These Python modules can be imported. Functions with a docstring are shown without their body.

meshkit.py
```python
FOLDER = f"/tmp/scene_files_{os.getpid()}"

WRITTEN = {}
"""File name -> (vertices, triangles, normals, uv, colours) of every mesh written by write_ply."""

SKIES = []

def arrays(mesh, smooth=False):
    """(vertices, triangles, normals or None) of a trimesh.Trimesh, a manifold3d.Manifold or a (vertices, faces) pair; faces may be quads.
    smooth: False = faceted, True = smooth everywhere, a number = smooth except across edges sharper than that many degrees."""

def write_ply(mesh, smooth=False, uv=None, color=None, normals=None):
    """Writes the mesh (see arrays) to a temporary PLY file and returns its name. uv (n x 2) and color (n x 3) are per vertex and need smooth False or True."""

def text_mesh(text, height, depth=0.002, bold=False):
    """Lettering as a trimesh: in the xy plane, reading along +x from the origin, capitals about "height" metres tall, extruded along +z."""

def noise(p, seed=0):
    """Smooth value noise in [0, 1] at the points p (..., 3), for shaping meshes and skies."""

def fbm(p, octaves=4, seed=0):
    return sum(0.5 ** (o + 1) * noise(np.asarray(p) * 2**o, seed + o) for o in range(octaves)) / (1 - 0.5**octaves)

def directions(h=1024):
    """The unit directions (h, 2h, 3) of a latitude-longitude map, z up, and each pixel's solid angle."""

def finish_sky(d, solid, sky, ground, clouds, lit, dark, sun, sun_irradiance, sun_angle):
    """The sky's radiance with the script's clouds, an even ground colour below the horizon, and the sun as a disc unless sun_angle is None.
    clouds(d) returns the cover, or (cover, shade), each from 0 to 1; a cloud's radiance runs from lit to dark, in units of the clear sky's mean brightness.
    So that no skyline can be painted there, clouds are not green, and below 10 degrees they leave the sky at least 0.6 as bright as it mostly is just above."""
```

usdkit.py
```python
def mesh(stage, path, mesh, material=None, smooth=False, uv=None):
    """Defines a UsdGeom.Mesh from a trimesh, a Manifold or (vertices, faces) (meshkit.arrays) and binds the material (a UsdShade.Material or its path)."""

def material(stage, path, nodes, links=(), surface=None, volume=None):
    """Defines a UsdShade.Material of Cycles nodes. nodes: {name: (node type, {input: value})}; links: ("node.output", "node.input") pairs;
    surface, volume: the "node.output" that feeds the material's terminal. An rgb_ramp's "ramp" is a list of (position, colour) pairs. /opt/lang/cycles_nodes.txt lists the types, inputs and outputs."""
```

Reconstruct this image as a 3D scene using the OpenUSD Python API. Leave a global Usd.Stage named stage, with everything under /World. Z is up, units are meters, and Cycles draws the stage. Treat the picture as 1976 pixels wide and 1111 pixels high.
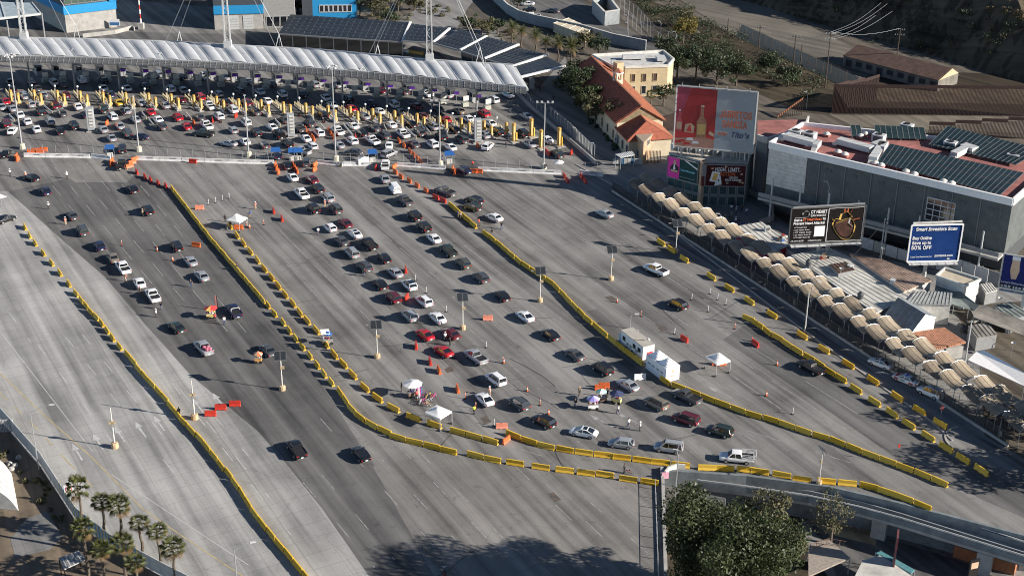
import math, random
import numpy as np, trimesh, manifold3d, usdkit, meshkit
from pxr import Usd, UsdGeom, UsdLux, UsdShade, Gf, Sdf
from shapely.geometry import Polygon

stage = Usd.Stage.CreateInMemory()
UsdGeom.SetStageUpAxis(stage, 'Z')
UsdGeom.SetStageMetersPerUnit(stage, 1.0)
stage.SetDefaultPrim(UsdGeom.Xform.Define(stage, '/World').GetPrim())
UsdGeom.Scope.Define(stage, '/World/Looks')

# ---------------------------------------------------------------- camera, sky, sun, exposure
W_, H_, FPX, CAMZ = 1976., 1111., 2860., 126.
TH, ROLL = math.radians(25.7), math.radians(0.65)
EXPOSURE = 1.0
SUN_EL, SUN_AZ = math.radians(23.0), math.radians(-15.0)       # azimuth counted from +x
SKY = 0.05
SUN = np.array([math.cos(SUN_EL) * math.cos(SUN_AZ), math.cos(SUN_EL) * math.sin(SUN_AZ), math.sin(SUN_EL)])
FW = np.array([0, math.cos(TH), -math.sin(TH)])
_u = np.cross([1., 0, 0], FW)
RT = np.array([1., 0, 0]) * math.cos(ROLL) + _u * math.sin(ROLL)
UP = -np.array([1., 0, 0]) * math.sin(ROLL) + _u * math.cos(ROLL)
EYE = np.array([0, 0, CAMZ])


def xf(r, u, b, t):
    return Gf.Matrix4d(*r, 0, *u, 0, *b, 0, *t, 1)


cam = UsdGeom.Camera.Define(stage, '/World/camera')
cam.AddTransformOp().Set(xf(RT.tolist(), UP.tolist(), (-FW).tolist(), EYE.tolist()))
cam.CreateHorizontalApertureAttr(36.0)
cam.CreateVerticalApertureAttr(36.0 * H_ / W_)
cam.CreateFocalLengthAttr(36.0 * FPX / W_)
cam.CreateClippingRangeAttr(Gf.Vec2f(1, 5000))
cam.CreateExposureAttr(EXPOSURE)

dome = UsdLux.DomeLight.Define(stage, '/World/sky')
dome.GetPrim().SetCustomDataByKey('kind', 'structure')
skym = usdkit.material(stage, '/World/Looks/sky_look', {
    's': ('sky_texture', dict(sky_type='single_scattering', sun_disc=False, sun_elevation=SUN_EL, sun_rotation=math.atan2(SUN[0], SUN[1]), altitude=100., air_density=.8, aerosol_density=.25, ozone_density=2.)),
    'b': ('background_shader', dict(strength=SKY))}, [('s.color', 'b.color')], surface='b.background')
UsdShade.MaterialBindingAPI.Apply(dome.GetPrim()).Bind(skym)
sun = UsdLux.DistantLight.Define(stage, '/World/sun')
sun.CreateIntensityAttr(1.25)
sun.CreateAngleAttr(0.53)
sun.CreateColorAttr(Gf.Vec3f(1.0, .925, .83))
sun.CreateNormalizeAttr(True)
_a = np.cross([0, 0, 1.], SUN); _a /= np.linalg.norm(_a)
sun.AddTransformOp().Set(xf(_a.tolist(), np.cross(SUN, _a).tolist(), SUN.tolist(), (0, 0, 300)))


# ---------------------------------------------------------------- measuring: a sight line of the photograph met with a level plane
def at(px, py, z=0.):
    d = FW * FPX + RT * (px - W_ / 2) - UP * (py - H_ / 2)
    return EYE + d * ((z - CAMZ) / d[2])


def proj(p):
    d = np.asarray(p, float) - EYE
    k = FPX / (d @ FW)
    return W_ / 2 + k * (d @ RT), H_ / 2 - k * (d @ UP)


def zat(xy, py):
    """height above the point xy that shows at row py"""
    lo, hi = -10., 80.
    for _ in range(40):
        m = (lo + hi) / 2
        if proj([xy[0], xy[1], m])[1] > py: lo = m
        else: hi = m
    return m


# ---------------------------------------------------------------- materials
LOOKS = {}


def mat(name, col, rough=.65, var=.12, scale=2., metal=0., coat=0., bump=0., spec=.5, leaf=0.):
    if name in LOOKS: return LOOKS[name]
    c = np.array(col, float)
    n = {'g': ('geometry', {}), 'n': ('noise_texture', dict(scale=scale, detail=4., roughness=.65)),
         'r': ('rgb_ramp', dict(ramp=[(.3, tuple(c * (1 - var))), (.7, tuple(np.minimum(c * (1 + var), .95)))])),
         'p': ('principled_bsdf', dict(roughness=rough, metallic=metal, coat_weight=coat, specular_ior_level=spec))}
    l = [('g.position', 'n.vector'), ('n.fac', 'r.fac'), ('r.color', 'p.base_color')]
    out = 'p.BSDF'
    if bump:
        n['b'] = ('bump', dict(strength=.6, distance=bump)); l += [('n.fac', 'b.height'), ('b.normal', 'p.normal')]
    if leaf:
        n['t'] = ('translucent_bsdf', {}); n['x'] = ('mix_closure', dict(fac=leaf))
        l += [('r.color', 't.color'), ('p.BSDF', 'x.closure1'), ('t.BSDF', 'x.closure2')]; out = 'x.closure'
    LOOKS[name] = usdkit.material(stage, '/World/Looks/' + name, n, l, surface=out)
    return LOOKS[name]


def paving(name, dark, light, rot, joints=None, spots=.5):
    """asphalt or concrete: tyre bands along the lanes, patches, grain and stains; joints = slab size"""
    d, l = np.array(dark), np.array(light)
    n = {'g': ('geometry', {}), 'm': ('mapping', dict(rotation=(0, 0, -rot))),
         'm2': ('mapping', dict(scale=(.42, .012, .1))), 'ns': ('noise_texture', dict(scale=1., detail=3., roughness=.6)),
         'nl': ('noise_texture', dict(scale=.06, detail=5., roughness=.6)), 'nf': ('noise_texture', dict(scale=3.2, detail=5., roughness=.75)),
         'a1': ('math', dict(math_type='multiply_add', value2=.85, value3=-.25)), 'a2': ('math', dict(math_type='multiply_add', value2=.55, value3=-.06)),
         'a3': ('math', dict(math_type='multiply_add', value2=.22, value3=0.)),
         'r': ('rgb_ramp', dict(ramp=[(.36, tuple(d)), (.74, tuple(l))])),
         'sp': ('noise_texture', dict(scale=.55, detail=5., roughness=.72)), 'sr': ('rgb_ramp', dict(ramp=[(.58, (1, 1, 1)), (.70, (1 - .55 * spots,) * 3)])),
         'mx': ('mix', dict(mix_type='multiply', fac=1.)),
         'cr': ('voronoi_texture', dict(feature='distance_to_edge', scale=.055, detail=2., roughness=.7)), 'cc': ('rgb_ramp', dict(ramp=[(0, (.86,) * 3), (.006, (1,) * 3)])),
         'mc': ('mix', dict(mix_type='multiply', fac=.8)),
         'p': ('principled_bsdf', dict(roughness=.85, specular_ior_level=.25)), 'bm': ('bump', dict(strength=.25, distance=.02))}
    k = [('g.position', 'm.vector'), ('m.vector', 'm2.vector'), ('m2.vector', 'ns.vector'), ('g.position', 'nl.vector'), ('g.position', 'nf.vector'),
         ('ns.fac', 'a1.value1'), ('nl.fac', 'a2.value1'), ('a1.value', 'a2.value3'), ('nf.fac', 'a3.value1'), ('a2.value', 'a3.value3'), ('a3.value', 'r.fac'),
         ('g.position', 'sp.vector'), ('sp.fac', 'sr.fac'), ('r.color', 'mx.color1'), ('sr.color', 'mx.color2'),
         ('g.position', 'cr.vector'), ('cr.distance', 'cc.fac'), ('mx.color', 'mc.color1'), ('cc.color', 'mc.color2'),
         ('nf.fac', 'bm.height'), ('bm.normal', 'p.normal')]
    src = 'mc.color'
    if joints:
        n['bk'] = ('brick_texture', dict(offset=0., scale=1., brick_width=joints[0], row_height=joints[1], mortar_size=.05, mortar_smooth=.2, color1=(1, 1, 1), color2=(.93, .93, .92), mortar=(.62, .62, .61)))
        n['mj'] = ('mix', dict(mix_type='multiply', fac=.8))
        k += [('m.vector', 'bk.vector'), ('mc.color', 'mj.color1'), ('bk.color', 'mj.color2')]; src = 'mj.color'
    k.append((src, 'p.base_color'))
    LOOKS[name] = usdkit.material(stage, '/World/Looks/' + name, n, k, surface='p.BSDF')
    return LOOKS[name]


LANE = math.radians(29)
CONCRETE = paving('concrete_paving', (.155, .155, .152), (.405, .40, .388), LANE, (4.5, 3.6), .35)
ASPHALT = paving('asphalt', (.068, .067, .066), (.250, .243, .232), LANE, None, .6)
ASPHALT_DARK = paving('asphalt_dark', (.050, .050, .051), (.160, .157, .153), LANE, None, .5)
ASPHALT_PALE = paving('asphalt_pale', (.088, .085, .081), (.255, .243, .228), LANE, None, .6)
BASEG = paving('dusty_ground', (.045, .04, .034), (.15, .13, .105), .4, None, .8)
DIRT = paving('dirt', (.085, .068, .050), (.235, .185, .135), .4, None, .8)
SAND = paving('sand_bank', (.25, .19, .12), (.42, .33, .22), .4, None, .4)
SCRUB = paving('scrub_ground', (.020, .017, .011), (.085, .066, .042), .8, None, .8)
SIDEWALK = paving('sidewalk', (.14, .14, .14), (.27, .265, .255), LANE, (2.4, 2.4), .5)
PAINT = mat('white_road_paint', (.26, .26, .255), .8, .5, .9)
PAINT2 = mat('bright_road_paint', (.43, .43, .42), .8, .3, .9)
YPAINT = mat('yellow_road_paint', (.42, .33, .16), .8, .3, .8)
WHITE = mat('white_paint', (.74, .74, .73), .5, .08)
OFFW = mat('worn_white', (.55, .54, .50), .7, .22, .9)
STEEL = mat('galvanised_steel', (.42, .43, .44), .45, .12, 2, .6)
LGREY = mat('light_grey', (.45, .46, .46), .6, .12)
GREY = mat('mid_grey', (.22, .225, .23), .7, .15)
DGREY = mat('dark_grey', (.075, .08, .085), .7, .2)
BLACK = mat('black_matt', (.015, .015, .017), .6, .1)
YEL = usdkit.material(stage, '/World/Looks/yellow_barrier_paint', {
    'g': ('geometry', {}), 'o': ('object_info', {}), 'n': ('noise_texture', dict(scale=.9, detail=6., roughness=.75)), 'm': ('math', dict(math_type='multiply_add', value2=.45, value3=.28)), 'a': ('math', dict(math_type='multiply_add', value2=.55, value3=0.)),
    'r': ('rgb_ramp', dict(ramp=[(.30, (.22, .12, .02)), (.46, (.50, .285, .012)), (.70, (.60, .345, .012)), (.95, (.64, .41, .05))])), 'p': ('principled_bsdf', dict(roughness=.65))},
    [('g.position', 'n.vector'), ('o.random', 'm.value1'), ('n.fac', 'a.value1'), ('m.value', 'a.value3'), ('a.value', 'r.fac'), ('r.color', 'p.base_color')], surface='p.BSDF')
YELPOST = mat('yellow_post_paint', (.44, .26, .06), .5, .15, 1.5)
CREAM = mat('cream_post', (.46, .39, .24), .6, .15)
ORANGE = mat('orange_plastic', (.58, .12, .030), .55, .3, 1.)
REDP = mat('red_plastic', (.50, .035, .02), .45, .15, 1.)
CWALL = mat('concrete_wall', (.33, .32, .30), .85, .2, .6)
RUST = mat('rust_steel', (.026, .010, .008), .8, .35, .9)
FABW = mat('white_membrane', (.50, .52, .54), .5, .07, .5, leaf=.12)
FABB = usdkit.material(stage, '/World/Looks/beige_membrane', {
    'g': ('geometry', {}), 'o': ('object_info', {}), 'n': ('noise_texture', dict(scale=.7, detail=5., roughness=.7)), 'm': ('math', dict(math_type='multiply_add', value2=.45, value3=-.22)), 'a': ('math', dict(math_type='add')),
    'r': ('rgb_ramp', dict(ramp=[(.15, (.13, .105, .08)), (.45, (.26, .21, .15)), (.62, (.32, .26, .185)), (.9, (.40, .34, .26))])), 'p': ('principled_bsdf', dict(roughness=.8))},
    [('g.position', 'n.vector'), ('o.random', 'm.value1'), ('m.value', 'a.value1'), ('n.fac', 'a.value2'), ('a.value', 'r.fac'), ('r.color', 'p.base_color')], surface='p.BSDF')
SOLAR = mat('solar_cell', (.022, .026, .030), .4, .3, .15, 0, .15)
SOLARG = mat('solar_frame', (.20, .21, .215), .4, .1, 1, .4)
GLASS = mat('dark_glazing', (.012, .015, .018), .08, .2, .3, 0, .8, spec=.8)
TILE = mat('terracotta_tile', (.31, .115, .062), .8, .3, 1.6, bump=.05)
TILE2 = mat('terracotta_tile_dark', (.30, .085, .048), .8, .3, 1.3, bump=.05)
STUCCO = mat('yellow_stucco', (.46, .37, .23), .85, .12, .6)
STUCCO2 = mat('cream_stucco', (.52, .45, .33), .85, .15, .6)
REDROOF = mat('red_roof_coating', (.27, .105, .09), .8, .4, .35)
BLUE = mat('bright_blue_panel', (.02, .24, .50), .45, .08)
TIRE = mat('tyre_rubber', (.018, .018, .018), .8, .1)
WOOD = mat('timber_pole', (.06, .045, .035), .9, .2)
LEAF = mat('leaf_green', (.042, .058, .018), .6, .55, .5, leaf=.25)
LEAFD = mat('leaf_dark', (.032, .050, .019), .6, .55, .5, leaf=.2)
LEAFY = mat('leaf_yellow', (.16, .13, .03), .6, .4, .6, leaf=.25)
LEAFO = mat('leaf_olive', (.10, .095, .045), .7, .5, .5, leaf=.2)
BARK = mat('bark', (.10, .08, .06), .9, .3, 2)
FROND = mat('palm_frond', (.075, .085, .022), .55, .4, 1.2, leaf=.2)
FRONDRY = mat('palm_dry_frond', (.20, .13, .055), .7, .35, 1.5, leaf=.2)
PURPLE = usdkit.material(stage, '/World/Looks/violet_lamp', {'p': ('principled_bsdf', dict(base_color=(.1, .02, .3), roughness=.4, emission_color=(.22, .03, .75), emission_strength=.03))}, [], surface='p.BSDF')
CHROME = mat('chrome', (.6, .6, .6), .2, .05, 1, .9)
SKIN = mat('skin', (.33, .19, .13), .6, .08)
CANVBLUE = mat('blue_canvas', (.015, .10, .33), .7, .12, 1, leaf=.1)
PINK = mat('pink_print', (.72, .04, .34), .5, .08, .5)
TEALP = mat('teal_print', (.02, .10, .10), .5, .3, .3)
MAROONP = mat('maroon_print', (.10, .012, .02), .5, .2, .4)
REDPRINT = mat('red_print', (.36, .03, .035), .5, .3, .12)
PALEBLUE = mat('pale_blue_print', (.66, .74, .80), .5, .04, .2)
NAVYP = mat('navy_print', (.012, .07, .30), .45, .12, .2)
DEEPBLUE = mat('deep_blue_print', (.012, .03, .22), .45, .15, .2)
INKW = mat('white_ink', (.80, .80, .80), .5, .02)
INKO = mat('orange_ink', (.62, .15, .06), .5, .05)
INKN = mat('navy_ink', (.02, .04, .13), .5, .05)
INKR = mat('red_ink', (.55, .05, .05), .5, .1)
INKGOLD = mat('gold_ink', (.75, .46, .12), .5, .35, .7)
INKTAN = mat('tan_ink', (.55, .38, .26), .5, .2, .4)
BLACKP = mat('black_print', (.015, .013, .013), .5, .3, .3)
PEACH = mat('peach_print', (.50, .27, .20), .5, .15, .3)
CARPAINT = {k: mat('car_paint_' + k, c, r, .05, .4, m, .6) for k, (c, r, m) in dict(
    white=((.74, .75, .76), .35, 0), silver=((.40, .42, .44), .32, .35), grey=((.085, .09, .095), .32, .3), black=((.011, .011, .013), .25, 0),
    red=((.38, .012, .02), .3, 0), maroon=((.11, .014, .022), .3, .1), navy=((.016, .022, .055), .3, .1), tan=((.24, .21, .165), .35, .3),
    green=((.02, .034, .03), .3, .1), yellow=((.62, .40, .03), .35, 0), olive=((.10, .10, .075), .35, .3), police=((.74, .75, .76), .35, 0)).items()}
CARGLASS = mat('car_glass', (.010, .012, .015), .06, .1, .3, 0, 1., spec=.8)
LAMPR = mat('tail_lamp', (.42, .01, .012), .25, .1)
LAMPW = mat('head_lamp', (.7, .72, .74), .2, .05)


# ---------------------------------------------------------------- mesh building
class MB:
    def __init__(self): self.v, self.f, self.n = [], [], 0

    def add(self, v, f):
        v = np.asarray(v, float); f = np.asarray(f, int)
        if f.shape[1] == 4: f = np.vstack([f[:, [0, 1, 2]], f[:, [0, 2, 3]]])
        self.v.append(v); self.f.append(f + self.n); self.n += len(v)
        return self

    def tm(self, m): return self.add(m.vertices, m.faces)

    def box(self, c, s, rz=0., ry=0., rx=0.):
        x = np.array([[a, b, d] for d in (-.5, .5) for b in (-.5, .5) for a in (-.5, .5)]) * np.array(s, float)
        if rx: x = x @ np.array([[1, 0, 0], [0, math.cos(rx), math.sin(rx)], [0, -math.sin(rx), math.cos(rx)]])
        if ry: x = x @ np.array([[math.cos(ry), 0, -math.sin(ry)], [0, 1, 0], [math.sin(ry), 0, math.cos(ry)]])
        if rz: x = x @ np.array([[math.cos(rz), math.sin(rz), 0], [-math.sin(rz), math.cos(rz), 0], [0, 0, 1]])
        return self.add(x + np.array(c, float), [[0, 2, 3, 1], [4, 5, 7, 6], [0, 1, 5, 4], [2, 6, 7, 3], [0, 4, 6, 2], [1, 3, 7, 5]])

    def beam(self, p, q, w, h=None, lift=0.):
        """a box from p to q, w wide and h tall"""
        p, q = np.array(p, float), np.array(q, float); h = h or w
        d = q - p; d /= np.linalg.norm(d)
        s = np.cross(d, [0, 0, 1.]) if abs(d[2]) < .97 else np.array([1., 0, 0])
        s /= np.linalg.norm(s); u = np.cross(s, d)
        x = [e + s * a * w / 2 + u * b * h / 2 + np.array([0, 0, lift]) for e in (p, q) for a, b in ((-1, -1), (1, -1), (1, 1), (-1, 1))]
        return self.add(x, [[0, 1, 2, 3], [7, 6, 5, 4], [0, 4, 5, 1], [1, 5, 6, 2], [2, 6, 7, 3], [3, 7, 4, 0]])

    def tube(self, p, q, r0, r1=None, n=8, cap=True):
        p, q = np.array(p, float), np.array(q, float); r1 = r0 if r1 is None else r1
        d = q - p; d /= np.linalg.norm(d)
        s = np.cross(d, [0, 0, 1.] if abs(d[2]) < .9 else [1., 0, 0]); s /= np.linalg.norm(s); u = np.cross(d, s)
        a = np.arange(n) * 2 * math.pi / n
        ring = np.cos(a)[:, None] * s + np.sin(a)[:, None] * u
        v = np.vstack([p + ring * r0, q + ring * r1, [p], [q]])
        f = []
        for i in range(n):
            j = (i + 1) % n
            f += [[i, j, n + j], [i, n + j, n + i]]
            if cap: f += [[2 * n, j, i], [2 * n + 1, n + i, n + j]]
        return self.add(v, f)

    def path(self, pts, r, n=6):
        for a, b in zip(pts[:-1], pts[1:]): self.tube(a, b, r, r, n)
        return self

    def lathe(self, prof, c=(0, 0, 0), n=12):
        a = np.arange(n) * 2 * math.pi / n
        v = [[r * math.cos(t) + c[0], r * math.sin(t) + c[1], z + c[2]] for r, z in prof for t in a]
        f = [[i * n + j, i * n + (j + 1) % n, (i + 1) * n + (j + 1) % n, (i + 1) * n + j] for i in range(len(prof) - 1) for j in range(n)]
        return self.add(v, f)

    def slab(self, top, t):
        """a plate with the given top corners (in order), t thick downwards"""
        top = np.array(top, float); n = len(top)
        v = np.vstack([top, top - [0, 0, t]])
        f = [[0, i, i + 1] for i in range(1, n - 1)] + [[n, n + i + 1, n + i] for i in range(1, n - 1)]
        for i in range(n):
            j = (i + 1) % n
            f += [[i, n + i, n + j], [i, n + j, j]]
        return self.add(v, f)

    def prism(self, poly, z0, z1):
        P = poly if isinstance(poly, Polygon) else Polygon(np.array(poly)[:, :2])
        m = trimesh.creation.extrude_polygon(P, z1 - z0, engine='earcut')
        return self.add(np.array(m.vertices) + [0, 0, z0], m.faces)

    def sheet(self, poly, z):
        P = poly if isinstance(poly, Polygon) else Polygon(np.array(poly)[:, :2])
        v, f = trimesh.creation.triangulate_polygon(P, engine='earcut')
        v3 = np.c_[v, np.full(len(v), z)]
        a, b, c = (v3[f[:, k]] for k in range(3))
        up = np.cross(b - a, c - a)[:, 2] < 0
        f = f.copy(); f[up] = f[up][:, [0, 2, 1]]
        return self.add(v3, f)

    def loft(self, rings, caps=True):
        r = np.array(rings, float); m, n = r.shape[:2]
        f = [[i * n + j, i * n + (j + 1) % n, (i + 1) * n + (j + 1) % n, (i + 1) * n + j] for i in range(m - 1) for j in range(n)]
        v = r.reshape(-1, 3)
        self.add(v, f)
        if caps:
            for k in (0, m - 1):
                c = r[k].mean(0)
                g = [[n, j, (j + 1) % n] if k else [n, (j + 1) % n, j] for j in range(n)]
                self.add(np.vstack([r[k], [c]]), g)
        return self

    def build(self, name, m, parent=None, smooth=False, label=None):
        path = numbered(parent, name)
        p = usdkit.mesh(stage, path, (np.vstack(self.v), np.vstack(self.f)), m, smooth).GetPrim()
        p.GetAttribute('doubleSided').Set(True) if p.GetAttribute('doubleSided') else UsdGeom.Mesh(p).CreateDoubleSidedAttr(True)
        if label: p.SetCustomDataByKey('label', label)
        return p


TAKEN = {}


def numbered(parent, name):
    base = (str(parent.GetPath()) if parent else '/World') + '/' + name
    k = TAKEN.get(base, -1) + 1; TAKEN[base] = k
    return base if k == 0 else f'{base}_{k:03d}'


ALL_LABELS = set()


def tag(p, label=None, cat=None, group=None, kind=None):
    for k, v in (('label', label), ('category', cat), ('group', group), ('kind', kind)):
        if v: p.SetCustomDataByKey(k, v)
    if label: ALL_LABELS.add(label)
    return p


def thing(name, label, cat, loc=(0, 0, 0), rz=0., group=None, kind=None, sc=None):
    x = UsdGeom.Xform.Define(stage, numbered(None, name))
    x.AddTranslateOp().Set(Gf.Vec3d(*map(float, loc)))
    x.AddRotateZOp().Set(float(rz))
    if sc is not None: x.AddScaleOp().Set(Gf.Vec3f(*map(float, sc)))
    return tag(x.GetPrim(), label, cat, group, kind)


def struct(name, mb, m, label=None):
    return tag(mb.build(name, m), label, None, None, 'structure')


def sgroup(name, label=None):
    return tag(UsdGeom.Xform.Define(stage, numbered(None, name)).GetPrim(), label, None, None, 'structure')


PROTO = {}


def copy_of(key, maker, name, label, cat, loc, rz=0., group=None, sc=None):
    """the first of its kind is built with its parts; the rest reference it"""
    t = thing(name, label, cat, loc, rz, group, None, sc)
    if key not in PROTO:
        PROTO[key] = t.GetPath(); maker(t)
    else:
        t.GetReferences().AddInternalReference(PROTO[key]); t.SetInstanceable(True)
    return t


ORD = ['first', 'second', 'third', 'fourth', 'fifth', 'sixth', 'seventh', 'eighth', 'ninth', 'tenth', 'eleventh', 'twelfth']


def nth(i):
    if i < 12: return ORD[i]
    n = i + 1
    return f"{n}{'th' if 10 < n % 100 < 14 else {1: 'st', 2: 'nd', 3: 'rd'}.get(n % 10, 'th')}"


def along(pts, step=None, n=None):
    """points at even spacing along a polyline, with headings"""
    p = np.array(pts, float)[:, :2]; s = np.r_[0, np.cumsum(np.linalg.norm(np.diff(p, axis=0), axis=1))]
    n = n or max(1, int(round(s[-1] / step)))
    t = (np.arange(n) + .5) * s[-1] / n
    out = []
    for q in t:
        k = min(np.searchsorted(s, q) - 1, len(p) - 2); k = max(k, 0)
        w = (q - s[k]) / (s[k + 1] - s[k]); d = p[k + 1] - p[k]
        out.append((*(p[k] + w * d), math.degrees(math.atan2(d[1], d[0]))))
    return out, s[-1] / n


def G(*pts, z=0.): return [at(*p, z) for p in pts]

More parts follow.
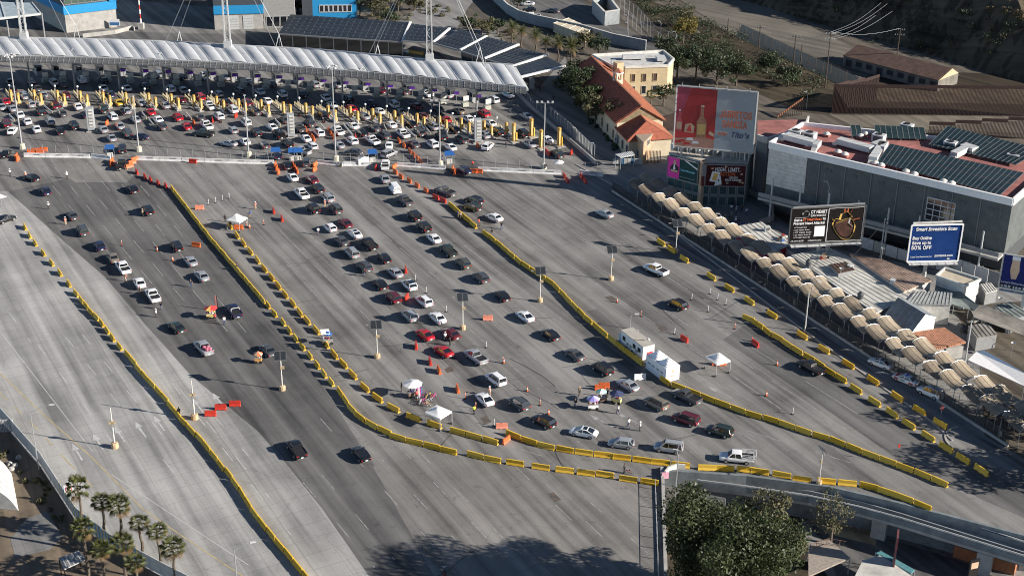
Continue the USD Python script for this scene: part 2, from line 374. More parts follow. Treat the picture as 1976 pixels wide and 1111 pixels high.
CARDATA = """
-136.7 385.7 sedan grey
-130.7 385.1 suv maroon
-125.0 385.8 suv white
-134.1 379.5 sedan black
-127.8 380.5 sedan grey
-129.2 373.6 suv silver
-124.6 375.0 sedan silver
-132.9 369.5 sedan red
-129.4 363.8 sedan silver
-125.7 367.2 suv silver
-119.1 366.5 suv maroon
-118.8 375.3 sedan maroon
-113.1 365.9 sedan white
-110.4 381.4 sedan white
-107.2 376.2 sedan navy
-103.4 369.6 sedan yellow
-121.4 361.4 suv black
-115.6 360.6 sedan grey
-126.0 359.0 sedan white
-122.6 354.0 sedan white
-109.5 359.8 sedan navy
-105.9 363.6 suv green
-102.1 358.1 suv white
-100.4 362.6 sedan black
-117.0 354.2 suv silver
-127.2 352.0 suv maroon
-124.1 346.9 sedan white 3
-118.6 348.3 sedan white
-112.5 347.3 sedan black
-110.1 351.1 suv black
-102.1 348.8 sedan silver
-98.7 351.5 sedan silver
-132.5 365.0 sedan silver
-122.0 384.3 sedan grey
-117.8 387.8 suv white
-111.9 388.0 sedan black
-98.5 393.6 suv silver
-91.8 392.1 sedan black
-85.3 392.6 pickup white
-79.6 391.7 sedan silver
-104.1 381.4 sedan white
-99.7 383.5 sedan black
-92.2 381.0 suv white
-88.7 380.3 sedan silver
-78.7 377.5 hatch silver
-97.6 369.5 sedan silver
-90.9 367.7 sedan silver
-87.8 372.7 sedan maroon
-83.0 374.4 suv red
-79.2 367.6 pickup white
-75.5 371.1 sedan black
-72.7 364.6 suv white
-99.8 362.9 sedan silver
-93.4 362.3 sedan red
-95.9 356.4 sedan silver
-90.3 356.6 sedan white
-85.6 358.2 suv red
-80.2 358.9 sedan grey
-75.4 359.5 suv white
-82.0 351.6 sedan red
-88.1 351.4 suv grey
-77.1 352.3 pickup white
-69.9 349.2 hatch silver
-95.6 346.1 suv grey
-72.9 389.2 sedan silver
-66.1 387.2 sedan grey
-54.3 386.5 suv silver
-48.2 386.5 sedan silver
-73.5 379.8 suv grey
-68.1 379.8 sedan white
-61.8 377.9 suv white
-65.0 372.2 sedan white
-70.0 370.5 suv maroon
-66.7 363.3 sedan grey
-56.5 378.3 sedan black
-49.9 375.4 sedan white
-47.5 369.8 sedan white
-49.1 361.2 suv black
-67.7 355.0 suv white
-60.7 351.9 sedan white
-58.2 357.5 sedan grey
-53.9 351.4 pickup grey
-51.6 354.8 suv grey
-48.4 347.9 suv white
-43.9 349.4 pickup white
-63.9 347.4 suv black
-58.1 346.0 van black
-51.2 343.9 sedan white
-65.6 341.2 sedan white
-60.6 338.9 hatch grey
-55.1 340.0 suv black
-48.8 338.4 hatch white
-42.5 339.5 sedan silver
-35.8 382.0 sedan maroon
-29.7 381.2 suv grey
-23.5 379.8 pickup white
-17.9 378.9 sedan silver
-43.8 373.8 suv black
-37.6 371.4 sedan navy
-31.6 370.3 suv white
-34.9 364.9 sedan white
-42.4 367.2 sedan red
-29.5 364.6 sedan grey
-38.4 360.8 sedan silver
-25.5 369.3 sedan maroon
-19.8 367.4 sedan grey
-14.2 366.1 sedan tan
-23.4 361.8 sedan maroon
-17.5 359.1 sedan red
-40.5 353.5 sedan white
-35.0 352.3 sedan grey
-31.0 354.6 sedan white
-26.1 355.5 sedan black
-20.4 353.5 suv silver
-37.8 348.5 sedan black
-32.1 346.6 suv grey
-27.6 347.9 pickup white
-23.6 349.0 suv grey
-18.0 346.4 suv black
-14.8 351.6 sedan black
-39.7 342.5 suv white
-34.6 342.7 pickup white
-30.3 339.7 sedan white 3
-24.5 340.8 sedan grey
-19.9 340.9 suv white
-15.4 338.9 sedan white
-12.8 344.3 suv grey
-38.5 334.6 sedan grey 75
-29.8 333.6 suv silver -35
-5.5 375.1 suv white
-1.7 379.5 sedan white
-11.7 359.8 sedan white
-7.8 363.9 suv red
-6.0 356.6 sedan white
3.1 362.3 sedan silver
-3.9 350.1 suv black
-7.4 347.7 suv silver
2.1 348.9 suv black
3.8 341.7 sedan silver
8.1 345.0 sedan white
-6.3 339.6 suv white -20
10.4 334.9 suv green
-98.6 342.7 sedan silver
-120.7 331.1 sedan black 5
-91.9 343.4 sedan navy 80
-94.0 334.9 suv black 15
-76.7 346.2 pickup green 72
-69.3 339.7 sedan silver 60
-91.7 324.5 pickup black 8
-56.1 331.9 suv navy 12
-51.0 334.8 pickup silver 55
-53.0 325.5 sedan black 15
-48.7 327.5 suv grey 5
-30.1 326.2 pickup white 3
-29.5 317.6 sedan silver 15
-26.8 311.3 van white 20
-11.6 323.5 sedan navy 40
-15.3 309.9 pickup grey 45
-110.3 315.9 sedan black 55
-104.7 307.9 sedan navy 30
-108.5 291.7 sedan black -38
-94.9 294.0 sedan grey
-90.5 285.8 suv grey
-85.6 309.7 sedan black
-79.4 297.3 suv black
-85.1 278.5 sedan navy
-80.9 272.6 sedan tan
-77.6 267.7 pickup white
-72.8 260.9 sedan white
-68.9 255.3 pickup white
-69.2 278.4 suv black
-64.9 271.3 sedan silver
-61.3 264.4 sedan silver
-52.3 249.1 pickup navy
-50.8 317.8 sedan white
-46.2 316.7 sedan maroon
-47.3 307.7 pickup white
-44.2 311.0 suv black
-41.2 305.6 suv silver
-43.7 299.1 suv black
-38.8 299.0 suv grey
-38.8 289.0 hatch white
-35.9 291.7 sedan maroon
-33.3 286.0 sedan white
-35.7 282.3 sedan grey
-29.8 280.6 pickup black
-32.8 276.1 suv silver
-26.1 273.9 sedan black
-29.7 269.6 suv grey
-23.3 266.9 sedan silver
-25.8 261.6 sedan black
-20.1 261.2 suv white
-22.8 255.7 suv maroon
-16.8 254.2 suv white
-19.1 248.0 suv silver
-13.9 247.3 sedan white
-24.1 304.4 pickup grey
-21.3 295.7 suv black
-18.9 289.7 suv black
-16.5 284.0 sedan white
-13.2 277.8 pickup green
-9.9 271.7 suv olive
-6.2 265.0 suv grey
-1.9 257.0 sedan black
-8.7 305.0 suv black 50
-8.9 301.2 suv green 50
-4.0 295.6 sedan white 40
20.0 298.4 sedan silver 38
28.8 269.6 pickup white 42
31.6 254.1 suv black 38
2.5 248.3 sedan white 32
-15.9 240.5 sedan red 35
-11.1 240.9 sedan maroon 35
-12.2 234.2 sedan red 38
-6.3 232.0 pickup silver 34
-2.6 223.9 suv white 34
-4.4 217.2 sedan white 28
-43.6 233.9 sedan grey 32
-33.9 200.6 pickup black
-23.6 199.6 sedan black
7.1 241.1 sedan black 34
11.3 233.4 sedan grey 34
16.0 228.1 suv black 34
20.1 222.6 sedan silver 38
24.4 216.3 suv tan 43
29.8 218.7 pickup grey 45
28.9 211.3 suv maroon 56
34.1 207.7 suv green 60
1.4 215.8 suv grey 36
5.4 210.1 suv black 46
11.9 206.9 sedan white 70
17.8 203.6 hatch silver 77
25.3 202.4 suv silver 76
35.8 199.6 pickup white 81
52.8 229.6 pickup black 36
65.6 231.5 sedan white 45
68.7 225.8 police white 44
71.8 221.2 suv white 44
-61.7 242.4 sedan green 38
-55.1 234.2 pickup silver 33
4.0 472.8 sedan white 85
4.5 465.8 sedan black 85
5.1 457.8 pickup white 85
81.6 287.0 van white 62
87.2 246.6 sedan black 60
11.9 464.9 sedan grey 60
""".strip().splitlines()


# ================================================================ THE SETTING: ground, lot, hill
pit = [at(1274, 906), at(1440, 917), at(1600, 938), at(1730, 968), at(1976, 1032), [150, 168, 0], [150, 60, 0], at(1288, 1300)]
PIT = Polygon([(p[0], p[1]) for p in pit])
LOW = -6.0
base = Polygon([(-900, -300), (900, -300), (900, 1300), (-900, 1300)]).difference(PIT)
struct('ground', MB().sheet(base, -.06), BASEG, 'dusty ground round the crossing')
struct('dirt_yard', MB().sheet(Polygon([p[:2] for p in G((-400, 700), (0, 815), (80, 905), (150, 1012), (330, 1125), (420, 1250), (-400, 1300))]), -.04), DIRT, 'bare dirt yard outside the roadway fence, bottom left')
struct('scrub_slope', MB().sheet(Polygon([p[:2] for p in G((1195, -20), (1420, 62), (1640, 166), (1600, 222), (1540, 215), (1440, 170), (1330, 110), (1240, 60))]), -.04), SCRUB, 'dark scrub slope between the mesh fence and the dirt road')
struct('scrub_flat', MB().sheet(Polygon([p[:2] for p in G((1606, 220), (1690, 140), (1860, 140), (2300, 160), (2300, 226), (1980, 224))]), -.035), paving('brown_scrub_ground', (.016, .012, .008), (.060, .045, .030), .8, None, .8), 'brown dirt behind the far rust fence')  # brown dirt whose dark tone stands in for shed and hill shadow
struct('patrol_track', MB().sheet(Polygon([p[:2] for p in G((1660, 176), (1720, 164), (1900, 168), (2200, 176), (2200, 205), (1900, 200), (1700, 196))]), -.03), paving('patrol_sand', (.045, .035, .024), (.15, .115, .078), .4, None, .5), 'sandy patrol track behind the far rust fence')
struct('market_yard', MB().sheet(Polygon([p[:2] for p in G((1840, 590), (2300, 560), (2400, 900), (2000, 900), (1900, 840), (1890, 700))]), .012), paving('market_dirt', (.04, .035, .028), (.13, .11, .085), .4, None, .8), 'dim dirt yard among the shops at the right edge')  # brown dirt with the shade of the place mixed into its colour
struct('lower_ground', MB().sheet(PIT.buffer(3), LOW), SIDEWALK, 'sunken street level below the retaining wall')
lot = Polygon([p[:2] for p in G((-700, 60), (-300, 880), (0, 815), (80, 905), (150, 1012), (330, 1125), (600, 1400), (1288, 1300), (1274, 906), (1440, 917), (1600, 938), (1730, 968), (1976, 1032), (2300, 1120), (2300, 900), (1976, 880), (1800, 800), (1190, 352), (1100, 275), (1040, 165), (960, 60), (0, -20))])
lot = lot.difference(PIT)
struct('parking_lot', MB().sheet(lot, 0.), ASPHALT, 'wide grey asphalt lot with worn lane bands')
conc_edge = [(15, 369), (113, 457), (202, 534), (275, 620), (368, 724), (500, 834), (550, 892), (620, 979), (712, 1111), (800, 1230)]
conc = Polygon([p[:2] for p in G(*conc_edge, (600, 1400), (330, 1124), (150, 1011), (80, 904), (0, 814), (-300, 870), (-200, 360))])
struct('concrete_roadway', MB().sheet(conc, .004), CONCRETE, 'pale concrete roadway at the left of the lot')
dark = Polygon([p[:2] for p in G((16, 369), (114, 457), (203, 534), (276, 620), (369, 724), (501, 834), (551, 892), (621, 979), (713, 1111), (801, 1230), (1000, 1230), (800, 1010), (690, 850), (640, 770), (560, 660), (430, 500), (330, 365), (230, 325))])
struct('queue_roadway', MB().sheet(dark, .004), ASPHALT_DARK, 'dark asphalt queue lanes left of the yellow barriers')
pale = Polygon([p[:2] for p in G((905, 1230), (720, 900), (800, 868), (900, 890), (1040, 908), (1273, 938), (1281, 1111), (1288, 1290))])
struct('worn_apron', MB().sheet(pale, .008), ASPHALT_PALE, 'pale worn apron at the bottom of the lot')
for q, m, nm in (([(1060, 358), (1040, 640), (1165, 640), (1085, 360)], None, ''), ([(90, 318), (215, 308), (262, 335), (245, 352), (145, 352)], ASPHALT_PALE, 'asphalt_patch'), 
                 ([(1395, 655), (1560, 765), (1700, 862), (1900, 965), (1990, 1005), (1990, 915), (1850, 888), (1655, 760), (1560, 695), (1445, 622)], ASPHALT_DARK, 'asphalt_patch'), ([(1130, 600), (1152, 596), (1215, 650), (1190, 655)], ASPHALT_DARK, 'asphalt_patch'), ([(905, 790), (925, 775), (948, 815), (930, 822)], ASPHALT_DARK, 'asphalt_patch')):  # large dark sheet paints shade on the right lanes; small ones are patches
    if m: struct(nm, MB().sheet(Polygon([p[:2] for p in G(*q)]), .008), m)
for _gi, q in enumerate(([(858, 712), (870, 705), (877, 716), (863, 719)], [(926, 806), (938, 802), (949, 813), (935, 818)], [(1058, 953), (1068, 949), (1083, 963), (1071, 968)], [(1269, 632), (1280, 628), (1290, 634), (1278, 640)],
          [(1167, 573), (1180, 570), (1194, 580), (1180, 582)], [(929, 430), (940, 427), (949, 433), (935, 434)])):
    w = Polygon([p[:2] for p in G(*q)])
    g = sgroup('drain_grate', 'rusty drain grate ' + ('beside the red cars', 'near the person in the yellow vest', 'on the worn apron at the bottom', 'right of the trailer', 'near the main line lamp', 'by the two people at the main line head')[_gi])
    MB().sheet(w, .016).build('frame', mat('old_grate', (.10, .08, .065), .8, .4, 2.), g)
    c = np.array(w.centroid.coords[0])
    for k in range(5): MB().box((c[0] + (k - 2) * .22, c[1], .02), (.05, .8, .01), LANE).build('bar', DGREY, g)


# road markings: dashes as thin sheets
def dashes(a, b, on=4.6, off=7.6, w=.13, m=PAINT, name='lane_line', ph=0., z=.012):
    a, b = np.array(a[:2], float), np.array(b[:2], float); L = np.linalg.norm(b - a); d = (b - a) / L; s = np.array([-d[1], d[0]]) * w / 2
    mb = MB(); t = ph
    while t < L:
        e = min(t + on, L); p, q = a + d * t, a + d * e
        mb.add([[*(p - s), z], [*(q - s), z], [*(q + s), z], [*(p + s), z]], [[0, 1, 2, 3]]); t = e + off
    mb.build(name, m, MARK)


MARK = sgroup('lane_markings', 'worn white and yellow lane lines and arrows')
rnd = random.Random(4)
for (x0, y0), (x1, y1) in (((69, 660), (215, 850)), ((125, 648), (350, 930)), ((152, 636), (330, 860)), ((15, 600), (60, 660)), ((285, 680), (560, 1030)), ((340, 742), (520, 960)), ((392, 778), (480, 880))):
    dashes(at(x0, y0), at(x1, y1), ph=rnd.uniform(0, 5), m=PAINT2, name='lane_line')
dashes(at(0, 639), at(179, 871), 60, 1, m=PAINT2); dashes(at(215, 915), at(480, 1090), 60, 1, m=PAINT2)
yl = G((-30, 690), (0, 720), (90, 805), (175, 880), (276, 982), (391, 1060), (480, 1118), (560, 1160))
for a, b in zip(yl[:-1], yl[1:]): dashes(a, b, 99, 1, .16, YPAINT, 'yellow_edge_line')
yl = G((0, 758), (60, 815), (130, 890), (190, 950))
for a, b in zip(yl[:-1], yl[1:]): dashes(a, b, 3, 3, .16, YPAINT, 'yellow_edge_line')


def worldline(top, head, L, **k):
    a = at(*top)[:2]; h = math.radians(head); dashes(a, a + np.array([math.sin(h), -math.cos(h)]) * L, **k)


for i, (x, y, h, L) in enumerate([(504, 834, 31, 42), (541, 822, 30.7, 42), (612, 800, 30.3, 45), (655, 797, 30.3, 48), (760, 850, 30.4, 36), (800, 862, 30.4, 34), (990, 895, 30, 26), (1040, 920, 30, 24), (1090, 925, 31, 22), (1160, 930, 31, 20)]):
    worldline((x, y), h, L, ph=rnd.uniform(0, 6))
for k in range(7):                                              # queue lanes on the left
    worldline((60 + 34 * k, 309 + (k == 6) * 4), 31 - .45 * k, (62, 78, 95, 100, 100, 50, 44)[k], on=7, off=6, ph=rnd.uniform(0, 7))
for k in range(9):
    worldline((286 + 42.5 * k, 315 + k * 1.2), 28 + .3 * k, (38, 52, 88, 104, 118, 122, 120, 112, 96)[k], on=16 if k in (0, 1, 2, 3) else 9, off=4, ph=rnd.uniform(0, 5))
for k in range(3):
    worldline((662 + 42 * k, 325 + k * 3), 29.6 + .5 * k, (104, 88, 70)[k], on=11, off=4.5, ph=rnd.uniform(0, 5))
for k in range(7):
    worldline((795 + 44 * k, 334 + k * 2), 30.6 + .35 * k, (46, 128, 132, 128, 118, 108, 40)[k], on=13, off=5, ph=rnd.uniform(0, 5))
worldline((1070, 335), 31.5, 60, on=20, off=4)
for (x, y, h) in [(985, 860, 60), (1030, 790, 35), (1240, 760, 40), (1300, 770, 42), (1395, 745, 38), (1440, 830, 58)]:
    worldline((x, y), h, 22, on=6, off=6)


def arrow(px, py, head, s=1., m=PAINT):
    p = at(px, py)[:2]; h = math.radians(head)
    R = np.array([[math.cos(h), -math.sin(h)], [math.sin(h), math.cos(h)]])
    v = np.array([[-.12, -2.6], [.12, -2.6], [.12, .3], [.5, .3], [0, 2.2], [-.5, .3], [-.12, .3]]) * s
    MB().sheet(Polygon(v @ R.T + p), .016).build('arrow', m, MARK)


for x, y in [(188, 850), (148, 870), (230, 836), (270, 826), (306, 815), (380, 780), (420, 770), (1156, 810), (1208, 805), (1386, 755)]: arrow(x, y, 31 if x < 600 else 44, 1.15, PAINT2 if x < 600 else PAINT)

rk = np.random.default_rng(17)
g = sgroup('crack_seals', 'dark tar sealed cracks in the asphalt')
for k in range(46):
    p = at(rk.uniform(330, 1650), rk.uniform(340, 1080))[:2]
    if conc.buffer(4).contains(Polygon([p + [-1, -1], p + [1, -1], p + [1, 1]])) or not lot.contains(Polygon([p + [-9, -9], p + [9, -9], p + [9, 9], p + [-9, 9]])): continue
    a = LANE + (math.pi / 2 if k % 3 else math.pi / 2 * 0) + rk.normal() * .15; pts = [p]
    for q in range(int(rk.integers(4, 12))): a += rk.normal() * .12; pts.append(pts[-1] + 1.3 * np.array([-math.sin(a), math.cos(a)]))
    mb = MB(); w = rk.uniform(.03, .08)
    for u, v in zip(pts[:-1], pts[1:]):
        d_ = (v - u) / 1.3; n_ = np.array([-d_[1], d_[0]]) * w; mb.add([[*(u - n_), .0145], [*(v - n_), .0145], [*(v + n_), .0145], [*(u + n_), .0145]], [[0, 1, 2, 3]])
    mb.build('crack_seal', mat('tar_seal', (.035, .034, .034), .7, .3, 1.), g)
# the plaza behind the gates, pavements and paths on the right
struct('plaza_paving', MB().sheet(Polygon([p[:2] for p in G((1042, 168), (1100, 275), (1190, 352), (1800, 800), (1976, 885), (2300, 905), (2300, 560), (1900, 540), (1560, 470), (1470, 390), (1270, 300), (1180, 225), (1110, 150), (1090, 110))]), .004), SIDEWALK, 'paved pedestrian strip beside the lot')
struct('upper_parking_paving', MB().sheet(Polygon([p[:2] for p in G((985, -20), (985, 5), (1000, 35), (1180, 98), (1280, 98), (1165, 30), (1090, -20))]), .006), ASPHALT_DARK, 'small staff parking yard behind a wall')
struct('dirt_road', MB().sheet(Polygon([p[:2] for p in G((1290, -15), (1400, 60), (1540, 120), (1640, 165), (1690, 140), (1660, 100), (1540, 40), (1440, -15))]), .004), paving('pale_dirt_road', (.07, .065, .055), (.17, .155, .13), .9, None, .6), 'pale dirt road below the dark hill')
struct('border_track', MB().sheet(Polygon([p[:2] for p in G((1600, 222), (1980, 226), (2250, 228), (2250, 262), (1980, 258), (1760, 250), (1650, 245))]), .006), paving('grey_track', (.09, .08, .066), (.20, .175, .14), .4, None, .5), 'sandy track between the rust fences')
struct('yard_paving', MB().sheet(Polygon([p[:2] for p in G((0, 60), (90, 52), (250, 62), (420, 66), (540, 64), (540, 100), (0, 84))]), .006), ASPHALT_DARK, 'yard behind the inspection canopy')  # dark tone stands in for the shade between the buildings
struct('garden_path', MB().sheet(Polygon([p[:2] for p in G((740, 60), (800, 20), (850, -20), (930, -20), (900, 20), (880, 60), (960, 62), (940, 72))]), .006), SIDEWALK, 'pale curving path in the garden')
struct('sand_embankment', MB().add(np.array([*G((1418, 70), (1640, 172)), *G((1658, 150), (1432, 48), z=2.4)]) + np.array([[0, 0, 0.02]] * 4), [[0, 1, 2, 3]]), SAND, 'bare sandy bank below the dirt road')
# kerb along the right side and round island
kp = G((1112, 318), (1190, 362), (1300, 447), (1500, 600), (1700, 745), (1800, 815), (1838, 850))
mb = MB()
for a, b in zip(kp[:-1], kp[1:]): mb.beam(a, b, .3, .14, .07)
struct('kerb', mb, CWALL)
mb = MB(); c = at(1880, 850)
ring = [c[:2] + 4.6 * np.array([math.cos(t), math.sin(t)]) for t in np.linspace(.6 * math.pi, 1.5 * math.pi, 12)]
for a, b in zip(ring[:-1], ring[1:]): mb.beam((*a, .07), (*b, .07), .3, .14)
struct('island_kerb', mb, CWALL)

# dark hill at the top right
gx, gy = np.meshgrid(np.arange(40, 320, 2.), np.arange(360, 640, 2.))
d = (gx - 71) * .788 + (gy - 483) * .616 - 3
d2 = np.minimum(d, (gx - 20) * .3 + (gy - 396) * .954 + 0 * gx + (gx < 120) * 60)
P3 = np.stack([gx, gy, 0 * gx], -1)
dd = np.maximum(d2, 0)
cap = np.interp(gx - (gy - 430) * .3, [112, 150], [60, 17])
hz = .78 * np.minimum(dd, cap) + .10 * np.maximum(dd - cap, 0)
hz = hz * (.80 + .40 * meshkit.fbm(P3 * .03, 4, 3)) + np.minimum(dd, 5) * .9 * (meshkit.fbm(P3 * .11, 4, 9) - .5)
road = np.exp(-((d2 - 50 + 8 * np.sin(gx * .03)) / 5) ** 2)
hz = np.where(d2 > 0, hz, -.5 + np.maximum(d2, -2) * .1)
nx = gx.shape[1]; ii = np.arange(gx.size).reshape(gx.shape)
hf = np.stack([ii[:-1, :-1], ii[:-1, 1:], ii[1:, 1:], ii[1:, :-1]], -1).reshape(-1, 4)
hv = np.stack([gx, gy, hz], -1).reshape(-1, 3)
keep = (hv[hf][:, :, 2].max(1) > -.3)
struct('hill', MB().add(hv, hf[keep]), SCRUB, 'dark scrub covered hill rising at the top right')

trk = []
for k in range(22):
    x = 128 + k * 5.; y = 452 - k * 1.3 + 5 * math.sin(k * .5); trk.append((x, y))
mb = MB()


def hill_z(x, y):
    j = int(round((x - 40) / 2)); i = int(round((y - 360) / 2))
    return float(hz[i, j]) if 0 <= i < hz.shape[0] and 0 <= j < hz.shape[1] else 0.


for (xa, ya), (xb, yb) in zip(trk[:-1], trk[1:]):
    za, zb_ = (max(hill_z(x, y + o) for o in (-2, 0, 2)) + .35 for x, y in ((xa, ya), (xb, yb)))
    mb.add([(xa, ya - 3, za), (xb, yb - 3, zb_), (xb, yb + 3, zb_), (xa, ya + 3, za), (xa, ya - 4.5, za - 2), (xb, yb - 4.5, zb_ - 2)], [[0, 1, 2, 3], [4, 5, 1, 0]])
struct('hill_track', mb, SAND, 'sandy track along the top of the dark hill')


# ================================================================ inspection canopy
def poly_at(line, x, z):
    xs, ys = zip(*line); return at(x, np.interp(x, xs, ys), z)


ZB, ZF = 11.6, 10.2
BACK = [(-60, 73), (0, 74), (160, 77), (327, 82), (500, 92), (613, 97), (729, 108), (836, 118), (980, 127), (1000, 128)]
FRONT = [(-40, 105), (0, 107), (148, 110), (297, 115), (480, 122.5), (599, 131), (718, 140), (851, 152), (980, 165), (1030, 170)]
cano = thing('inspection_canopy', 'long white tensile membrane canopy curving over the inspection booths', 'canopy')
NB = 24
bx = np.linspace(-55, 990, NB + 1); fx = np.linspace(-28, 1016, NB + 1)
for i in range(NB):
    for a, b, bulge in ((0., .66, .62), (.66, 1., .16)):
        B0, B1 = poly_at(BACK, bx[i] + (bx[i + 1] - bx[i]) * a, ZB), poly_at(BACK, bx[i] + (bx[i + 1] - bx[i]) * b, ZB)
        F0, F1 = poly_at(FRONT, fx[i] + (fx[i + 1] - fx[i]) * a, ZF), poly_at(FRONT, fx[i] + (fx[i + 1] - fx[i]) * b, ZF)
        n = 7; v = []
        for r in range(n):
            for s in range(n):
                t, q = s / (n - 1), r / (n - 1)
                p = (B0 * (1 - t) + B1 * t) * (1 - q) + (F0 * (1 - t) + F1 * t) * q
                v.append(p + [0, 0, bulge * math.sin(math.pi * t) ** .7 * (.55 + .45 * math.sin(math.pi * q)) + .05])
        f = [[r * n + s, r * n + s + 1, (r + 1) * n + s + 1, (r + 1) * n + s] for r in range(n - 1) for s in range(n - 1)]
        MB().add(v, f).build('fabric_panel', FABW, cano, True)
        MB().beam(B0 + [0, 0, .1], F0 + [0, 0, .1], .14, .22).build('rib', LGREY, cano)
    B0, B1 = poly_at(BACK, bx[i], ZB), poly_at(BACK, bx[i + 1], ZB)
    F0, F1 = poly_at(FRONT, fx[i], ZF), poly_at(FRONT, fx[i + 1], ZF)
    MB().beam(B0 + [0, .25, .1], B1 + [0, .25, .1], .5, .5).build('back_edge_beam', LGREY, cano)
    # the louvred fascia that slopes down in front
    o = np.array([0, -1.9, -1.15])
    MB().slab([F0 + [0, -.1, -.02], F1 + [0, -.1, -.02], F1 + o, F0 + o], .12).build('fascia_panel', DGREY, cano)
    for k in range(1, 4):
        q = o * k / 4
        MB().beam(F0 + q + [0, 0, .06], F1 + q + [0, 0, .06], .10, .12).build('fascia_rail', GREY, cano)
    for k in range(4):
        p = F0 * (1 - k / 4) + F1 * k / 4
        MB().beam(p + [0, -.1, .04], p + o + [0, 0, .06], .10, .10).build('fascia_rail', GREY, cano)
    MB().beam(F0 + [0, -.02, 0], F1 + [0, -.02, 0], .35, .3).build('front_edge_beam', LGREY, cano)
    MB().slab([B0 + [0, -1, -1.1], B1 + [0, -1, -1.1], F1 + [0, 1, -1.0], F0 + [0, 1, -1.0]], .35).build('deck', DGREY, cano)
    if i % 2 == 0:
        m = (B0 * .35 + F0 * .65)
        MB().tube([m[0], m[1], 0], [m[0], m[1], ZF - .6], .28, .22, 10).build('column', GREY, cano)
end = poly_at(FRONT, 1016, ZF); eb = poly_at(BACK, 990, ZB)
MB().slab([eb + [.8, 0, -.3], eb + [.2, 0, -.3], end + [-.4, 0, -.3], end + [.5, 0, -.4]], .6).build('end_beam', LGREY, cano)
for i, (px, py) in enumerate([(47, 80), (440, 96), (829, 122)]):
    b = at(px, py, 11)
    t = thing('lattice_mast', ('leftmost white lattice mast rising from the canopy, by the blue building', 'white lattice mast rising from the middle of the canopy, by the grey garage doors', 'white lattice mast rising from the canopy in front of the solar roofs')[i], 'mast', b, 0, None)
    top = 34.
    for s in (-1, 1):
        MB().beam((s * .75, 0, 0), (s * .35, 0, top), .3).build('chord', LGREY, t)
        MB().beam((s * .75, 1.0, 0), (s * .35, .5, top), .2).build('chord', LGREY, t)
    for k in range(17):
        z0, z1 = 2 * k, 2 * k + 2; w0, w1 = .75 - .4 * z0 / top, .75 - .4 * z1 / top
        s = 1 if k % 2 else -1
        MB().beam((s * w0, 0, z0), (-s * w1, 0, z1), .12).build('brace', LGREY, t)
        MB().beam((-w1, 0, z1), (w1, 0, z1), .1).build('brace', LGREY, t)
    MB().box((0, .3, 1.2), (2., 1.6, 2.4)).build('mast_base', LGREY, t)
    for dx, dy, dz in ((-17, -4, .2), (15, -7, .2), (-14, 6, 3), (13, 5, 3)):
        MB().tube((0, 0, top), (dx, dy, dz), .05, .05, 4).build('stay_cable', STEEL, t)
        MB().tube((dx, dy, dz), (dx - 1, dy - 1, -1), .1, .1, 5).build('anchor_strut', LGREY, t)
        MB().tube((dx, dy, dz), (dx + 1, dy - 1, -1), .1, .1, 5).build('anchor_strut', LGREY, t)

# a second canopy at the far left
t = thing('membrane_roof', 'grey membrane roof cut by the top left corner of the photo', 'canopy')
c = G((-60, 2), (62, 6), (78, 26), (-60, 42), z=9)
MB().slab(c, .3).build('roof_sheet', mat('grey_membrane', (.30, .36, .40), .6, .2, .4), t)
for k in range(5):
    a = c[0] * (1 - k / 4) + c[1] * k / 4; b = c[3] * (1 - k / 4) + c[2] * k / 4
    MB().beam(a, b, .3, .3, .1).build('rib', LGREY, t)
MB().beam(c[3], c[2], .5, .6, -.2).build('edge_beam', LGREY, t)
for k in (0, 2, 4):
    b = c[3] * (1 - k / 4) + c[2] * k / 4
    MB().tube((b[0], b[1] + 1, 0), (b[0], b[1] + 1, 8.8), .25).build('column', GREY, t)

# booths under the canopy
lane_dir = np.array([-math.sin(LANE), math.cos(LANE)]); LSIDE = np.array([lane_dir[1], -lane_dir[0]])


def make_booth(t):
    MB().box((0, 0, .08), (1.9, 5.2, .16)).build('plinth', CWALL, t)
    MB().box((0, 0, .66), (1.5, 3.2, 1.0)).build('wall', STEEL, t)
    MB().box((0, 0, 1.7), (1.44, 3.1, 1.1)).build('glazing', GLASS, t)
    MB().box((0, 0, 2.4), (1.9, 3.8, .22)).build('roof', DGREY, t)
    for x in (-.72, .72):
        for y in (-1.5, 0, 1.5): MB().box((x, y, 1.7), (.08, .1, 1.12)).build('mullion', STEEL, t)


def make_gatesign(t):
    MB().box((0, 0, .55), (1.7, 1.3, 1.1)).build('planter_box', mat('sage_grey', (.36, .37, .31), .7, .2), t)
    MB().box((0, -.68, 2.35), (1.6, .14, 1.3)).build('sign_board', OFFW, t)
    MB().tube((-.5, -.6, 1.1), (-.5, -.6, 1.8), .05).build('leg', STEEL, t)
    MB().tube((.5, -.6, 1.1), (.5, -.6, 1.8), .05).build('leg', STEEL, t)


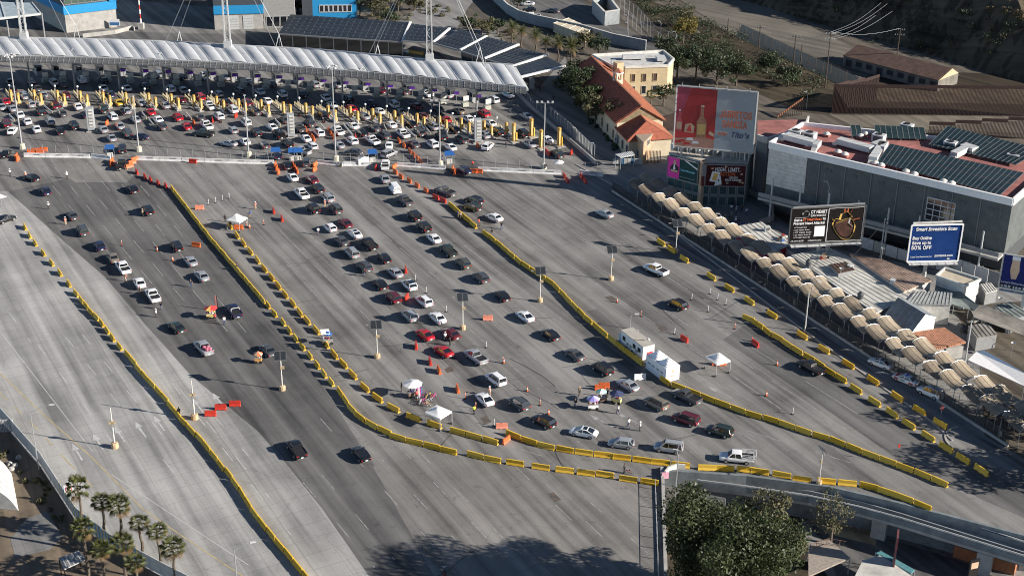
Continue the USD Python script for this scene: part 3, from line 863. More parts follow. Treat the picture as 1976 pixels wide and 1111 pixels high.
sx = [88, 122, 166, 209, 252, 296, 340, 383, 427, 469, 513, 555, 597, 640, 683, 726, 769, 811, 854, 897, 940]
sy = [154, 152, 152.5, 153.5, 155, 157, 158, 160, 162, 165, 167, 169, 172, 176, 180, 183, 186.5, 190, 195, 200, 206]
for i, (x, y) in enumerate(zip(sx, sy)):
    p = at(x, y + 5, 0)
    copy_of('gate_sign', make_gatesign, 'gate_sign', f'pale sign box ahead of the booths, {nth(i)} from the left along the canopy edge', 'sign', (p[0], p[1], 0), math.degrees(LANE), 'sign boxes at the canopy edge')
    q = p[:2] + lane_dir * 8.5
    copy_of('booth', make_booth, 'inspection_booth', f'inspection booth in the canopy shade, {nth(i)} from the left', 'booth', (q[0], q[1], 0), math.degrees(LANE), 'inspection booths under the canopy')
    if i > 3:
        s = thing('lane_sign', f'violet lane sign hung under the canopy, {nth(i - 4)} from the left', 'lane sign', (*(p[:2] - LSIDE * .9 + lane_dir * 3.), 0), 0, 'violet lane signs')
        MB().box((0, -.2, 2.9), (1.4, .2, .55)).build('sign_panel', PURPLE, s)
        MB().box((0, 0, 3.3), (1.6, .5, .1)).build('hood', DGREY, s)
        MB().tube((0, .1, 0), (0, .1, 3.4), .07).build('post', STEEL, s)

# lane islands with bollards, rounded yellow monitor pillars
R1 = [(21, 184), (66, 183.5), (111, 184.7), (155, 186), (199, 187.7), (243, 189), (287, 190), (330.5, 191.5), (374, 193.5), (418, 196), (460.5, 201), (503.8, 203), (547, 207), (590, 209.5), (633, 214), (676, 216), (719, 220), (761.5, 224), (804.6, 229.5), (848, 234), (890, 238), (934, 243.5), (977, 247)]
R2 = [(35, 190), (79, 191), (124, 192), (168, 193), (212, 194.5), (256.5, 196), (300, 198), (344, 199.5), (387.7, 201.5), (431.5, 204), (473.5, 208), (517.8, 212), (560, 212), (602.8, 215), (647, 223), (690, 225), (733, 229.5), (775, 233), (818, 236), (861, 242), (905, 248), (948, 254), None]


def make_pillar(t):
    MB().lathe([(.0, .0), (.62, .0), (.62, .12), (.0, .12)], n=12).build('foot', CWALL, t)
    MB().lathe([(.44, .1), (.44, 2.75), (.38, 2.98), (.2, 3.1), (0, 3.12)], n=14).build('column', YELPOST, t, 40)
    MB().box((0, -.44, 1.5), (.34, .06, 2.2)).build('face_plate', mat('pillar_plate', (.58, .44, .20), .5, .15), t)
    MB().box((.5, .1, .5), (.3, .3, .9)).build('junction_box', CREAM, t)


def make_island(t):
    MB().box((0, 0, .09), (1.25, 13, .18)).build('kerb', CWALL, t)
    for i, y in enumerate((-6, -5.2, -4.4, -3.6, -1, .4, 2.4, 3.2, 4.1, 5.0, 5.8, 6.3)):
        for x in ((-.42, .42) if i > 3 else (0,)):
            b = MB().lathe([(.11, .1), (.11, 1.05), (.07, 1.16), (0, 1.18)], (x, y, 0), 8).build('bollard', CREAM, t, 40)
    MB().beam((-.3, -6.4, .5), (-.3, -2.6, 1.0), .10, .5).build('guard_panel', WHITE, t)
    MB().tube((.3, 4.6, .1), (.3, 4.6, 2.3), .05).build('lamp_post', STEEL, t)
    MB().lathe([(0, 2.2), (.26, 2.32), (.3, 2.5), (.22, 2.7), (0, 2.78)], (.3, 4.6, 0), 10).build('mirror_dome', WHITE, t, 40)
    MB().box((-.25, 1.2, .8), (.35, .5, 1.3)).build('card_reader', CREAM, t)
    MB().box((.2, -1.6, 1.0), (.12, .9, 1.1)).build('keep_right_sign', YELPOST, t)


for i, p in enumerate(R1):
    a = at(p[0], p[1], 1.6)
    where = f'{nth(i)} lane from the left'
    copy_of('pillar', make_pillar, 'monitor_pillar', f'rounded yellow monitor pillar of the upper row, {where}', 'pillar', (a[0], a[1], 0), math.degrees(LANE), 'yellow monitor pillars')
    if R2[i]:
        b = at(R2[i][0], R2[i][1], 1.6)
        copy_of('pillar', make_pillar, 'monitor_pillar', f'rounded yellow monitor pillar of the lower row, {where}', 'pillar', (b[0], b[1], 0), math.degrees(LANE), 'yellow monitor pillars')
    else: b = a + np.array([*(-lane_dir * 4), 0])
    c = (a + b) / 2
    copy_of('island', make_island, 'lane_island', f'narrow kerbed lane island with cream bollards, {where}', 'lane island', (c[0] + lane_dir[0] * 3, c[1] + lane_dir[1] * 3, 0), math.degrees(LANE), 'lane islands with bollards')


def make_bigpost(t):
    MB().box((0, 0, .1), (2., 3., .2)).build('kerb', CWALL, t)
    MB().lathe([(.5, .1), (.5, 4.5), (.42, 4.75), (0, 4.8)], n=14).build('column', YELPOST, t, 40)
    MB().box((.55, -.5, 1.2), (.3, .3, 2.4)).build('side_post', YEL, t)
    MB().box((-.1, -.52, 2.4), (.4, .08, 3.6)).build('face_plate', mat('pillar_plate', (.58, .44, .20)), t)


for i, (x, y) in enumerate([(991, 273), (1025, 264), (1043.5, 286), (1078.5, 282)]):
    p = at(x, y)
    copy_of('bigpost', make_bigpost, 'yellow_gate_post', 'tall yellow gate post ' + ('beside the right grey pylon', 'behind the others, under the canopy end', 'beside the right T shaped light mast', 'farthest right, by the fence')[i], 'gate post', (p[0], p[1], 0), math.degrees(LANE), 'tall yellow gate posts')


def make_pylon(t):
    MB().box((0, 0, 3.3), (1.7, 1.5, 5.6)).build('casing', mat('pylon_grey', (.33, .35, .37), .55, .1), t)
    MB().box((.2, -.77, 3.6), (1.1, .06, 4.6)).build('panel', OFFW, t)
    for k in range(5): MB().box((.2, -.81, 1.9 + .85 * k), (.9, .03, .35)).build('notice', STEEL, t)
    for x in (-.7, .7):
        for y in (-.6, .6): MB().box((x, y, .35), (.2, .2, .8)).build('leg', STEEL, t)
    MB().box((.1, 0, .12), (2.6, 2.2, .24)).build('plinth', CWALL, t)


for i, (x, y) in enumerate([(176, 255), (562, 267), (922, 277)]):
    p = at(x, y)
    copy_of('pylon', make_pylon, 'information_pylon', 'grey boxy information pylon, ' + ('leftmost, near the tall left light mast', 'middle one, left of the tallest floodlight mast', 'right one, near the tall yellow gate posts')[i], 'pylon', (p[0], p[1] + .7, 0), 8, 'grey information pylons')

# low white guard rails of the middle lanes
for i, (x0, y0, x1, y1) in enumerate([(84, 203, 101, 218), (18, 222, 28, 232), (274, 217, 282, 227), (287, 230, 296, 241), (360, 219, 369, 229), (531, 231, 541, 241), (581, 237, 588, 248), (619, 240, 627, 250), (663, 240, 681, 262), (741, 242, 745, 250), (784, 247, 803, 264), (820, 245, 831, 258)]):
    a, b = at(x0, y0, .6), at(x1, y1, .6)
    t = thing('guard_rail', f'low white guard rail between upper lanes, {nth(i)} from the left', 'guard rail', (0, 0, 0), 0, 'low white guard rails')
    MB().beam(a, b, .1, .55).build('panel', WHITE, t)
    for q in (a, b): MB().tube((q[0], q[1], 0), (q[0], q[1], 1.), .08).build('post', CREAM, t)


# ================================================================ vehicles (front towards +y)
SPEC = dict(   # L, W, belt z, roof z, stations of the lower body (y, half width factor, bottom, top), glasshouse y: belt rear, roof rear, roof front, belt front
    sedan=(4.7, 1.82, .95, 1.46, [(-2.35, .80, .42, .80), (-2.2, .93, .30, 1.0), (-1.5, 1, .22, 1.02), (-.2, 1, .2, .95), (.85, 1, .2, .95), (1.6, .98, .22, .86), (2.1, .92, .28, .74), (2.33, .76, .36, .60)], (-1.75, -.95, .35, 1.15)),
    hatch=(4.15, 1.76, .96, 1.5, [(-2.05, .84, .42, .92), (-1.95, .94, .3, 1.02), (-1.2, 1, .22, 1.0), (0, 1, .2, .96), (.8, 1, .2, .96), (1.5, .98, .22, .86), (1.9, .9, .28, .74), (2.08, .74, .36, .6)], (-2.0, -1.5, .3, 1.05)),
    suv=(4.65, 1.9, 1.06, 1.72, [(-2.32, .86, .5, 1.0), (-2.2, .95, .36, 1.12), (-1.4, 1, .28, 1.10), (0, 1, .26, 1.06), (.9, 1, .26, 1.06), (1.65, .98, .28, .98), (2.1, .93, .34, .86), (2.32, .8, .42, .72)], (-2.18, -1.85, .35, 1.2)),
    pickup=(5.6, 1.98, 1.1, 1.82, [(-2.8, .9, .56, 1.06), (-2.7, .97, .46, 1.12), (-1.0, 1, .4, 1.12), (.1, 1, .36, 1.1), (1.3, 1, .36, 1.1), (2.1, .99, .38, 1.04), (2.6, .95, .42, .94), (2.8, .84, .48, .8)], (-.75, -.62, .75, 1.45)),
    van=(5.1, 1.98, 1.15, 2.0, [(-2.55, .92, .45, 1.1), (-2.48, .97, .36, 1.15), (-1.2, 1, .3, 1.15), (0, 1, .28, 1.15), (1.2, 1, .28, 1.1), (1.9, .98, .3, 1.0), (2.35, .92, .34, .86), (2.54, .8, .4, .72)], (-2.45, -2.35, .9, 1.75)))
SPEC['police'] = SPEC['sedan']


def make_wheel(t, x, y, r, out):
    w = MB().tube((x - .11, y, r), (x + .11, y, r), r, r, 14).build('wheel', TIRE, t)
    MB().tube((x + out * .08, y, r), (x + out * .125, y, r), r * .64, r * .60, 10).build('rim', STEEL, w)


def car_maker(kind, col, extra=None, var=0):
    L, Wd, belt, roof, st, gh = SPEC[kind]
    if var and kind == 'sedan': roof, gh = 1.43, (-1.95, -.70, .28, 1.22)
    if var and kind == 'suv': belt, roof, gh = 1.09, 1.84, (-2.24, -2.08, .50, 1.22); st = [(y, f, zb + .05, zt + (.08 if y > 1 else .03)) for y, f, zb, zt in st]
    if var and kind == 'pickup': gh = (-.35, -.22, .70, 1.38)
    hw = Wd / 2

    def make(t):
        paint = CARPAINT[col]
        rings = []
        for y, f, zb, zt in st:
            w = hw * f; zm = zb + (zt - zb) * .55
            half = [(w * .86, zb), (w * .97, zb + .08), (w, zm), (w * .97, zt - .09), (w * .88, zt - .015), (w * .5, zt + .02)]
            ring = [(x, y, z) for x, z in half] + [(-x, y, z) for x, z in half[::-1]]
            rings.append(ring)
        yb0, yr0, yr1, yb1 = gh
        bw, rw = hw * .9, hw * .72
        B = [np.array(p) for p in ((-bw, yb0, belt), (bw, yb0, belt), (bw, yb1, belt - .01), (-bw, yb1, belt - .01))]
        R = [np.array(p) for p in ((-rw, yr0, roof - .05), (rw, yr0, roof - .05), (rw, yr1, roof - .04), (-rw, yr1, roof - .04))]
        m = MB().loft(rings)
        # roof skin, slightly crowned
        def rr(s, z, e): return [(x * s, y, roof + z) for x, y in ((-rw, yr0 - e), (0, yr0 - e - .04), (rw, yr0 - e), (rw, (yr0 + yr1) / 2), (rw, yr1 + e), (0, yr1 + e + .05), (-rw, yr1 + e), (-rw, (yr0 + yr1) / 2))]
        m.loft([rr(1.03, -.06, .05), rr(1.02, -.025, .04), rr(.9, .0, -.06), rr(.5, .015, -.3)])
        for k in range(4): m.beam(B[k], R[k], .09, .09)                       # corner pillars
        for s in (0, 1):
            mid = -.05 if kind != 'pickup' else (.2, .5)[var]
            fr = (mid - yb0) / (yb1 - yb0); fq = min(max((mid - yr0) / (yr1 - yr0), .05), .95)
            m.beam(B[s] * (1 - fr) + B[3 - s] * fr, R[s] * (1 - fq) + R[3 - s] * fq, .09, .05)
            if kind in ('suv', 'hatch'):
                m.beam(B[s] * .78 + B[3 - s] * .22, R[s] * .85 + R[3 - s] * .15, .16, .05)
            if kind == 'van':
                a = [B[s], B[s] * .4 + B[3 - s] * .6, R[s] * .35 + R[3 - s] * .65, R[s]]
                o = np.array([(-1 if s == 0 else 1) * .02, 0, 0]); m.add([p + o for p in a], [[0, 1, 2, 3], [3, 2, 1, 0]])
        if kind == 'van':
            o = np.array([0, -.03, 0]); m.add([p + o for p in (B[0], B[1], R[1], R[0])], [[0, 1, 2, 3], [3, 2, 1, 0]])
        if kind == 'pickup':
            for s in (-1, 1): m.box((s * (hw - .07), -1.75, 1.17), (.11, 1.95, .14))
            m.box((0, -2.73, 1.1), (Wd * .9, .09, .26)); m.box((0, -.76, 1.17), (Wd * .9, .08, .14))
        body = m.build('body', paint, t, 38)
        wall = [(B[3], B[2], R[2], R[3], 'windshield'), (B[1], B[0], R[0], R[1], 'rear_window'), (B[2], B[1], R[1], R[2], 'side_window'), (B[0], B[3], R[3], R[0], 'side_window')]
        for a, b, c, d, nm in wall: MB().add([a, b, c, d], [[0, 1, 2, 3]]).build(nm, CARGLASS, t)
        if kind == 'pickup':
            MB().box((0, -1.75, 1.135), (Wd - .25, 1.85, .03)).build('load_bed', BLACK if extra != 'load' else GREY, t)
            if extra == 'load':
                q = MB()
                for k, (x, y) in enumerate(((-.3, -1.2), (.3, -1.5), (-.1, -2.1), (.35, -2.3))): q.lathe([(0, 1.1), (.34, 1.15), (.38, 1.45), (.2, 1.7), (0, 1.74)], (x, y, 0), 9)
                q.build('load', mat('pink_sacks', (.45, .12, .18), .8, .4, 3), t)
            if extra == 'rack':
                q = MB()
                for s in (-1, 1):
                    for z in (1.35, 1.6, 1.85): q.beam((s * .95, -.85, z), (s * .95, -3.1, z), .05)
                    for y in (-.85, -1.9, -3.1): q.beam((s * .95, y, 1.1), (s * .95, y, 1.88), .05)
                for z in (1.35, 1.85): q.beam((-.95, -3.1, z), (.95, -3.1, z), .05)
                q.build('stake_rack', WHITE, t)
            if extra == 'bar':
                q = MB().path([(-.8, -.95, 1.15), (-.75, -.98, 1.7), (.75, -.98, 1.7), (.8, -.95, 1.15)], .05); q.build('roll_bar', WHITE, t)
        if kind == 'suv':
            for s in (-1, 1): MB().beam((s * rw * .92, yr0 + .1, roof + .035), (s * rw * .92, yr1 - .15, roof + .035), .05).build('roof_rail', DGREY, t)
        if extra == 'sunroof': MB().box((0, (yr0 + yr1) / 2 - .1, roof + .012), (rw * 1.5, abs(yr1 - yr0) * .72, .02)).build('sunroof', CARGLASS, t)
        if kind == 'police':
            MB().box((0, -.2, roof + .08), (1.1, .28, .13)).build('light_bar', mat('light_bar', (.1, .12, .5), .3), t)
            for s in (-1, 1):
                for y, c, nm in ((1.35, REDP, 'red_stripe'), (-1.5, REDP, 'red_stripe'), (.2, mat('green_stripe', (.03, .2, .1)), 'green_stripe')):
                    MB().box((s * hw * .985, y, .68), (.03, .95, .22)).build(nm, c, t)
            MB().box((0, 1.6, .9), (1.1, .5, .03)).build('bonnet_panel', REDP, t)
        zt = st[0][3]; zl = st[-1][3]
        for s in (-1, 1):
            MB().box((s * hw * .74, -L / 2 + .06, zt - .10), (.34, .12, .17)).build('tail_light', LAMPR, t)
            MB().box((s * hw * .66, L / 2 - .12, zl - .04), (.36, .16, .13)).build('headlight', LAMPW, t)
            MB().box((s * (hw + .06), yb1 - .35, belt + .03), (.16, .1, .13)).build('mirror', paint, t)
            r = .33 if kind in ('sedan', 'hatch', 'police') else .37
            for y in (L * .30, -L * .29): make_wheel(t, s * (hw - .105), y, r, s)
        MB().box((0, -L / 2 + .01, .62), (.42, .03, .16)).build('number_plate', LAMPW, t)
        MB().box((0, -L / 2 + .04, .46), (Wd * .78, .12, .14)).build('bumper', DGREY if kind != 'pickup' else CHROME, t)
        MB().box((0, L / 2 - .03, .5), (Wd * .55, .08, .16)).build('grille', BLACK, t)
    return make


CARS = [c.split() for c in CARDATA]
KINDNAME = dict(sedan='sedan', hatch='hatchback', suv='SUV', pickup='pickup truck', van='van', police='police car')
COLNAME = dict(white='white', silver='silver', grey='dark grey', black='black', red='red', maroon='maroon', navy='navy blue', tan='tan', green='dark green', yellow='yellow', olive='olive grey')
MARKS = [(34, 'tall left light mast'), (110, 'second light mast'), (175, 'left grey pylon'), (265, 'second light mast'), (370, 'gap right of the second mast'), (478, 'third light mast'), (560, 'middle grey pylon'), (645, 'tallest floodlight mast'), (740, 'orange barrier row'), (848, 'middle T shaped mast'), (922, 'right grey pylon'), (1010, 'tall yellow gate posts'), (1050, 'right T shaped mast')]
MARKS = [m for m in MARKS if m[0] not in (110, 370)]


def rowline(px): return np.interp(px, [p[0] for p in R1], [p[1] for p in R1])


def zone(px, py):
    """where on the lot a pixel is, in words"""
    if py < 60 and px > 900: return 'in the staff yard at the top'
    if px > 1650 and py > 600 and px < 1850: return 'parked along the shaded fence on the right'
    if px > 1650: return 'among the shops on the right'
    gate = np.interp(px, [0, 300, 1100], [300, 306, 330])
    if py < gate + 2:
        mk = min(MARKS, key=lambda m: abs(m[0] - px)); v = py - rowline(px)
        side = 'left of the ' if px < mk[0] - 14 else 'right of the ' if px > mk[0] + 14 else 'by the '
        row = 'in canopy shade' if v < -26 else 'among bollards' if v < 0 else 'between yellow pillars' if v < 20 else 'below the yellow pillars' if v < 55 else 'nearest the white barriers'
        return f'{row}, {side}{mk[1]}'
    c2 = np.interp(py, [330, 363, 488, 604, 703, 790, 880], [300, 332, 433, 530, 613, 690, 900])
    c5 = np.interp(py, [330, 395, 473, 545, 615, 677, 739, 776, 831, 900], [762, 868, 966, 1065, 1134, 1208, 1292, 1388, 1553, 1743])
    if px < np.interp(py, [300, 436, 667, 1109], [0, 40, 232, 590]): return 'on the concrete at the left edge'
    if px < c2:
        if py > 800: return 'on the dark asphalt at the bottom'
        if py < 345: return 'just inside the left gate opening'
        mid = np.interp(py, [340, 660], [170, 420])
        return 'in the far left queue' if px < mid else 'in the queue by the first yellow line'
    if px > c5:
        if px > 1500: return 'beside the right barrier row'
        return 'on the asphalt right of the main line' if py > 425 or px > 1000 else 'beside the top of the main barrier line'
    if py > 690 and px > 1080: return 'in the bottom loop by the vendor carts'
    if py < 345 and px < 640: return 'at the twin blue awning gate'
    q = np.interp(py, [330, 560, 820], [640, 860, 1110])
    lane = np.interp(py, [330, 560, 720], [582, 770, 900])
    if px < q: return 'in the left centre queue' if px < lane else 'in the right centre queue'
    return 'in the queue left of the main line'


rows = []
for c in CARS:
    x, y = float(c[0]), float(c[1]); px, py = proj((x, y, .75))
    rows.append(dict(x=x, y=y, px=px, py=py, kind=c[2], col=c[3], head=float(c[4]) if len(c) > 4 else None, zone=zone(px, py)))
same = {}
for r in rows: same.setdefault((r['kind'], r['col'], r['zone']), []).append(r)
rc = random.Random(8)
for r in rows:
    g = same[(r['kind'], r['col'], r['zone'])]
    colname = COLNAME[r['col']] if r['kind'] != 'police' else 'red and white'
    lab = f"{colname} {KINDNAME[r['kind']]} {r['zone']}"
    if len(g) > 1:
        down = 'queue' in r['zone']
        g2 = sorted(g, key=(lambda q: q['py']) if down else (lambda q: q['px']))
        lab += f", {nth(g2.index(r))} from the {'top' if down else 'left'}"
    h = r['head'] if r['head'] is not None else 29 + rc.uniform(-2.5, 2.5)
    ex = None
    if r['kind'] == 'pickup':
        if h == 81: ex = 'rack'; lab = 'white pickup truck with an open stake rack, facing left at the bottom loop'
        elif h == 33: ex = 'load'; lab = 'silver pickup truck loaded with pink sacks in the far left queue'
        elif r['col'] == 'navy': ex = 'bar'; lab = 'navy pickup truck with a white roll bar near the red parasol cart'
    elif r['kind'] in ('suv', 'sedan') and r['col'] == 'white' and r['py'] > 330 and rc.random() < .4: ex = 'sunroof'
    up = r['py'] < np.interp(r['px'], [0, 300, 1100], [300, 306, 330])
    nm = {'sedan': 'sedan_car', 'hatch': 'hatchback_car', 'suv': 'sport_utility_car', 'pickup': 'pickup_truck', 'van': 'delivery_van', 'police': 'police_car'}[r['kind']]
    vr = int(rc.random() < .45)
    copy_of(('car', r['kind'], r['col'], ex, vr), car_maker(r['kind'], r['col'], ex, vr), nm, lab, {'pickup': 'pickup', 'van': 'van', 'police': 'police car'}.get(r['kind'], 'car'), (r['x'], r['y'], .012), h,
            'vehicles queueing at the inspection gates' if up else 'vehicles in the lower lot', (1, rc.uniform(.97, 1.03), rc.uniform(.98, 1.03)))


# ================================================================ barriers
YELEND = mat('worn_yellow_paint', (.72, .47, .05), .6, .2, .9)  # lighter yellow for the barrier ends and the painted top highlight


def make_barrier(t):
    prof = [(-.30, 0), (.30, 0), (.30, .10), (.12, .38), (.09, .92), (-.09, .92), (-.12, .38), (-.30, .10)]
    rings = []
    for x, s in ((-1.47, .92), (-1.43, 1.), (1.43, 1.), (1.47, .92)): rings.append([(x, y * s, z * (1 if s == 1 else .985)) for y, z in prof])
    MB().loft(rings).build('barrier_body', YEL, t)
    for s in (-1, 1): MB().loft([[(x, y * 1.012, z * 1.004) for y, z in prof] for x in (s * 1.30, s * 1.445)]).build('worn_end', YELEND, t)  # ends a lighter yellow than the body
    MB().box((0, 0, .925), (2.7, .19, .012)).build('worn_top', YELEND, t)  # highlight along the top, painted as a lighter strip
    for s in (-1, 1):
        MB().box((s * .7, 0, .04), (.5, .625, .07)).build('forklift_slot', BLACK, t)
        MB().tube((s * 1.49, 0, .2), (s * 1.49, 0, .7), .035, .035, 6).build('link_pin', RUST, t)


def make_plastic(m):
    def mk(t):
        prof = [(-.28, 0), (.28, 0), (.28, .16), (.15, .42), (.12, 1.0), (-.12, 1.0), (-.15, .42), (-.28, .16)]
        MB().loft([[(x, y * s, z) for y, z in prof] for x, s in ((-.95, .85), (-.9, 1), (.9, 1), (.95, .85))]).build('barrier_shell', m, t)
        for s in (-1, 1): MB().box((s * .45, 0, .07), (.36, .58, .13)).build('forklift_slot', DGREY, t)
        MB().lathe([(.09, 1.0), (.09, 1.05), (0, 1.06)], n=8).build('filler_cap', DGREY, t)
    return mk


rj = random.Random(31)


def chain(pts, desc, n=None, single=False, z=.45, s=None):
    if single:
        W = [at(*p, z) for p in pts]
        out = []
        for i, p in enumerate(W):
            a, b = W[max(i - 1, 0)], W[min(i + 1, len(W) - 1)]
            out.append((p[0], p[1], math.degrees(math.atan2(b[1] - a[1], b[0] - a[0]))))
        ln = 3.0
    else:
        out, ln = along([at(*p, z) for p in pts], 3.02, n)
    for i, (x, y, h) in enumerate(out):
        k = min(ln / 3.12, 1.0) if s is None else s
        x += rj.uniform(-.07, .07); y += rj.uniform(-.07, .07); h += rj.uniform(-2.5, 2.5)
        copy_of('yellow_barrier', make_barrier, 'jersey_barrier', f'yellow concrete barrier, {nth(i)} from the top {desc}', 'barrier', (x, y, .012), h, 'yellow concrete barriers ' + desc, (k, 1, 1))


chain([(49, 437), (57, 453), (68, 468), (83, 487), (99.5, 506), (115, 525), (132, 546), (147, 565), (157.6, 578), (166, 589), (175, 600), (185, 610), (195.5, 622), (206, 636), (217, 650), (231, 667)], 'of the spaced row on the left concrete', single=True, s=.82)
chain([(241, 677), (276, 721), (313, 761), (343, 799), (391, 851), (441.6, 913), (500, 1000), (589, 1109), (640, 1170)], 'of the long wall on the left concrete')
chain([(330, 360), (367, 409), (389, 437), (411, 465), (434, 491), (458, 520), (484, 550), (511, 583)], 'of the upper first line')
chain([(517.5, 588), (530, 604), (547, 621), (558, 637), (570, 652), (584, 668), (599, 685), (613, 703), (626, 720), (639, 736)], 'of the gapped part of the first line', single=True, s=.72)
chain([(652, 748), (661, 763), (672, 779), (689, 798), (702, 809), (723, 821), (737, 828), (765, 842), (795, 851), (829, 859), (882, 873)], 'of the first line curve')
chain([(917, 877), (950, 886), (994, 892), (1042.6, 900), (1090, 906), (1131, 911), (1168, 915), (1212, 923), (1254, 929)], 'of the bottom row to the retaining wall', single=True)
chain([(445, 434.5), (457.5, 453), (470, 468), (483, 484), (497, 501), (510, 517.5), (524, 534), (537, 550), (550, 567), (565, 584.5), (579.5, 602), (592, 617), (610, 636)], 'of the second line below the small tent', single=True)
chain([(629, 662), (646, 683), (663, 701), (681.5, 721.6), (704.6, 746), (729, 766.6), (759, 786), (797, 804), (838, 818), (884, 832), (914.5, 840), (946.6, 849)], 'of the second line below the vendor stand', single=True)
chain([(976, 833), (1018, 849), (1050, 858.6), (1096, 868), (1142, 874), (1188, 880), (1228, 885), (1275, 891), (1332, 898)], 'of the inner curve by the white sedan')
chain([(1364, 901), (1399, 903), (1440, 905), (1467, 909), (1508, 915.6), (1547, 924), (1595, 928), (1635, 931), (1676, 937), (1711, 948), (1745, 960), (1780, 974)], 'of the row along the ramp', single=True)
chain([(866, 392), (891, 413), (920, 438)], 'of the head of the main line')
chain([(932, 446), (966, 473), (1003, 505), (1065, 545), (1134, 615), (1171, 647), (1208, 677), (1240, 702)], 'of the main line above the trailer')
chain([(1274, 727), (1292, 739), (1336, 756), (1388, 776), (1443, 796), (1488, 809), (1553, 831), (1608, 848), (1655, 867), (1715, 889), (1760, 906), (1830, 936)], 'of the main line below the trailer')
chain([(1433, 609), (1445, 614), (1466, 627), (1483, 641), (1505, 653), (1527, 668), (1549.5, 682), (1575, 697), (1599, 714), (1634, 736)], 'of the joined right row')
chain([(1652, 750), (1687, 773.6), (1721, 795.5), (1754, 817), (1790.6, 841), (1826.5, 863), (1859, 884), (1893, 906)], 'of the spaced end of the right row', single=True)
chain([(1276, 467), (1296, 481), (1321, 499), (1372.5, 533), (1408, 555), (1446, 580), (1489.6, 606), (1548, 646), (1590.5, 673), (1637, 702), (1685.6, 733), (1732, 764), (1775, 791), (1815, 816)], 'of the outermost spaced row by the fence', single=True)

OR = [  # pixel, heading, colour, where
    ([(260, 307), (255, 313), (250, 320)], 60, 'o', 'at the right side of the left gate'), ([(215, 310), (216, 316)], 95, 'o', 'at the left side of the left gate'),
    ([(31, 301), (34, 306)], 105, 'o', 'by the far left mast'), ([(60, 292), (69, 290), (77, 292), (84, 288)], 20, 'o', 'piled behind the white barriers at the far left'),
    ([(264, 331), (279.5, 340), (290.5, 346), (305, 352), (320, 358)], 130, 'r', 'in the short row from the left gate'), ([(372, 311)], 0, 'r', 'against the white barrier line'),
    ([(385, 400)], 15, 'p', 'alone near the small white tent'), ([(378.5, 472)], 0, 'o', 'alone by the queue of the first yellow line'), ([(460.5, 438)], 12, 'o', 'beside the small white tent'),
    ([(528, 406)], 120, 'r', 'upper one of two left of the centre queue'), ([(544, 421)], 120, 'r', 'lower one of two left of the centre queue'), ([(783, 520)], 110, 'r', 'upper one inside the centre queue'), ([(784.5, 573)], 90, 'r', 'lower one inside the centre queue'),
    ([(531, 317), (534, 324), (537, 331)], 105, 'o', 'at the left side of the twin awning gate'), ([(566, 317), (570, 323), (574, 329)], 115, 'o', 'between the twin awning gates'), ([(608, 317), (607, 326)], 85, 'o', 'at the right side of the twin awning gate'),
    ([(590, 248), (596, 255), (602, 262), (606, 267)], 120, 'o', 'in the row right of the middle pylon'), ([(634, 250), (639, 257), (644, 264)], 120, 'o', 'in the row left of the tallest mast'),
    ([(770, 271), (780, 280), (791, 291), (798.5, 298), (805, 304), (811, 310)], 125, 'o', 'in the row right of the centre gate'), ([(686, 264)], 110, 'r', 'alone near the tallest mast'),
    ([(725.5, 323)], 100, 'r', 'at the left side of the centre gate'), ([(761, 321)], 80, 'o', 'at the right side of the centre gate'), ([(763, 331), (774, 340), (790, 348), (805, 357), (822, 367)], 135, 'o', 'in the row at the head of the main line'),
    ([(841, 380), (855, 386)], 150, 'r', 'where the yellow main line starts'), ([(874, 325), (877, 332)], 100, 'o', 'left of the right gate car'), ([(913, 330), (924, 330)], 0, 'o', 'right of the right gate car'),
    ([(1089, 339), (1094, 347)], 120, 'r', 'left one in the shaded pair under the fence'), ([(1122, 340), (1129, 348)], 120, 'r', 'right one in the shaded pair under the fence'), ([(1054, 291), (1058, 296)], 125, 'r', 'at the foot of the right light mast'), ([(1102, 294)], 90, 'r', 'by the fence at the right gate lane'), ([(922, 280)], 120, 'o', 'at the foot of the right pylon'),
    ([(206, 237)], 100, 'o', 'beside the left pylon'), ([(374, 236)], 130, 'o', 'left of the white pickup above'), ([(410, 231)], 120, 'r', 'near the white SUV'), ([(455, 223)], 95, 'r', 'left of the third light mast'),
    ([(803, 666)], 110, 'r', 'beside the red cars, top one'), ([(830, 696)], 115, 'r', 'beside the red cars, middle one'), ([(847, 713)], 120, 'o', 'beside the red cars, bottom one'), ([(883, 749)], 115, 'o', 'left of the white car with a sunroof'), ([(968, 821)], 15, 'p', 'at the tip of the inner curve'), ([(977, 848)], 70, 'o', 'upright orange one at the tip of the inner curve'),
    ([(941.5, 613)], 15, 'p', 'alone right of the centre queue'), ([(1158, 747), (1166, 743)], 15, 'o', 'behind the vendor carts'), ([(1320.5, 653)], 140, 'r', 'on the open asphalt right of the trailer'), ([(1458, 662)], 130, 'r', 'by the joined right row'), ([(1384, 699), (1391, 700)], 20, 'o', 'under the lone white tent'),
    ([(406, 797)], 15, 'r', 'lowest of three at the thin pole'), ([(425.5, 785)], 15, 'r', 'middle of three at the thin pole'), ([(453, 778)], 15, 'r', 'highest of three at the thin pole')]
PALEO = mat('faded_orange_plastic', (.70, .25, .17), .5, .12)
for pts, h, k, where in OR:
    for i, p in enumerate(pts):
        w = at(*p, .5); cn = {'o': 'orange', 'r': 'red', 'p': 'faded orange'}[k]
        lab = f'{cn} plastic barrier {where}' + (f', {nth(i)} of {len(pts)}' if len(pts) > 1 else '')
        copy_of('plastic_' + k, make_plastic({'o': ORANGE, 'r': REDP, 'p': PALEO}[k]), 'plastic_barrier', lab, 'barrier', (w[0], w[1], .012), h - 14, 'orange and red plastic barriers')
w = at(1235, 727, .5)
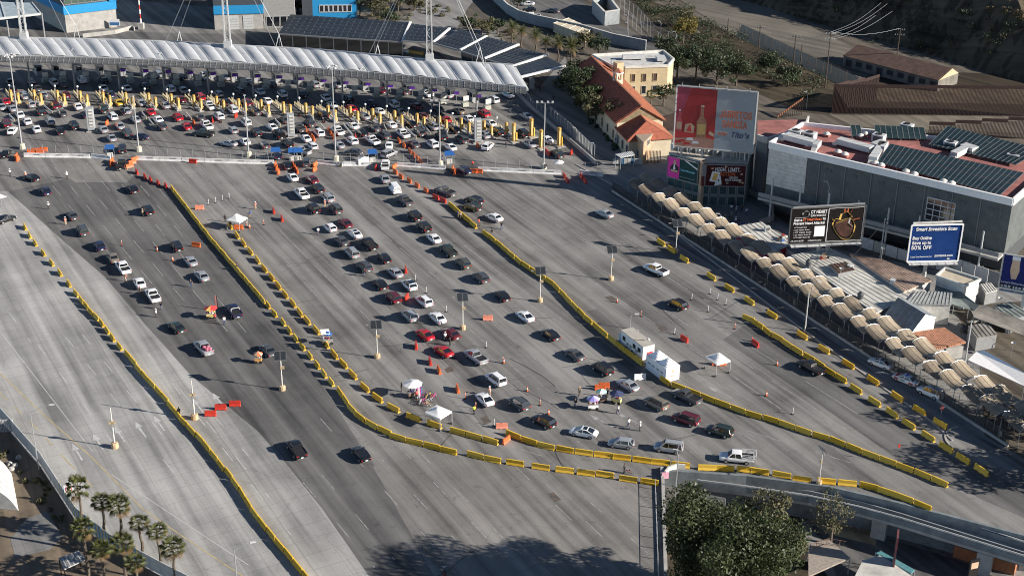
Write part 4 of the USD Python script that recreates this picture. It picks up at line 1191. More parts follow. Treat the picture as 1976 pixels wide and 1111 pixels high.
copy_of('plastic_w', make_plastic(WHITE), 'plastic_barrier', 'white plastic barrier beside the twin peaked tent', 'barrier', (w[0], w[1], .012), 10, 'orange and red plastic barriers', (1.1, 1, 1.1))


def make_whitewall(t):
    MB().loft([[(x, y, z) for y, z in ((-.3, 0), (.3, 0), (.3, .12), (.12, .4), (.1, 1.0), (-.1, 1.0), (-.12, .4), (-.3, .12))] for x in (-2.95, 2.95)]).build('barrier_body', mat('white_barrier', (.62, .62, .61), .7, .25, .8), t)
    MB().box((-2.97, 0, .5), (.03, .2, .5)).build('joint_plate', DGREY, t)
    MB().box((.6, -.135, .66), (1.6, .03, .2)).build('stencil', GREY, t)


seg = [([(46, 299), (95, 300), (142, 300.5), (190, 302), (213, 305)], 'left of the left gate'), ([(263, 305), (330, 307), (410, 310), (470, 312), (529, 313)], 'between the left and twin gates'), ([(612, 312), (650, 316), (715, 317)], 'between the twin and centre gates'),
       ([(766, 317), (811, 320), (860, 324)], 'between the centre and right gates'), ([(922, 326), (1010, 330), (1083, 333)], 'right of the right gate'), ([(1118, 332), (1164, 337)], 'in shade at the far right')]
fence_pts = []
for pts, where in seg:
    out, ln = along([at(*p, .5) for p in pts], 5.9)
    for i, (x, y, h) in enumerate(out):
        copy_of('whitewall', make_whitewall, 'white_barrier', f'dirty white concrete barrier {where}, {nth(i)} from the left', 'barrier', (x, y, .012), h, 'white concrete barriers below the gates', (ln / 5.95, 1, 1))
    t = thing('chain_link_fence', f'chain link fence on posts behind the white barriers {where}', 'fence', (0, 0, 0), 0, 'chain link fence lengths')
    P = [at(p[0], p[1], .5) + np.array([0, .7, 0]) for p in pts]; P = [np.array([p[0], p[1], 0]) for p in P]
    out2, l2 = along(P, 3.)
    for (x, y, h) in out2: MB().tube((x, y, 0), (x, y, 2.9), .05, .05, 6).build('fence_post', STEEL, t)
    m = MB()
    for a, b in zip(P[:-1], P[1:]):
        for z in (2.8, 1.6): m.beam(a + [0, 0, z], b + [0, 0, z], .035)
        n = int(np.linalg.norm(b - a) / .45)
        for k in range(n): q = a + (b - a) * k / n; m.beam(q, q + [0, 0, 2.8], .014)
    m.build('wire_mesh', STEEL, t)


# cones and delineator posts
def make_cone(t):
    MB().box((0, 0, .03), (.42, .42, .06)).build('base', BLACK, t)
    MB().lathe([(.17, .06), (.05, .85), (0, .86)], n=10).build('cone', ORANGE, t, 40)
    MB().lathe([(.128, .4), (.105, .58), (.09, .58), (.11, .4)], n=10).build('reflective_band', WHITE, t, 40)


def make_post(m):
    def mk(t):
        MB().lathe([(.22, 0), (.22, .06), (.06, .1)], n=10).build('base', BLACK, t)
        MB().lathe([(.055, .06), (.055, 1.1), (.03, 1.16), (0, 1.17)], n=8).build('post', m, t, 40)
        MB().lathe([(.062, .8), (.062, .98)], n=8).build('reflective_band', WHITE, t)
    return mk


CONES = [(971.6, 695, 'o'), (1017.5, 750, 'o'), (1042, 777, 'o'), (1058.5, 794, 'o'), (1238, 606, 'o'), (1302, 640, 'w'), (1418, 630, 'o'), (1452, 654, 'o'), (938, 666, 'w'), (972, 696, 'o'), (898, 764, 'o'), (954, 816, 'w'), (918, 783, 'o'), (801, 537, 'w'), (823, 561, 'w'), (861, 597, 'w'),
         (1335, 574, 'w'), (1371, 563, 'w'), (1385, 574, 'w'), (1400.6, 584, 'w'), (1367, 597, 'w'), (1191, 579, 'o'), (235, 470, 'o'), (303, 480, 'o'), (333, 499, 'o'), (402, 391, 'w'), (416, 387, 'w'), (429, 383, 'w'), (442, 379, 'w'), (1479, 759, 'o'), (1530, 794, 'w'), (509, 430, 'o'), (481.5, 436, 'o'), (475, 433, 'o'), (1500, 700, 'o')]
kindn = {}
for x, y, k in CONES:
    w = at(x, y, .5); zn = zone(x, y); key = (k, zn); kindn[key] = kindn.get(key, 0) + 1
cnt = {}
for x, y, k in sorted(CONES, key=lambda c: c[1]):
    w = at(x, y, .5); zn = zone(x, y); key = (k, zn); i = cnt.get(key, 0); cnt[key] = i + 1
    orr = f', {nth(i)} from the top' if kindn[key] > 1 else ''
    if k == 'o' and rc.random() < .45: copy_of('cone', make_cone, 'traffic_cone', f'orange traffic cone {zn}{orr}', 'cone', (w[0], w[1], .012), 20, 'cones and marker posts', (1.1, 1.1, 1.2))
    else: copy_of('dpost_' + k, make_post(ORANGE if k == 'o' else OFFW), 'marker_post', f"{'orange' if k == 'o' else 'pale'} marker post {zn}{orr}", 'marker post', (w[0], w[1], .012), 0, 'cones and marker posts', (1.1, 1.1, 1.15))
w = at(1815, 806)
t = thing('stop_sign', 'red octagonal stop sign by the outermost barrier row', 'sign', (w[0], w[1], 0), 20)
MB().tube((0, 0, 0), (0, 0, 2.0), .04).build('post', STEEL, t)
MB().tube((0, -.04, 2.0), (0, .0, 2.0), .42, .42, 8).build('sign_plate', REDP, t)
tm = meshkit.text_mesh('STOP', .22, .02, True); tm.apply_translation((-tm.bounds.mean(0)[0], -.11, 0)); v = np.array(tm.vertices); MB().add(np.c_[v[:, 0], -.06 - v[:, 2], 2.0 + v[:, 1]], tm.faces).build('lettering', INKW, t)
w = at(1727, 893)
t = thing('flag_marker', 'thin marker pole with a small red flag on the main barrier line', 'flag', (w[0], w[1], 0.9))
MB().tube((0, 0, 0), (.15, 0, 2.6), .03).build('pole', DGREY, t); MB().slab([(.15, 0, 2.6), (.5, .05, 2.55), (.45, .05, 2.0), (.12, 0, 2.05)], .03).build('flag', REDP, t)


# ================================================================ lamps
def make_solar(t):
    MB().lathe([(.55, 0), (.55, .75), (.45, .85), (0, .85)], n=10).build('base', mat('painted_base', (.45, .33, .20), .8, .35, 2), t)
    MB().tube((0, 0, .8), (0, 0, 6.4), .11, .09).build('pole', OFFW, t)
    MB().box((.2, 0, 4.3), (.7, .3, .5)).build('battery_box', mat('battery_tan', (.36, .28, .18), .7, .2), t)
    p = [np.array(q, float) for q in ((-1.0, -.75, 6.1), (1.0, -.75, 6.1), (1.0, .75, 7.1), (-1.0, .75, 7.1))]
    MB().slab(p, .08).build('panel_frame', SOLARG, t)
    for i in (0, 1):
        a, b = p[0] + (p[1] - p[0]) * (i * .5 + .03), p[0] + (p[1] - p[0]) * (i * .5 + .47)
        u = p[3] - p[0]; o = np.array([0, -.012, .02])
        MB().slab([a + u * .04 + o, b + u * .04 + o, b + u * .96 + o, a + u * .96 + o], .02).build('solar_panel', SOLAR, t)
    MB().beam((0, 0, 6.2), (-1.4, .3, 6.5), .07).build('arm', OFFW, t)
    MB().box((-1.5, .3, 6.5), (.6, .25, .12)).build('lamp_head', GREY, t)


def make_thinpole(t):
    MB().lathe([(.6, 0), (.6, .8), (.45, .95), (0, .95)], n=10).build('base', mat('painted_base', (.45, .33, .20), .8, .35, 2), t)
    MB().tube((0, 0, .9), (0, 0, 7.3), .12, .07).build('pole', OFFW, t)
    for s in (-.28, .28): MB().box((s, 0, 4.6), (.42, .35, .5)).build('signal_box', mat('battery_tan', (.36, .28, .18), .7, .2), t)
    MB().box((0, 0, 4.0), (.5, .2, .35)).build('control_box', GREY, t)


for x, y, w in [(545, 752, 'left of the first barrier line'), (728, 690, 'between the second line and the centre queue'), (893, 635, 'beside the right lane of the centre queue'), (1042, 582, 'on the main barrier line'), (1179, 540, 'on the open asphalt'), (1304, 487, 'in the shade by the outermost barriers')]:
    p = at(x, y); copy_of('solar', make_solar, 'solar_street_lamp', f'solar panel street lamp on a white pole {w}', 'street lamp', (p[0], p[1], 0.01), 8, 'solar street lamps')
for x, y, w in [(376, 808, 'right of the long yellow wall'), (222, 863, 'left of the long yellow wall')]:
    p = at(x, y); copy_of('thinpole', make_thinpole, 'signal_pole', f'thin white pole with camera boxes {w}', 'pole', (p[0], p[1], 0.01), 10, 'thin camera poles')
p = at(1580, 934); copy_of('solar', make_solar, 'solar_street_lamp', 'solar panel street lamp on the row along the ramp', 'street lamp', (p[0], p[1], .01), 100, 'solar street lamps', (.8, .8, .95))


def mast(x, y, topy, kind, label):
    p = at(x, y); h = zat(p, topy)
    t = thing('light_mast', label, 'light mast', (p[0], p[1], 0))
    MB().lathe([(.8, 0), (.75, 1.1), (.5, 1.3), (0, 1.3)], n=10).build('foundation', mat('mast_foot', (.45, .42, .33), .85, .25, 2), t)
    MB().tube((0, 0, 1.2), (0, 0, h), .2, .11, 10).build('mast_shaft', mat('mast_grey', (.33, .33, .33), .5, .1), t)
    if kind == 'ring':
        MB().lathe([(.9, h - .5), (1.0, h - .5), (1.0, h - .35), (.9, h - .35)], n=12).build('lamp_ring', STEEL, t)
        for k in range(8):
            a = k * math.pi / 4; MB().box((1.15 * math.cos(a), 1.15 * math.sin(a), h - .45), (.55, .45, .4), a).build('floodlight', LGREY, t)
    elif kind == 'two':
        for s in (-1, 1): MB().box((s * .9, 0, h - .3), (.7, .5, .35)).build('floodlight', LGREY, t)
        MB().beam((-1.2, 0, h - .1), (1.2, 0, h - .1), .1).build('cross_arm', STEEL, t)
    elif kind == 'tee':
        MB().beam((-1.9, 0, h), (1.9, 0, h), .14).build('cross_arm', STEEL, t)
        for s in (-1.8, -.7, .7, 1.8): MB().box((s, 0, h + .25), (.5, .4, .35)).build('floodlight', LGREY, t)
    else:
        MB().box((0, -.1, h), (.4, .6, .2)).build('floodlight', LGREY, t)


mast(43, 287, 104, 'ring', 'tall floodlight mast with a ring of lamps at the far left')
mast(268, 292, 186, 'one', 'plain grey light mast at the left gate')
mast(480, 302, 184, 'one', 'plain grey light mast left of the twin awning gate')
mast(648, 310, 126, 'ring', 'tallest floodlight mast right of the twin awning gate')
mast(849, 320, 196, 'tee', 'T shaped light mast right of the centre gate')
mast(1049, 325, 199, 'tee', 'T shaped light mast near the right fence')


def street(px, py, topy, dx, dy, label, z=0.):
    p = at(px, py, z); h = zat(p, topy) - z
    t = thing('street_lamp', label, 'street lamp', (p[0], p[1], z))
    MB().tube((0, 0, 0), (0, 0, h * .9), .1, .07).build('pole', STEEL, t)
    MB().path([(0, 0, h * .9), (dx * .6, dy * .6, h * .98), (dx, dy, h)], .05).build('arm', STEEL, t)
    MB().box((dx * 1.1, dy * 1.1, h), (.8, .3, .14), math.atan2(dy, dx)).build('lamp_head', LGREY, t)


street(75, 906, 784, 2.9, .6, 'curved street lamp over the fence at the left edge')
street(458, 1130, 1052, 2.2, .8, 'curved street lamp at the bottom edge by the palms')
street(1302, 975, 868, -.4, .1, 'thin lamp pole in front of the retaining wall', -3.)
street(1562, 600, 544, 1.2, .2, 'lamp pole behind the beige shade canopies'); street(1590, 455, 350, -.8, 0, 'lamp pole beside the glass billboard building')
street(1390, 470, 413, -.9, .1, 'short lamp pole by the pedestrian queue')
for i, (x, y, ty) in enumerate([(1274, 78, 42), (1303, 98, 62), (1342, 122, 88), (1379, 145, 112), (1345, 107, 87), (1210, 60, 30), (1556, 210, 178), (1112, 272, 247), (1147, 305, 277), (1212, 70, 45)]):
    street(x, y, ty, -.6, .2, f'small street lamp along the upper fences, {nth(i)} listed from the customs house side' if False else ('small street lamp ' + ('on the upper fence corner', 'on the fence above the yellow tree', 'right of the yellow tree', 'above the dense green trees', 'left of the dense green trees', 'inside the staff yard', 'by the leaning rust fence', 'on the shaded walkway upper end', 'on the shaded walkway lower end', 'by the roofless block')[i]))


# ================================================================ buildings
def wallbox(t, pts, z0, z1, m, name='wall'):
    return MB().prism(Polygon([(p[0], p[1]) for p in pts]), z0, z1).build(name, m, t)


def wframe(t, a, b, z0, z1, nrm, m=GLASS, fm=LGREY, cols=1, name='window', rows=1):
    """a window on the wall line a..b with a frame standing proud along nrm"""
    a, b, n = np.array(a[:2], float), np.array(b[:2], float), np.array(nrm[:2], float); n /= np.linalg.norm(n)
    P = lambda q, z, o: np.array([*(q + n * o), z])
    w = MB().add([P(a, z0, .04), P(b, z0, .04), P(b, z1, .04), P(a, z1, .04)], [[0, 1, 2, 3]]).build(name, m, t)
    f = MB()
    for z in np.linspace(z0, z1, rows + 1): f.beam(P(a, z, .07), P(b, z, .07), .12)
    for k in range(cols + 1): q = a + (b - a) * k / cols; f.beam(P(q, z0, .07), P(q, z1, .07), .12)
    f.build('frame', fm, w)


def lerp(a, b, t): return np.array(a) * (1 - t) + np.array(b) * t


# --- blue buildings behind the canopy
A, B = at(129, 64), at(228, 52); dr = (B - A) / np.linalg.norm(B - A); bk = np.array([-dr[1], dr[0], 0])
t = thing('blue_building', 'bright blue and concrete office building with a big glazed front, top left', 'building')
C_, D_ = B + bk * 30, A + bk * 30 - dr * 6
wallbox(t, [A, B, C_, D_], 0, 5.6, CWALL, 'base_wall')
o = .25
wallbox(t, [A - dr * o - bk * o, B + dr * o - bk * o, C_ + dr * o, D_], 5.6, 8.2, BLUE, 'blue_band')
wallbox(t, [A, B, C_, D_], 8.2, 30, mat('dark_cladding', (.05, .06, .075), .6, .2), 'upper_wall')
wallbox(t, [B - dr * 2.0 - bk * .5, B + dr * .4 - bk * .5, B + dr * .4 + bk * 1.5, B - dr * 2.0 + bk * 1.5], 8.2, 30, BLUE, 'blue_pier')
for r in range(4):
    for k in range(6):
        a = A + dr * (.4 + k * 2.0); wframe(t, a, a + dr * 1.9, 8.6 + r * 2.6, 10.9 + r * 2.6, -bk, mat('green_glass', (.06, .09, .075), .15, .3, .2, 0, .5), STEEL)
MB().beam(A - bk * .7 + [0, 0, 10.9], B - dr * 2 - bk * .7 + [0, 0, 10.9], .9, .25).build('ledge', LGREY, t)
A2, B2 = at(424, 40), at(528, 58); A2[2] = B2[2] = 0; d2_ = (B2 - A2) / np.linalg.norm(B2 - A2); k2 = np.array([-d2_[1], d2_[0], 0])
A2 = at(415, 58); B2 = A2 + np.array([14.5, 2., 0]); d2_ = (B2 - A2) / np.linalg.norm(B2 - A2); k2 = np.array([-d2_[1], d2_[0], 0])
t = thing('garage_building', 'blue topped building with two grey garage doors, right of the second mast', 'building')
wallbox(t, [A2, B2, B2 + k2 * 25, A2 + k2 * 25], 0, 4.8, CWALL, 'base_wall')
wallbox(t, [A2 - k2 * .3, B2 + d2_ * .3 - k2 * .3, B2 + d2_ * .3 + k2 * 25, A2 + k2 * 25], 4.8, 7.4, BLUE, 'blue_band')
wallbox(t, [A2, B2, B2 + k2 * 25, A2 + k2 * 25], 7.4, 20, mat('dark_cladding', (.05, .06, .075)), 'upper_wall')
for k in (4.2, 8.6):
    a = A2 + d2_ * k; d = MB().box((*(a + d2_ * 1.5 - k2 * .04)[:2], 2.1), (3., .14, 4.2), math.atan2(d2_[1], d2_[0])).build('garage_door', LGREY, t)
    for z in (.8, 1.6, 2.4, 3.2): MB().box((*(a + d2_ * 1.5 - k2 * .13)[:2], z), (2.9, .05, .06), math.atan2(d2_[1], d2_[0])).build('panel_joint', GREY, d)
A3 = B2 + d2_ * .2 + k2 * .5; B3 = A3 + d2_ * 9.5
t = thing('grey_wing', 'grey rendered building wing with tall dark glazing, between the blue fronts', 'building')
wallbox(t, [A3, B3, B3 + k2 * 18, A3 + k2 * 18], 0, 12, mat('grey_render', (.27, .27, .26), .8, .15), 'wall')
for k in range(4): wframe(t, A3 + d2_ * (.8 + 2.1 * k), A3 + d2_ * (2.6 + 2.1 * k), .4, 3.6, -k2)
A4 = at(604, 36); B4 = A4 + np.array([13.5, 1., 0]); d4 = (B4 - A4) / np.linalg.norm(B4 - A4); k4 = np.array([-d4[1], d4[0], 0])
t = thing('blue_annex', 'small bright blue building with one row of windows above the solar roof', 'building')
wallbox(t, [A4, B4, B4 + k4 * 16, A4 + k4 * 16], 0, 16, BLUE, 'wall')
for k in range(7): wframe(t, A4 + d4 * (2.2 + 1.45 * k), A4 + d4 * (3.4 + 1.45 * k), 2.0, 4.2, -k4, GLASS, WHITE)
wallbox(t, [A4 - d4 * 3.2 - k4 * .2, A4 - k4 * .2, A4 + k4 * 10, A4 - d4 * 3.2 + k4 * 10], 0, 17, mat('dark_cladding', (.05, .06, .075)), 'stair_tower')

t = thing('garden_sign', 'white and blue notice sign in front of the blue building', 'sign', at(222, 56))
MB().box((0, 0, 2.0), (3.0, .2, 2.0)).build('sign_board', WHITE, t); MB().box((0, -.12, 1.6), (2.9, .04, .9)).build('blue_band', mat('sign_blue', (.05, .16, .36), .5), t)
for s in (-1.2, 1.2): MB().tube((s, 0, 0), (s, 0, 1.2), .08).build('leg', STEEL, t)
t = thing('antenna_mast', 'red and white banded antenna mast on a block behind the canopy', 'mast', at(273, 56))
MB().box((0, 0, .9), (1.6, 1.6, 1.8)).build('plinth', CWALL, t)
for k in range(14): MB().tube((0, 0, 1.8 + k * 1.4), (0, 0, 3.2 + k * 1.4), .22 - k * .006).build('band', REDP if k % 2 else WHITE, t)
for (q, lab) in (([(160, 73), (222, 66), (256, 57), (260, 60)], 'low curved concrete wall below the blue building'), ([(520, 24), (536, 26), (548, 38), (556, 44)], 'curved grey wall beside the garage doors')):
    t = thing('retaining_wall', lab, 'wall'); m = MB(); P = G(*q)
    for a, b in zip(P[:-1], P[1:]): m.beam(a + [0, 0, .6], b + [0, 0, .6], .3, 1.2)
    m.build('wall_run', CWALL, t)


# --- solar roofs
def solar_roof(name, lab, cat, px, zs, nu, nv, wall=True):
    t = thing(name, lab, cat)
    c = [at(*p, z) for p, z in zip(px, zs)]            # back left, back right, front right, front left
    MB().slab([q - [0, 0, .12] for q in c], .3).build('roof_deck', LGREY, t)
    for i in range(nu):
        for j in range(nv):
            f = lambda u, v: lerp(lerp(c[0], c[1], u), lerp(c[3], c[2], u), v) + [0, 0, .03]
            g = .06
            u0, u1, v0, v1 = (i + g) / nu, (i + 1 - g) / nu, (j + g) / nv, (j + 1 - g) / nv
            MB().slab([f(u0, v0), f(u1, v0), f(u1, v1), f(u0, v1)], .06).build('solar_panel', SOLAR, t)
    MB().beam(c[1], c[2], .6, .45).build('edge_beam', WHITE, t); MB().beam(c[3], c[2], .35, .4, -.2).build('front_beam', GREY, t)
    if wall:
        a, b = c[3] * [1, 1, 0], c[2] * [1, 1, 0]; y = np.array([0, 1.2, 0]); n = max(2, int(np.linalg.norm(b - a) / 4))
        MB().slab([a + y + [0, 0, c[3][2] - .6], b + y + [0, 0, c[2][2] - .6], b + y * 2 + [0, 0, c[2][2] - .6], a + y * 2 + [0, 0, c[3][2] - .6]], c[3][2] - .7).build('glass_wall', GLASS, t)
        for k in range(n + 1): q = lerp(a, b, k / n) + y * .9; MB().tube(q, q + [0, 0, c[3][2] - .3], .14, .14, 6).build('column', STEEL, t)
    return t


solar_roof('solar_building', 'long low building under a dark solar panel roof behind the canopy', 'building', [(560, 28), (792, 43), (776, 81), (537, 65)], [6.4, 6.4, 4.6, 4.6], 20, 6)
for i, (q, l) in enumerate([([(790, 45), (868, 55), (836, 82), (778, 79)], 'first folded solar roof, beside the third mast'), ([(887, 57), (939, 70), (888, 97), (836, 83)], 'second folded solar roof right of the third mast'), ([(940, 71), (1001, 86), (935, 113), (890, 98)], 'third folded solar roof right of the third mast'),
                          ([(998, 92), (1058, 105), (989, 128), (938, 114)], 'fourth folded solar roof near the palms'), ([(1057, 110), (1091, 128), (1004, 149), (992, 128)], 'last folded solar roof at the canopy end')]):
    solar_roof('solar_canopy', l, 'solar roof', q, [6.2, 6.2, 5.2, 5.2], 7, 5, i > 1)
t = thing('concrete_pylon', 'pale concrete pier under the last folded solar roof', 'pier', at(1026, 171)); MB().box((0, 0, 2.4), (1.4, 1.4, 4.8)).build('shaft', LGREY, t); MB().box((0, 0, .1), (2, 2, .2)).build('foot', CWALL, t)
t = thing('waste_skip', 'pale pink round topped container by the solar building', 'container', at(661, 90), 12)
MB().box((0, 0, 1.0), (2.4, 2.0, 2.)).build('body', mat('pale_pink', (.5, .32, .34), .7, .2), t); MB().tube((-1.2, 0, 2.), (1.2, 0, 2.), .95, .95, 12).build('round_lid', OFFW, t); MB().box((0, -1.05, .9), (1.8, .1, 1.2)).build('door', WHITE, t)
for i, x in enumerate((678, 721, 729, 746)):
    t = thing('yellow_bollard', f'tall yellow bollard before the solar building, {nth(i)} from the left', 'bollard', at(x, 98 if i else 93)); MB().lathe([(.2, 0), (.2, 2.6), (0, 2.8)], n=8).build('post', YELPOST, t); MB().lathe([(.5, 0), (.5, .2), (0, .2)], n=8).build('foot', CWALL, t)
t = thing('barrier_boom', 'fat yellow and white boom lying behind the canopy near the third mast', 'boom'); a, b = at(779, 98, 1), at(817, 104, 1)
MB().tube(a, lerp(a, b, .3), .5, .5).build('white_end', WHITE, t); MB().tube(lerp(a, b, .3), b, .55, .55).build('yellow_tube', YELPOST, t)
for q in (.15, .85): p = lerp(a, b, q); MB().tube((p[0], p[1], 0), p, .15).build('leg', GREY, t)

# --- staff yard: walls, roofless block, guard trailer
t = thing('boundary_wall', 'long grey wall round the staff parking yard', 'wall'); m = MB()
P = G((940, -10), (980, 28), (1001, 40), (1033, 49), (1120, 67), (1183, 86), (1246, 99))
for a, b in zip(P[:-1], P[1:]): m.beam(a + [0, 0, 1.6], b + [0, 0, 1.6], .3, 3.2)
m.build('wall_run', mat('grey_block_wall', (.25, .27, .28), .85, .15, .8), t)
m = MB()
for a, b in zip(P[:-1], P[1:]): m.beam(a + [0, 0, 3.24], b + [0, 0, 3.24], .5, .12)
m.build('coping', OFFW, t)
t = thing('guard_trailer', 'long cream flat roofed guard cabin in the staff yard', 'cabin'); c = G((1068, 46), (1098, 36), (1142, 56), (1128, 68), z=2.6)
wallbox(t, c, 0, 2.6, STUCCO2); MB().slab([q + [0, 0, .12] for q in c], .1).build('roof', mat('cream_roof', (.55, .48, .36), .8, .2), t)
for k in range(5): MB().beam(lerp(c[0], c[3], k / 4) + [0, 0, .2], lerp(c[1], c[2], k / 4) + [0, 0, .2], .1).build('roof_seam', OFFW, t)
wframe(t, lerp(c[3], c[2], .2), lerp(c[3], c[2], .8), 1., 2., (c[3] - c[0]))
t = thing('roofless_block', 'square grey roofless enclosure in the staff yard', 'enclosure'); c = G((1143, 26), (1166, 50), (1194, 46), (1170, 14), z=0)
m = [lerp(c[i], c[(i + 1) % 4], 0) for i in range(4)]
for i in range(4): MB().beam(c[i] + [0, 0, 2.2], c[(i + 1) % 4] + [0, 0, 2.2], .35, 4.4).build('wall', mat('grey_block_wall', (.25, .27, .28)), t); MB().beam(c[i] + [0, 0, 4.46], c[(i + 1) % 4] + [0, 0, 4.46], .6, .12).build('coping', OFFW, t)


def fence(label, px, h, step, mesh=.5, m=STEEL, z=0., group=None, wire=.016):
    t = thing('metal_fence', label, 'fence', group=group); P = G(*px, z=z)
    out, _ = along(P, step)
    for x, y, hd in out: MB().tube((x, y, z), (x, y, z + h), .06, .06, 6).build('fence_post', m, t)
    q = MB()
    for a, b in zip(P[:-1], P[1:]):
        q.beam(a + [0, 0, h], b + [0, 0, h], .05); q.beam(a + [0, 0, .2], b + [0, 0, .2], .05)
        n = max(1, int(np.linalg.norm(b - a) / mesh))
        for k in range(n): p = a + (b - a) * k / n; q.beam(p, p + [0, 0, h], wire)
    q.build('mesh_bars', m, t)


fence('tall mesh fence curving down from the staff yard to the trees', [(1110, -10), (1190, 12), (1228, 40), (1262, 78), (1312, 100)], 4.5, 4, .45)
fence('inner mesh fence beside the roofless block', [(1200, 36), (1230, 62), (1275, 92)], 4, 4, .45)
fence('pale metal fence along the right edge of the gate lanes', [(1060, 228), (1094, 256), (1144, 305)], 3.2, 2.2, .4, LGREY, wire=.05)
fence('low fence on top of the shaded wall under the canopy end', [(1010, 180), (1028, 212), (1060, 228)], 2.2, 2.5, .5, LGREY)
t = thing('ramp_wall', 'low concrete wall between the gate lanes and the walkway', 'wall'); m = MB(); P = G((985, 170), (1022, 207), (1095, 270), (1150, 318))
for a, b in zip(P[:-1], P[1:]): m.beam(a + [0, 0, .5], b + [0, 0, .5], .35, 1.)
m.build('wall_run', CWALL, t)
fence('chain link fence along the sandy bank', [(1420, 62), (1500, 98), (1560, 124), (1640, 160)], 3, 3.4, .5, mat('rusty_wire', (.10, .07, .05), .8, .2), 2.0)


# --- old custom house with tiled roofs
def tile_ribs(t, a, b, c, d, n, m):
    """a tiled slope a b (ridge) c d (eave), with raised tile courses as parts"""
    sl = MB().slab([a, b, c, d], .25).build('roof', m, t)
    up = np.cross(b - a, d - a); up /= np.linalg.norm(up); up *= np.sign(up[2])
    for i in range(n):
        u = (i + .5) / n; MB().beam(lerp(a, b, u) + up * .05, lerp(d, c, u) + up * .05, .28, .16).build('tile_row', m, sl)


t = thing('custom_house', 'old yellow stucco custom house with long red tiled gable roofs', 'building')
r0, r1 = at(1141, 109, 10.), at(1238, 205, 10.)
rd = (r1 - r0) / np.linalg.norm(r1 - r0); sd = np.array([-rd[1], rd[0], 0]); sd = sd if sd[0] > 0 else -sd
e = 6.0
hw = 6.4
L0, L1, RR0, RR1 = r0 - sd * hw + [0, 0, e - 10], r1 - sd * hw + [0, 0, e - 10], r0 + sd * hw + [0, 0, e - 10], r1 + sd * hw + [0, 0, e - 10]
f2 = lambda p: np.array([p[0], p[1], 0])
inn = .5
W0 = [f2(L0) + sd * inn + rd * .4, f2(L1) + sd * inn - rd * .4, f2(RR1) - sd * inn - rd * .4, f2(RR0) - sd * inn + rd * .4]
wallbox(t, W0, 0, e, STUCCO2)
for q, k in ((r0 + rd * .4, 0), (r1 - rd * .4, 1)):
    a, b = (W0[0], W0[3]) if k == 0 else (W0[1], W0[2])
    MB().slab([a + [0, 0, e], b + [0, 0, e], f2(q) + [0, 0, 9.6]], .01).add(np.array([a + [0, 0, e], b + [0, 0, e], f2(q) + [0, 0, 9.6]]), [[0, 1, 2]]).build('gable', STUCCO, t)
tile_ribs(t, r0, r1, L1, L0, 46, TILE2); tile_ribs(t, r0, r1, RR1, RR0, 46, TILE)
MB().beam(r0 + [0, 0, .1], r1 + [0, 0, .1], .4, .3).build('ridge_tiles', TILE, t)
for i in range(9):
    a = lerp(W0[0], W0[1], (i + .3) / 9); wframe(t, a, a + rd * 1.2, 1.2, 3.4, -sd, GLASS, STUCCO2)
# flat roofed rear wing
w0 = f2(RR0) - sd * 5 + rd * 1.0; wing = [w0, w0 + rd * 7, w0 + rd * 9 + sd * 27, w0 - rd * 1.5 + sd * 27]
wing = [f2(p) for p in G((1143, 108), (1180, 128), (1206, 131), (1289, 128), (1300, 116), (1280, 100), z=8.2)]
wallbox(t, wing, 0, 8.0, STUCCO)
MB().sheet(Polygon([(p[0], p[1]) for p in wing]), 8.02).build('flat_roof', mat('gravel_roof', (.42, .42, .41), .9, .3, .5), t)
for i in range(len(wing)):
    a, b = wing[i], wing[(i + 1) % len(wing)]; MB().beam(a + [0, 0, 8.35], b + [0, 0, 8.35], .4, .7).build('parapet', OFFW, t)
a, b = wing[2], wing[3]; wd = (b - a) / np.linalg.norm(b - a); wn = np.array([wd[1], -wd[0], 0])
for k in range(3):
    q = a + wd * (1.8 + k * 3.0); wframe(t, q, q + wd * 1.1, 4.2, 6.4, wn, mat('shutter_brown', (.06, .035, .03), .6), STUCCO)
    wframe(t, q, q + wd * 1.2, .8, 3.0, wn)
for (x, y, s, h) in ((1222, 113, (6, 1.6), 1.), (1275, 115, (2.4, 3), .8), (1184, 121, (1.2, 1.2), .6)):
    p = at(x, y, 8.4); MB().box((p[0], p[1], 8.4 + h / 2), (*s, h), .1).build('roof_unit', LGREY, t)
p = at(1193, 133, 9.); MB().box((p[0], p[1], 9.2), (2., 2., 3.2), LANE).build('stair_tower', STUCCO, t)
# hipped front block
h0 = f2(r1) - rd * 1.5; hb = [h0 - sd * 6.2, h0 + rd * 10.5 - sd * 6.2, h0 + rd * 10.5 + sd * 5.4, h0 + sd * 5.4]
wallbox(t, [lerp(p, sum(hb) / 4, .08) for p in hb], 0, 4.6, STUCCO2)
E_ = [p + [0, 0, 4.6] for p in hb]; g0, g1 = h0 + [0, 0, 7.6], h0 + rd * 6.0 + [0, 0, 7.6]
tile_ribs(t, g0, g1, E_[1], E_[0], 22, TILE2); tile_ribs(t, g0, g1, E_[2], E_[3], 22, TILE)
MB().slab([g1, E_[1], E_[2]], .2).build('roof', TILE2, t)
for i in range(3): a = lerp(hb[0], hb[1], (i + .4) / 3) + sd * .4; wframe(t, a, a + rd * 1.3, 1., 3.2, -sd)
c0 = at(1192, 156, 9.8)
cu = thing('cupola', 'small white belfry with a red pyramid cap on the tiled ridge', 'cupola', c0, math.degrees(LANE))
for x in (-.7, .7):
    for y in (-.7, .7): MB().box((x, y, .9), (.4, .4, 2.6)).build('pier', STUCCO2, cu)
MB().box((0, 0, -.2), (1.9, 1.9, 1.2)).build('base', STUCCO2, cu); MB().box((0, 0, 2.2), (2.1, 2.1, .3)).build('cornice', WHITE, cu)
